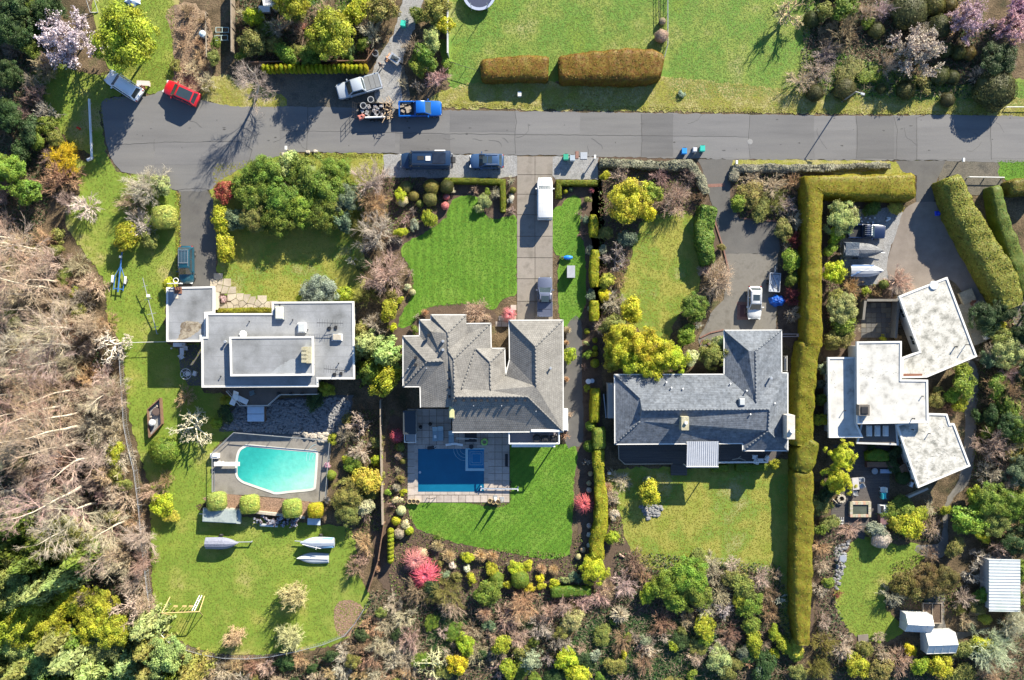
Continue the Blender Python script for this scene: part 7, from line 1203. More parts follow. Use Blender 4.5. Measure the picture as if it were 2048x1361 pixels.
def post_rail(label, pts, h, mat, sp=2.2, name='wire_fence', rails=(1.0,), r=.03, mesh=True):
    root = thing(name, label, 'fence', G(*pts[0])); L0 = -root.location; P = [G(x, y) for x, y in pts]; pm = MB().tube((0, 0, 0), (0, 0, h), r * 1.2, None, 6).mesh('post', mat); rm = MB(); wm = MB()
    for a, b in zip(P, P[1:]):
        l = (b - a).length; n = max(1, round(l / sp))
        for i in range(n + 1): link('post', pm, root, a + (b - a) * i / n + L0)
        for t in rails: rm.tube(a + Vector((0, 0, h * t)), b + Vector((0, 0, h * t)), r, None, 5)
        if mesh:
            k = max(2, int(l / .28))
            for i in range(k):
                for s in (0, 1):
                    p = a + (b - a) * (i + s) / k; q = a + (b - a) * (i + 1 - s) / k; wm.tube((p.x, p.y, .05), (q.x, q.y, h), .007, None, 3, False)
                    wm.tube(a + (b - a) * i / k + Vector((0, 0, h * (.25 + .5 * s))), a + (b - a) * (i + 1) / k + Vector((0, 0, h * (.25 + .5 * s))), .007, None, 3, False)
    wpart(root, 'rail', rm, mat); 
    if mesh: o = wpart(root, 'wire_mesh', wm, mat, normals=False); o['kind'] = 'stuff'
    return root
post_rail('curved galvanised wire fence at the foot of the lower lawn', [(330, 1262), (345, 1278), (375, 1292), (412, 1303), (455, 1310), (500, 1311), (545, 1307), (600, 1296), (650, 1283), (692, 1266), (712, 1243), (728, 1218)], 1.3, M_GALV, 2.4)
post_rail('straight galvanised wire fence between the left wood and the lawn', [(246, 688), (250, 760), (256, 850), (264, 890), (276, 940), (285, 1010), (293, 1100), (303, 1180), (312, 1240)], 1.3, M_GALV, 2.6); post_rail('thin pale wire and posts from the garage corner to the wood', [(338, 684), (290, 685), (240, 687)], 1.2, M_WHITE, 3, mesh=False); post_rail('low pair of post rails between the two top lawns', [(1334, -30), (1334, 92), (1326, 122)], .8, M_GREY, 1.8, 'rail_fence', (.5, 1.0)); post_rail('second dark garden rail left of the grey ball shrub', [(1316, -30), (1317, 50)], .6, M_DARK, 1.8, 'rail_fence', (.5, 1.0), mesh=False); post_rail('white single rail between driveway hedges at the right', [(1934, 356), (2003, 357)], .6, M_WHITE, 2.2, 'white_rail', (1.0,), .06, False); post_rail('pale rail at the right edge above the road', [(2010, 216), (2060, 216)], .4, M_WHITE, 2.2, 'white_rail', (1.0,), .05, False); post_rail('thin wire across the gap beside the large brown hedge', [(903, 130), (960, 148)], 1.0, M_DARK, 2, mesh=False)
# ------------------------------------------------------------------ garden of the flat roofed house
t = th('hot_tub', 'hot tub with pale blue folding cover below the angled deck', 'hot tub', 516, 827); MB().box((0, 0, .45), (2.15, 1.95, .9)).build('tub', M_TIMBER, t)
for s in (-1, 1): MB().box((0, s * .48, .98), (2.1, .93, .14), 0, .96).build('cover_half', plain('pale_blue_vinyl', (.42, .52, .62), .5), t)
def lounger(label, px, py, ang, mat, z=.0, L=1.9, W=.65, group=None, frame=M_GREY):
    t = th('sun_lounger', label, 'lounger', px, py, ang, z, group); MB().box((.25, 0, .34), (L * .66, W, .1)).build('seat', mat, t)
    MB().add([(-.35, -W / 2, .34), (-.35, W / 2, .34), (-L / 2, W / 2, .75), (-L / 2, -W / 2, .75), (-.35, -W / 2, .42), (-.35, W / 2, .42), (-L / 2, W / 2, .83), (-L / 2, -W / 2, .83)], [(0, 1, 2, 3), (7, 6, 5, 4), (0, 3, 7, 4), (1, 5, 6, 2), (3, 2, 6, 7)]).build('backrest', mat, t)
    for x in (-.5, .8):
        for s in (-1, 1): MB().box((x, s * (W / 2 - .05), .15), (.05, .05, .3)).build('leg', frame, t)
    return t
lounger('white sun lounger, left one on the angled deck', 479, 795, 112, M_WHITE, 1.62); lounger('white sun lounger, right one on the angled deck', 492, 797, 25, M_WHITE, 1.62)
def chair(label, px, py, ang, mat, z=.0, s=1.0):
    t = th('garden_chair', label, 'chair', px, py, ang, z); MB().box((0, 0, .42 * s), (.5 * s, .5 * s, .06)).build('seat', mat, t); MB().box((-.25 * s, 0, .68 * s), (.06, .5 * s, .5 * s)).build('backrest', mat, t)
    for a in (-.2, .2):
        for b in (-.2, .2): MB().box((a * s, b * s, .2 * s), (.05, .05, .4 * s)).build('leg', mat, t)
    for b in (-.27, .27): MB().box((0, b * s, .6 * s), (.46 * s, .05, .05)).build('armrest', mat, t)
    return t
def table(label, px, py, ang, L, W, mat, z=0.0, h=.72, rnd=False, name='garden_table'):
    t = th(name, label, 'table', px, py, ang, z)
    (MB().tube((0, 0, h - .05), (0, 0, h), L / 2, L / 2, 20) if rnd else MB().box((0, 0, h - .03), (L, W, .06))).build('table_top', mat, t)
    for a in (-1, 1):
        for b in (-1, 1): MB().box((a * L * .38 * (.8 if rnd else 1), b * W * .38 * (.8 if rnd else 1), (h - .06) / 2), (.06, .06, h - .06)).build('leg', mat, t)
    return t
chair('blue-grey chair on the angled deck beside the loungers', 514, 784, 250, plain('slate_chair', (.13, .2, .24), .6), 1.62)
for k, (x, lb) in enumerate(((566, 'dark plant pot left of three on the deck'), (590, 'dark plant pot in the middle of three on the deck'), (612, 'dark plant pot right of three on the deck'))): solo('plant_pot', lb, 'pot', MB().tube((0, 0, 1.6), (0, 0, 2.0), .18, .25, 10, True).tube((0, 0, 2.0), (0, 0, 2.25), .22, .05, 7), plain('dark_pot', (.04, .04, .045), .7), loc=G(x, 786))
tw = th('wire_table', 'round white wire patio table with spoked top', 'table', 376, 748); n = 20; m = MB()
for r_ in (.28, .66):
    for i in range(n): m.tube((r_ * math.cos(6.2832 * i / n), r_ * math.sin(6.2832 * i / n), .72), (r_ * math.cos(6.2832 * (i + 1) / n), r_ * math.sin(6.2832 * (i + 1) / n), .72), .03, None, 5)
for k in range(5): m.tube((0, 0, .72), (.66 * math.cos(1.2566 * k), .66 * math.sin(1.2566 * k), .72), .025, None, 5)
m.build('table_top', M_WHITE, tw); MB().tube((0, 0, 0), (0, 0, .72), .05, .05, 8).tube((0, 0, 0), (0, 0, .03), .3, .3, 12).build('pedestal', M_WHITE, tw)
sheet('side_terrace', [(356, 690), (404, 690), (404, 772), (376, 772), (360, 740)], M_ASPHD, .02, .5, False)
chair('pale slatted chair right of the wire table', 392, 747, 200, M_WHITE); chair('pale slatted chair, upper right of the side terrace', 374, 697, 90, M_WHITE); chair('pale slatted chair, lower right of the side terrace', 366, 714, 60, M_WHITE); table('small white table on the shaded side terrace', 368, 703, 90, .9, .5, M_WHITE); solo('white_globe', 'small white globe lamp on the shaded grass by the garage', 'lamp', MB().tube((0, 0, 0), (0, 0, .3), .04).tube((0, 0, .3), (0, 0, .42), .1, .1, 8).tube((0, 0, .42), (0, 0, .5), .1, .03, 8), M_WHITE, loc=G(345, 697))
solo('wall_planter', 'narrow white planter box against the garage foot', 'planter', MB().box((0, 0, .3), (1.4, .4, .6)).box((0, 0, .62), (1.5, .5, .05)).box((.3, 0, .72), (.3, .3, .2)), M_WHITE, loc=G(362, 690))
t = th('diamond_planter', 'diamond-shaped low timber-walled pit garden with white cooker', 'planter', 312, 838); D = [(-.8, 1.2), (.75, 2.6), (.95, -.6), (-.6, -2.3)]
for a, b in zip(D, D[1:] + D[:1]): a, b = Vector(a), Vector(b); c = (a + b) / 2; MB().box((c.x, c.y, .35), ((b - a).length, .12, .7), math.atan2(b.y - a.y, b.x - a.x)).build('timber_wall', M_TIMBER, t)
MB().prism(inset(D, .05), .05, .25).build('gravel_fill', M_GRAVEL, t)
for k, (x, y) in enumerate(((-.2, 1.0), (.1, 1.3), (.3, 1.6), (-.3, .6), (-.45, .3), (.4, .9))): MB().box((x, y, .33), (.28, .22, .18), k, .7).build('stone', M_STONE, t)
solo('round_cooker', 'round white kettle cooker in the diamond planter', 'barbecue', MB().loft([[(r_ * math.cos(6.2832 * i / 12), r_ * math.sin(6.2832 * i / 12), z_) for i in range(12)] for r_, z_ in ((.15, .3), (.4, .55), (.42, .8), (.3, 1.0), (.08, 1.08))]), M_WHITE, loc=G(309, 845)); solo('dark_fire_bowl', 'dark round fire bowl in the diamond planter', 'fire bowl', MB().tube((0, 0, .25), (0, 0, .6), .3, .5, 14).tube((0, 0, .6), (0, 0, .62), .42, .42, 14), plain('rusty_bowl', (.10, .07, .06), .8), loc=G(316, 823))
t = th('basketball_hoop', 'basketball hoop on a bracket at the garage roof edge', 'hoop', 378, 578); n = 14; m = MB()
for i in range(n): m.tube((.3 * math.cos(6.283 * i / n), .75 + .3 * math.sin(6.283 * i / n), 4.2), (.3 * math.cos(6.283 * (i + 1) / n), .75 + .3 * math.sin(6.283 * (i + 1) / n), 4.2), .04, None, 5)
m.build('rim', M_WHITE, t); MB().box((0, .35, 4.5), (1.5, .06, 1.0)).build('backboard', M_WHITE, t); MB().tube((-.3, -.5, 3.45), (-.3, .3, 4.4), .05).tube((.3, -.5, 3.45), (.3, .3, 4.4), .05).tube((0, -.8, 3.45), (0, .3, 4.2), .05).box((0, -.4, 3.5), (.9, .8, .08)).build('bracket', M_RUST, t); solo('roof_plank', 'pale plank lying on the garage roof', 'plank', MB().box((0, 0, 3.49), (.5, 1.15, .05)), plain('pale_plank', (.55, .46, .36), .8), loc=(G(352, 588, 3.49) - Vector((0, 0, 3.49))))
t = th('antenna_mast', 'slim pale antenna mast with cross arms left of the garage', 'antenna', 316, 668); A = Vector((0, 0, .3)); B = Vector((-1.35, 6.9, 1.3)); MB().tube(A, B, .06, .04, 6).build('mast', M_GALV, t); m = MB()
for u, w_ in ((.12, .4), (.36, .55), (.62, .45), (.85, .3)): c = A + (B - A) * u; m.tube(c - Vector((w_, .1, 0)), c + Vector((w_, .1, 0)), .03, None, 5)
m.build('cross_arm', M_GALV, t); MB().box((-.75, 4.7, 1.1), (.35, .35, .25)).build('junction_box', M_WHITE, t); MB().tube((-.9, 4.6, 0), (-.9, 4.6, 1.0), .04).tube((0, 0, 0), (0, 0, .3), .06).build('stay', M_GALV, t)
sheet('rockery', [(475, 800), (540, 800), (690, 790), (705, 800), (690, 870), (660, 880), (468, 864), (440, 860)], plain('dark_cobble_bed', (.085, .087, .09), .9), .014, 2)
def rocks(name, poly, n, lo, hi, mat, seed, clr=None):
    rng = np.random.default_rng(seed); r = random.Random(seed); V = []; F = []; T = []; k = 0; x0, x1 = min(p[0] for p in poly), max(p[0] for p in poly); y0, y1 = min(p[1] for p in poly), max(p[1] for p in poly)
    while n > 0:
        x, y = r.uniform(x0, x1), r.uniform(y0, y1)
        if not inside(poly, [(x, y)])[0]: continue
        n -= 1; p = G(x, y); s = r.uniform(lo, hi); h = s * r.uniform(.5, .9); a = r.uniform(0, 3)
        for z_, f in ((0, 1), (h * .6, .9), (h, .45)):
            for i in range(5): t = a + 1.2566 * i; V.append((p.x + s * f * r.uniform(.75, 1.2) * math.cos(t), p.y + s * f * r.uniform(.6, 1) * math.sin(t), z_))
        for L_ in (0, 5):
            for i in range(5): F.append((k + L_ + i, k + L_ + (i + 1) % 5, k + L_ + 5 + (i + 1) % 5, k + L_ + 5 + i))
        F.append((k + 10, k + 11, k + 12, k + 13)); F.append((k + 10, k + 13, k + 14, k + 14)); k += 15
    me = bpy.data.meshes.new(name); me.from_pydata(V, [], [f if f[2] != f[3] else f[:3] for f in F]); me.materials.append(mat); o = link(name, me); return tag(o, kind='stuff')
M_ROCK = mk('grey_rock', [(.09, .09, .09), (.22, .22, .225), (.15, .15, .15)], 1.5, .9, .3, 8, .4)
rocks('cobble_stones', [(478, 805), (688, 795), (700, 805), (688, 872), (468, 862), (445, 858)], 2600, .10, .24, M_ROCK, 5); rocks('rockery_stones', [(600, 868), (655, 868), (668, 884), (640, 884)], 60, .2, .45, M_STONE, 6); rocks('rock_pile', [(1278, 1012), (1302, 1010), (1325, 1012), (1320, 1030), (1295, 1042)], 120, .12, .28, M_ROCK, 7); rocks('pale_gravel_bits', [(1283, 1018), (1320, 1010), (1322, 1030), (1300, 1040)], 80, .06, .15, M_STONE, 8)
t = th('retaining_wall', 'low pale retaining wall under the row of cube shrubs', 'wall', 520, 1024); m = MB(); P = [Vector((*(G(x, y) - G(520, 1024)).xy, 0)) for x, y in ((432, 1015), (520, 1024), (612, 1034))]
for a, b in zip(P, P[1:]):
    k = 7
    for i in range(k): c = a + (b - a) * (i + .5) / k; MB().box((c.x, c.y, .3), ((b - a).length / k - .03, .3, .6), math.atan2(b.y - a.y, b.x - a.x)).build('wall_block', M_STONE, t)
sheet('shrub_terrace', [(425, 988), (560, 998), (640, 1006), (632, 1032), (520, 1022), (418, 1010)], M_MULCH, .016, 1.5)
for px, py, lb, c in ((433, 1003, 'first cube-clipped pale green shrub from the left below the turquoise pool', 'lpg'), (499, 1009, 'second cube-clipped pale green shrub from the left below the turquoise pool', 'lpg'), (584, 1017, 'third cube-clipped pale green shrub from the left below the turquoise pool', 'lpg'), (631, 1021, 'yellower cube-clipped shrub at the right end below the turquoise pool', 'lime')): plant(px, py, 36 if px < 620 else 29, 1.9, 'cube', c, None, 1.0, lb)
for o in [o for o in COL.objects if o.name.startswith('cube_shrub')]: o.rotation_euler = (0, 0, .08)
r = random.Random(9)
for k in range(5):
    m = MB()
    for j in range(9): m.box((r.uniform(-.5, .5), r.uniform(-.5, .5), r.uniform(.1, .7)), (r.uniform(.2, .9), r.uniform(.1, .4), r.uniform(.08, .3)), r.uniform(0, 3))
    solo('scrap_heap', ['dark scrap at the far left of the heap below the cube shrubs', 'second dark scrap mound from the left below the cube shrubs', 'central dark scrap mound below the cube shrubs', 'scrap mound right of centre below the cube shrubs', 'bluish scrap at the right end of the heap below the cube shrubs'][k], 'scrap', m, mk('scrap_%d' % (k % 2), [[(.02, .02, .025), (.30, .32, .38), (.05, .03, .04), (.14, .10, .10)], [(.03, .03, .04), (.08, .05, .06), (.40, .42, .48), (.06, .07, .10)]][k % 2], 3, .7, .2, contrast=.14), loc=G(518 + 18 * k, 1037 + 2 * k))
solo('rolled_sheet', 'long pale rolled sheet lying below the scrap heap', 'roll', MB().tube((-1.1, .05, .2), (1.1, -.1, .2), .2, .18, 8), M_GALV, loc=G(539, 1050)); table('small pale blue table at the right end of the cube shrubs', 630, 1042, 2, 1.6, .8, plain('pale_blue_top', (.42, .50, .58), .5), 0, .6)
t = th('swing_set', 'wooden swing set with white ladder end on the lower lawn', 'swing set', 372, 1212, 0); TW = plain('honey_timber', (.48, .36, .16), .8); top = 2.3; P0, P1 = Vector((-2.1, -.2, top)), Vector((2.5, 0, top))
MB().tube(P0, P1, .06).build('top_beam', TW, t)
for a, b in ((P0, (-2.0, 1.1, 0)), (P0, (-1.8, -1.2, 0)), (P1, (2.3, 1.2, 0)), (P1, (2.1, -1.2, 0))): MB().tube(a, b, .06).build('leg', TW, t)
MB().tube((1.7, 1.3, 0), (1.6, .1, top), .05).tube((2.0, 1.3, 0), (1.9, .1, top), .05).tube((1.7, .9, .8), (2.0, .9, .8), .04).tube((1.65, .5, 1.5), (1.95, .5, 1.5), .04).build('ladder', M_WHITE, t)
for x in (-1.1, 0, .8): MB().tube((x - .2, -.1, top), (x - .2, .1, .5), .015, None, 4).tube((x + .2, -.1, top), (x + .2, .1, .5), .015, None, 4).box((x, .1, .48), (.5, .22, .05)).build('swing_seat', TW, t)
# ------------------------------------------------------------------ pool terrace of the tiled house
LB = plain('blue_grey_fabric', (.20, .28, .33), .8)
for k, (px, py, lb) in enumerate(((871, 868, 'blue-grey sun lounger with white book, left of three by the patio'), (882, 867, 'blue-grey sun lounger, middle of three by the patio'), (903, 876, 'blue-grey sun lounger tucked beside the house corner'))): lounger(lb, px, py, 90, LB, .02)
solo('white_book', 'white magazine lying on the leftmost blue-grey lounger', 'book', MB().box((0, 0, .44), (.28, .36, .03), .2).box((.05, 0, .46), (.14, .34, .02), .25), M_WHITE, loc=G(871, 873))
t = th('pool_cabana', 'dark-roofed narrow pool cabana with white framed end', 'cabana', 823, 855); MB().box((0, .8, 2.2), (1.55, 2.9, .12)).build('roof', plain('dark_felt_roof', (.03, .04, .05), .8), t); MB().box((0, .8, 1.07), (1.4, 2.7, 2.14)).build('wall', M_WALLG, t); m = MB()
for a, b in (((-.7, -.7), (.7, -.7)), ((.7, -.7), (.7, -1.7)), ((.7, -1.7), (-.7, -1.7)), ((-.7, -1.7), (-.7, -.7))): m.tube((*a, 1.4), (*b, 1.4), .05); m.tube((*a, 0), (*a, 1.4), .05)
m.build('frame', M_WHITE, t); MB().box((0, -1.2, .3), (1.3, .9, .6)).build('pump_box', M_GREY, t)
t = th('ring_fountain', 'lime green ring-shaped pool float on the patio', 'pool float', 969, 884); n = 16; m = MB(); m.loft([[((.34 + .12 * math.cos(6.283 * j / 8)) * math.cos(6.283 * i / n), (.34 + .12 * math.cos(6.283 * j / 8)) * math.sin(6.283 * i / n), .14 + .1 * math.sin(6.283 * j / 8)) for j in range(8)] for i in range(n + 1)], False); m.build('ring', plain('lime_vinyl', (.28, .5, .12), .5), t)
solo('patio_drum', 'dark round side table near the spa', 'table', MB().tube((0, 0, 0), (0, 0, .5), .22, .26, 12).tube((0, 0, .5), (0, 0, .54), .29, .29, 12), M_DARK, loc=G(943, 893)); solo('pool_robot', 'dark pool cleaner with white handle at the pool edge', 'pool cleaner', MB().box((0, 0, .15), (.9, .4, .25), .1, .8).tube((.4, 0, .2), (.65, .1, .35), .06), M_DARK, loc=G(862, 896)); solo('white_ball', 'white ball beside the pool cleaner', 'ball', MB().loft([[(.14 * math.sin(a) * math.cos(6.283 * i / 8), .14 * math.sin(a) * math.sin(6.283 * i / 8), .16 - .14 * math.cos(a)) for i in range(8)] for a in (.2, .8, 1.57, 2.3, 2.9)]), M_WHITE, loc=G(870, 895)); solo('curved_bench', 'curved white bench on the shaded patio', 'bench', (lambda m: [m.box((-.9 + .36 * k, .12 - .06 * abs(k - 2.5), .4), (.36, .28, .08), .12 * (2.5 - k) * .5) for k in range(6)] and m.box((-.7, 0, .2), (.1, .2, .4)).box((.7, 0, .2), (.1, .2, .4)))(MB()), M_WHITE, loc=G(909, 889))
t = th('patio_table', 'dark patio table with pale pole across it under the eave', 'table', 942, 874); MB().box((0, 0, .7), (1.5, 1.1, .05)).build('table_top', M_DARK, t); MB().box((-.6, 0, .35), (.1, .8, .7)).box((.6, 0, .35), (.1, .8, .7)).build('leg', M_DARK, t); solo('pool_pole', 'long pale pole lying over the dark patio table', 'pole', MB().tube((-1.8, .05, .78), (.9, -.1, .78), .05).tube((-1.8, -.1, .78), (-.2, -.15, .78), .04), M_GALV, loc=G(942, 875))
for px, py, lb in ((861, 848, 'dark round drain pot on the upper patio'), (842, 854, 'small dark pot near the cabana on the patio')): solo('patio_pot', lb, 'pot', MB().tube((0, 0, 0), (0, 0, .4), .15, .24, 10).tube((0, 0, .4), (0, 0, .6), .2, .02, 7), M_DARK, loc=G(px, py))
PT = mk('straw_planter', [(.30, .22, .10), (.42, .33, .18)], 4, .9, .2, coord='obj'); SO = plain('potting_soil', (.05, .04, .03), .95)
for k, (px, py, lb) in enumerate(((820, 1002, 'round straw-coloured planter tub at the far left pool corner'), (828, 1002, 'middle round planter tub at the left pool corner'), (836, 1003, 'right-hand round planter tub at the left pool corner'), (980, 1001, 'round planter tub, left of those at the right pool corner'), (987, 1003, 'round planter tub, second at the right pool corner'), (996, 1003, 'round planter tub by the white parasols'))):
    t = th('planter_tub', lb, 'planter', px, py); n = 12; MB().loft([[(r_ * math.cos(6.283 * i / n), r_ * math.sin(6.283 * i / n), z_) for i in range(n)] for r_, z_ in ((.22, 0), (.30, .5), (.25, .5), (.24, .42))], False).build('tub', PT, t); MB().tube((0, 0, .36), (0, 0, .42), .24, .24, 12).build('soil', SO, t)
for px, py, lb in ((991, 995, 'folded white parasol, left of the pair at the pool corner'), (1004, 998, 'folded grey parasol, right of the pair at the pool corner')):
    t = th('folded_parasol', lb, 'parasol', px, py); MB().tube((0, 0, 0), (0, 0, 2.6), .03).build('pole', M_WOOD, t); MB().tube((0, 0, 1.0), (0, 0, 2.5), .2, .05, 9).build('canopy', M_WHITE if px < 1000 else M_GREY, t); MB().box((0, 0, .05), (.5, .5, .1)).build('base', M_GALV, t)
solo('pool_cover_roller', 'pale roller bar across the lower right of the blue pool deck', 'roller', MB().tube((-2.3, 0, .35), (2.3, 0, .35), .1, .1, 10).box((-2.3, 0, .2), (.12, .5, .4)).box((2.3, 0, .2), (.12, .5, .4)), M_WHITE, loc=G(999, 977), rz=-.01); solo('metal_statue', 'dark thin metal sculpture on the lower left pool deck', 'sculpture', MB().tube((-.5, 0, 0), (-.3, .1, .8), .04).tube((-.3, .1, .8), (0, -.1, .3), .04).tube((0, -.1, .3), (.3, .1, .9), .04).tube((.3, .1, .9), (.6, 0, 0), .04), M_DARK, loc=G(862, 996)); solo('grey_bench', 'dark bench at the right edge of the blue pool deck', 'bench', MB().box((0, 0, .42), (.35, 1.6, .07)).box((.15, 0, .65), (.06, 1.6, .3)).box((0, -.6, .2), (.3, .08, .4)).box((0, .6, .2), (.3, .08, .4)), M_DARK, loc=G(1013, 920))
for k, (x, lb, mt) in enumerate(((1073, 'round dark covered table on the balcony', M_DARK), (1090, 'dark covered barbecue in the balcony middle', M_DARK), (1108, 'dark covered chair stack at the balcony right end', M_DARK), (1104, 'small cream folded parasol on the balcony', M_STONE))): solo('balcony_item', lb, ('table', 'barbecue', 'chair stack', 'parasol')[k], MB().tube((0, 0, 3.0), (0, 0, 3.7), .5, .42, 10) if k == 0 else (MB().box((0, 0, 3.4), (.9, .7, .8), 0, .8).box((0, 0, 3.82), (.6, .5, .1), 0, .6) if k < 3 else MB().tube((-.1, .2, 3.0), (.1, .3, 4.1), .12, .03, 6)), mt, loc=G(x, 877) * (105 / 108) if False else (lambda v: Vector((v.x * .972, v.y * .972, 0)))(G(x, 877)))
t = th('blue_recycling_bag', 'bright blue recycling bag with dark mouth on the driveway edge', 'bag', 1136, 516); n = 12; MB().loft([[(-.55 + 1.1 * j / 5, .28 * math.sin(.5 + 2.2 * j / 5) * math.cos(6.283 * i / n), .3 + .28 * math.sin(.5 + 2.2 * j / 5) * math.sin(6.283 * i / n)) for i in range(n)] for j in range(6)]).build('bag', plain('bright_blue_bag', (.01, .18, .62), .45), t); MB().tube((-.62, 0, .3), (-.85, 0, .28), .14, .18, 10).build('mouth', M_DARK, t)
solo('storage_box', 'flat grey-lidded storage box below the blue recycling bag', 'storage box', MB().box((0, 0, .5), (.9, 1.4, 1.0)).box((0, 0, 1.03), (.98, 1.5, .08)), mk('grey_lid', [(.26, .27, .30), (.36, .37, .41)], 1.5, .5, .1, coord='obj'), loc=G(1141, 545)); solo('garden_stone_lantern', 'pale stone ornament in the front shrub bed', 'ornament', MB().box((0, 0, .2), (.3, .3, .4)).box((0, 0, .5), (.4, .4, .15), .4, .6).box((0, .3, .1), (.5, .25, .2), .2), M_STONE, loc=G(955, 420)); solo('white_pot', 'white round pot by the side path of the tiled house', 'pot', MB().tube((0, 0, 0), (0, 0, .5), .22, .34, 12).tube((0, 0, .5), (0, 0, .52), .3, .3, 12), M_WHITE, loc=G(1176, 763)); solo('wire_hoop', 'pale round hose reel next to the white pot', 'hose', MB().tube((0, 0, .1), (0, 0, .3), .28, .28, 14).tube((0, 0, .3), (0, 0, .34), .12, .12, 10), M_GALV, loc=G(1184, 762)); t = th('side_steps', 'white landing with rail at the right wall of the tiled house', 'steps', 1131, 838); MB().box((0, 0, .5), (.5, 2.6, 1.0)).build('landing', M_WHITE, t); MB().box((0, -1.0, .3), (.6, .9, .6)).build('lower_step', M_WHITE, t)
# ------------------------------------------------------------------ terrace of the dark shingle house
for k, (px, py, lb, a) in enumerate(((1504, 912, 'white wire chair, upper one on the dark deck right of the canopy', 90), (1506, 921, 'white wire chair, lower one on the dark deck right of the canopy', 200), (1528, 915, 'white wire chair near the white railing end', 30))): chair(lb, px, py, a, M_WHITE, .72)
table('low white wire table on the dark deck', 1516, 919, 0, .7, .5, M_WHITE, .72, .45); solo('driftwood', 'pale twisted driftwood lying on the dark deck', 'driftwood', MB().tube((-.9, 0, .85), (0, .2, .9), .06, .05).tube((0, .2, .9), (.8, -.1, .85), .05, .03).tube((-.2, .15, .9), (.2, .5, 1.0), .04, .02), M_STONE, loc=G(1475, 918)); t = th('side_gate', 'white slim garden gate frame beside the shingle garage wing', 'gate', 1567, 727); m = MB()
for y in (-.9, .9): m.box((0, y, .7), (.08, .08, 1.4))
for z in (.3, .8, 1.35): m.box((0, 0, z), (.06, 1.8, .06))
m.build('gate_frame', M_WHITE, t); solo('white_rod_pair', 'two pale planks standing behind the left side of the shingle house', 'planks', MB().box((0, 0, .3), (.12, 3.0, .1), .1).box((.3, .2, .3), (.1, 2.6, .1), .05), M_GALV, loc=G(1209, 812)); solo('log_post', 'small pale log lying in the brown border below the wavy hedge', 'log', MB().tube((-.3, .2, .15), (.3, -.2, .15), .12, .1, 8).box((.35, -.25, .1), (.15, .1, .2)), plain('peeled_log', (.5, .33, .25), .8), loc=G(1243, 1111)); solo('white_stone', 'white garden stone near the top of the olive back lawn bed', 'stone', MB().loft([[(.3 * f * math.cos(6.283 * i / 7), .22 * f * math.sin(6.283 * i / 7), z_) for i in range(7)] for f, z_ in ((1, 0), (.9, .2), (.4, .32))]), M_WHITE, loc=G(1218, 947)); solo('path_rail', 'double pale bar gate across the dark side path', 'gate', MB().box((0, .15, .5), (2.2, .08, .12)).box((0, -.15, .5), (2.2, .08, .12)).box((-1, 0, .25), (.1, .3, .5)).box((1, 0, .25), (.1, .3, .5)), plain('pinkish_bar', (.5, .4, .38), .7), loc=G(1578, 671))
# ------------------------------------------------------------------ gardens of the white flat roofed house
sheet('timber_terrace', [(1665, 890), (1780, 892), (1778, 1010), (1776, 1045), (1735, 1050), (1728, 1080), (1716, 1076), (1700, 1050), (1660, 1045), (1664, 1010), (1690, 975), (1700, 940)], M_DECK, .03, .5, False)
t = th('brick_pond', 'rectangular pond edged with weathered brick on the dark terrace', 'pond', 1718, 1018)
for k in range(8):
    for s in (-1, 1): MB().box((-1.14 + .327 * k, s * .78, .25), (.31, .34, .5)).build('brick', (M_STONE, M_STONEC, mk('old_red_brick', [(.34, .20, .14), (.46, .32, .24)], 3, .9, .3, coord='obj'))[(k * 2 + s) % 3], t)
for k in range(4):
    for s in (-1, 1): MB().box((s * 1.14, -.46 + .31 * k, .25), (.34, .29, .5)).build('brick', (M_STONE, M_STONEC)[k % 2], t)
MB().box((0, 0, .2), (1.95, 1.22, .3)).build('water_surface', mk('dark_pond_water', [(.05, .06, .045), (.09, .10, .08)], 1, .08, .2), t)
table('long pale table at the edge of the knobbly tree', 1707, 966, 85, 1.5, .8, plain('grey_table', (.42, .40, .40), .7)); chair('grey chair, upper right of the long pale table', 1719, 958, 180, M_GALV); chair('grey chair, lower right of the long pale table', 1720, 971, 150, M_GALV); chair('dark chair at the lower end of the long pale table', 1707, 985, 270, M_GREY); chair('pale round-backed chair on the shaded terrace', 1762, 978, 180, M_WHITE, .03, 1.2); chair('turquoise chair on the shaded terrace', 1763, 990, 0, plain('turquoise_plastic', (.04, .42, .48), .5), .03, 1.3); t = th('fire_ring', 'round stone fire ring at the left terrace edge', 'fire ring', 1681, 997)
for k in range(10): MB().box((.42 * math.cos(.628 * k), .42 * math.sin(.628 * k), .2), (.24, .22, .4), .628 * k).build('stone', M_STONE, t)
MB().tube((0, 0, 0), (0, 0, .15), .3, .3, 10).build('ash', plain('dark_ash', (.04, .035, .03), .95), t)
solo('driftwood_pile', 'pale driftwood heap beside the fire ring', 'driftwood', MB().tube((-.5, 0, .1), (.3, .3, .3), .1, .05).tube((-.3, -.3, .1), (.4, 0, .35), .09, .04).tube((-.6, .3, .1), (-.1, -.2, .4), .08, .05).tube((0, -.4, .1), (.5, -.3, .3), .08, .05), M_STONE, loc=G(1674, 1003)); solo('folding_frame', 'white folded frame lying on the lower left terrace', 'frame', (lambda m: [m.tube((-.5 + .33 * k, -.5, .1), (-.2 + .25 * k, .5, .35), .04) for k in range(4)] and m.tube((-.6, 0, .2), (.6, .1, .25), .04).tube((-.6, -.4, .15), (.6, -.3, .15), .04))(MB()), M_WHITE, loc=G(1676, 1042))
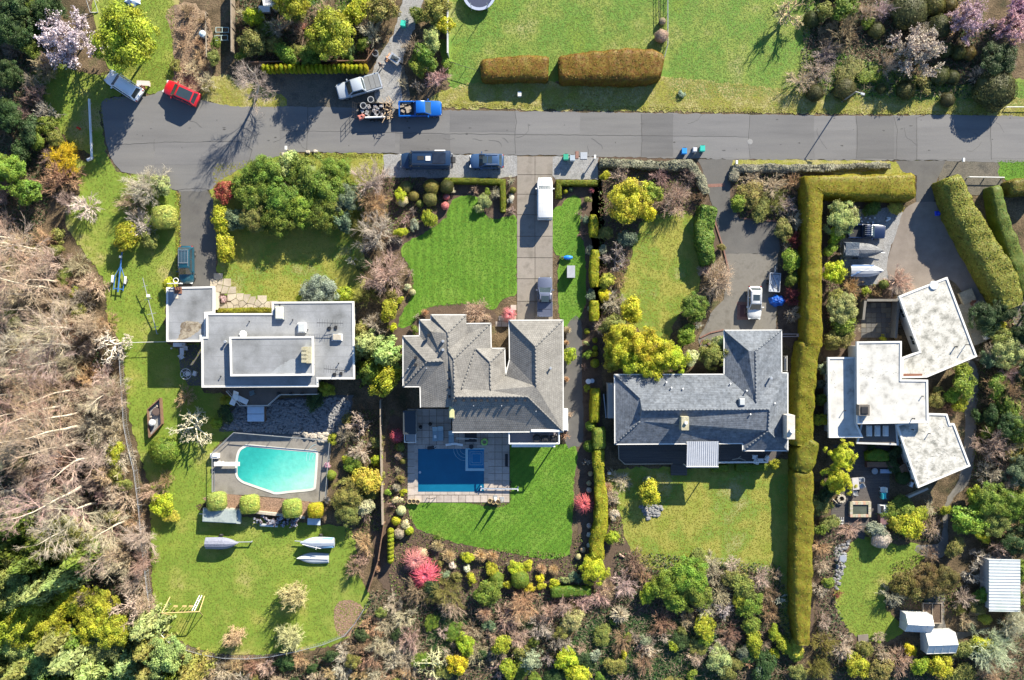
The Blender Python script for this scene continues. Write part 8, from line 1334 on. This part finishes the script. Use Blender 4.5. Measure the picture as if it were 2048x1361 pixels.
t = th('grill_cart', 'white grill cart with side panel on the terrace right edge', 'barbecue', 1765, 1017); MB().box((0, 0, .5), (1.3, 1.1, .9)).build('cabinet', M_WHITE, t); MB().box((-.45, .1, .98), (.35, .8, .06)).box((-.45, -.2, 1.03), (.25, .2, .06)).build('burner', M_DARK, t); solo('brown_storage_box', 'brown lidded box below the white grill cart', 'storage box', MB().box((0, 0, .45), (1.0, 1.05, .9)).box((0, 0, .93), (1.08, 1.12, .07)), plain('brown_lid', (.16, .09, .09), .7), loc=G(1763, 1037)); solo('white_bucket', 'white pot at the foot of the brown lidded box', 'pot', MB().tube((0, 0, 0), (0, 0, .4), .2, .25, 10).tube((0, 0, .4), (0, 0, .42), .2, .2, 10), M_WHITE, loc=G(1766, 1050)); t = th('brown_planter', 'long brown planter box holding the domed hedge', 'planter', 1755, 928); MB().box((0, 0, .4), (3.2, .7, .8)).build('planter_box', plain('brown_planter_box', (.10, .05, .05), .8), t); MB().box((0, .05, .83), (3.3, .6, .06)).build('rim', M_TIMBER, t); solo('terrace_bench', 'pale blue-grey bench in front of the brown planter', 'bench', MB().box((0, 0, .42), (1.4, .5, .08)).box((-.55, 0, .2), (.1, .4, .4)).box((.55, 0, .2), (.1, .4, .4)), plain('blue_grey_bench', (.26, .32, .42), .6), loc=G(1769, 942)); solo('garden_tub', 'oval dark tub left of the pale blue-grey bench', 'tub', MB().tube((0, 0, 0), (0, 0, .4), .3, .4, 12).tube((0, 0, .4), (0, 0, .42), .35, .35, 12), M_GREY, loc=G(1747, 942)); t = th('garden_stairs', 'dark timber stairs down beside the lower white roof block', 'stairs', 1808, 948, 57)
for k in range(8): MB().box((-1.4 + .34 * k, 0, 1.3 - .15 * k), (.28, .9, .06)).build('step', M_TIMBER, t)
for s in (-1, 1): MB().box((-.2, s * .48, .75), (2.9, .06, .16)).build('stringer', M_TIMBER, t)
chair('white chair at the foot of the garden stairs', 1819, 968, 20, M_WHITE); solo('retaining_rail', 'pale slanting garden wall below the lower white roof block', 'wall', MB().box((0, 0, .4), (2.6, .2, .8), .42).box((0, 0, .82), (2.7, .28, .06), .42), M_STONE, loc=G(1830, 984))
t = th('court_wall', 'low pale courtyard wall enclosing the shaded court', 'wall', 1752, 640)
for x0, y0, x1, y1 in ((1724, 602, 1790, 602), (1786, 604, 1780, 676), (1720, 604, 1716, 640)): a, b = G(x0, y0), G(x1, y1); c = (a + b) / 2 - G(1752, 640); MB().box((c.x, c.y, .8), ((b - a).length, .22, 1.6), math.atan2(b.y - a.y, b.x - a.x)).build('wall_panel', M_CONC, t); MB().box((c.x, c.y, 1.63), ((b - a).length + .1, .30, .06), math.atan2(b.y - a.y, b.x - a.x)).build('coping', M_CONC, t)
slab_field('court_paving', [(1722 + 10 * i, 606 + 10 * j, 1732 + 10 * i, 616 + 10 * j) for i in range(6) for j in range(7)], [M_ASPHD, mk('damp_paver', [(.12, .11, .09), (.2, .18, .14)], .8, .9, .2)], -.02)
t = th('patio_steps', 'broken concrete terrace and steps on the right of the angled white roof', 'terrace', 1945, 640, -22)
for x, y, dx, dy, h in ((0, .2, 2.2, 4.4, .25), (.3, 3.0, 1.7, 1.5, .45), (.2, -2.2, 2.6, 1.6, .35), (1.3, .5, .7, 1.6, .5)): MB().box((x, y, h / 2), (dx, dy, h), .02).build('slab', mk('olive_concrete', [(.24, .21, .15), (.36, .32, .24)], 1, .9, .25, 6, .3), t)
for k in range(6): MB().box((.9 + .1 * k, 1.9 - .28 * k, .6), (.9, .12, .1), .3 + .05 * k).build('loose_plank', M_WOOD, t)
solo('white_cabinet', 'white cabinet standing on the broken concrete terrace', 'cabinet', MB().box((0, 0, .45), (1.0, .6, .9), .35).box((0, 0, .93), (1.05, .65, .06), .35), M_WHITE, loc=G(1970, 672)); solo('rust_frame', 'rusty folded chair on the upper concrete terrace', 'chair', MB().box((0, 0, .35), (.7, .4, .08), .8).tube((-.3, 0, 0), (.3, .3, .6), .04).tube((.3, -.1, 0), (-.2, .3, .6), .04), M_RUST, loc=G(1943, 606))
t = th('corrugated_shed', 'pale corrugated metal roofed shed at the lower right', 'shed', 1986, 1160); MB().box((0, 0, 1.15), (3.3, 6.0, 2.3)).build('wall', M_WALLG, t); rm = MB(); nn = 17
for k in range(nn):
    y = -3.2 + 6.4 * k / nn; MB().add([(-1.85, y, 2.42), (1.85, y, 2.62), (1.85, y + 6.4 / nn * .55, 2.62), (-1.85, y + 6.4 / nn * .55, 2.42), (-1.85, y + 6.4 / nn * .62, 2.46), (1.85, y + 6.4 / nn * .62, 2.66), (1.85, y + 6.4 / nn * .93, 2.66), (-1.85, y + 6.4 / nn * .93, 2.46), (-1.85, y + 6.4 / nn, 2.42), (1.85, y + 6.4 / nn, 2.62)], [(0, 1, 2, 3), (3, 2, 5, 4), (4, 5, 6, 7), (7, 6, 9, 8)]).build('roof_sheet', mk('pale_corrugated', [(.38, .42, .43), (.46, .49, .50), (.36, .43, .40)], .5, .5, .06, 5), t)
def greenhouse(label, px, py, L, W, ang):
    t = th('greenhouse', label, 'greenhouse', px, py, ang); h, rz = 1.7, 2.4; m = MB(); g_ = plain('greenhouse_glazing', (.44, .46, .47), .3, 0, .5)
    for a in np.linspace(-L / 2, L / 2, 5):
        for s in (-1, 1): m.tube((a, s * W / 2, 0), (a, s * W / 2, h), .035); m.tube((a, s * W / 2, h), (a, 0, rz), .035)
    m.tube((-L / 2, 0, rz), (L / 2, 0, rz), .045); 
    for s in (-1, 1): m.tube((-L / 2, s * W / 2, h), (L / 2, s * W / 2, h), .045)
    m.tube((-L / 2, 0, 0), (-L / 2, 0, rz), .035); m.build('frame', M_TRIM, t)
    for k in range(4):
        a, b = -L / 2 + L * k / 4 + .04, -L / 2 + L * (k + 1) / 4 - .04
        for s in (-1, 1): MB().add([(a, s * (W / 2 + .01), h), (b, s * (W / 2 + .01), h), (b, s * .03, rz + .02), (a, s * .03, rz + .02)], [(0, 1, 2, 3)]).build('roof_pane', g_, t); MB().add([(a, s * (W / 2 - .01), .1), (b, s * (W / 2 - .01), .1), (b, s * (W / 2 - .01), h), (a, s * (W / 2 - .01), h)], [(0, 1, 2, 3)]).build('side_pane', g_, t)
    for e in (-1, 1):
        for s in (-1, 1): MB().add([(e * L / 2, s * .05, .1), (e * L / 2, s * (W / 2 - .05), .1), (e * L / 2, s * (W / 2 - .05), h), (e * L / 2, s * .05, rz - .1)], [(0, 1, 2, 3)]).build('end_pane', g_, t)
greenhouse('smaller white glazed greenhouse by the curved olive shrubs', 1824, 1238, 3.2, 2.1, 3); greenhouse('larger white glazed greenhouse nearer the bottom edge', 1868, 1277, 3.6, 2.5, -2)
t = th('bird_bath', 'pale stone bird bath in the gravel border of the right lawn', 'bird bath', 1681, 1114); MB().tube((0, 0, 0), (0, 0, .7), .15, .1, 10).build('pedestal', M_GALV, t); MB().tube((0, 0, .7), (0, 0, .85), .25, .45, 14).tube((0, 0, .85), (0, 0, .87), .38, .38, 14).build('bowl', M_GALV, t); rocks('border_stones', [(1668, 1095), (1700, 1080), (1690, 1130), (1676, 1180), (1664, 1170), (1672, 1130)], 160, .1, .28, M_ROCK, 15)
t = th('raised_beds', 'timber raised vegetable bed between the greenhouses and olive shrubs', 'raised bed', 1862, 1225); MB().box((0, 0, .15), (2.2, 2.4, .3)).build('soil', M_SOIL, t)
for x, y, dx, dy in ((-1.15, 0, .1, 2.6), (1.15, 0, .1, 2.6), (0, 1.25, 2.2, .1), (0, -1.25, 2.2, .1), (0, 0, .08, 2.4)): MB().box((x, y, .2), (dx, dy, .4)).build('timber_edge', M_WOOD, t)
solo('gravel_stepper', 'pale stepping slab by the lower bushes near the tapering hedge end', 'slab', MB().box((0, 0, .05), (1.3, 2.2, .1), .1).box((.1, -1.3, .05), (1.0, .6, .1), .2), M_CONCB, loc=G(1727, 1287))
for k, (px, py) in enumerate(((1720, 437), (1730, 436), (1738, 438), (1748, 437), (1722, 444), (1734, 446), (1744, 446))): solo('paint_tin', ('first', 'second', 'third', 'fourth')[k % 4] + (' white pot from the left in the upper row above the dark jeep truck' if k < 4 else ' white pot from the left in the lower row above the dark jeep truck'), 'pot', MB().tube((0, 0, 0), (0, 0, .3), .09, .11, 8).tube((0, 0, .3), (0, 0, .32), .09, .09, 8), M_WHITE, 'white pots above the jeep truck', loc=G(px, py))
solo('white_plastic_chair', 'white plastic object at the right end of the pot rows', 'pot', MB().box((0, 0, .2), (.5, .2, .3), .5).box((.1, .25, .2), (.45, .15, .3), -.2).tube((0, 0, .3), (.2, .2, .4), .08), M_WHITE, loc=G(1774, 441)); solo('driveway_stone', 'small white slab alone on the shaded last driveway', 'slab', MB().box((0, 0, .06), (.45, .3, .1), .3, .9).box((.05, 0, .13), (.3, .2, .05), .3), M_WHITE, loc=G(1936, 523))
for k, (px, py, lb) in enumerate(((1913, 437, 'rounded rock at the hedge foot, first from the top of the row'), (1919, 449, 'rounded rock at the hedge foot, second from the top of the row'), (1918, 461, 'rounded rock at the hedge foot, third from the top of the row'), (1917, 476, 'rounded rock at the hedge foot, fourth from the top of the row'))): solo('edge_rock', lb, 'rock', MB().loft([[(.35 * f * math.cos(6.283 * i / 7), .3 * f * math.sin(6.283 * i / 7), z_) for i in range(7)] for f, z_ in ((1, 0), (.9, .22), (.45, .35))]), M_ROCK, loc=G(px, py))
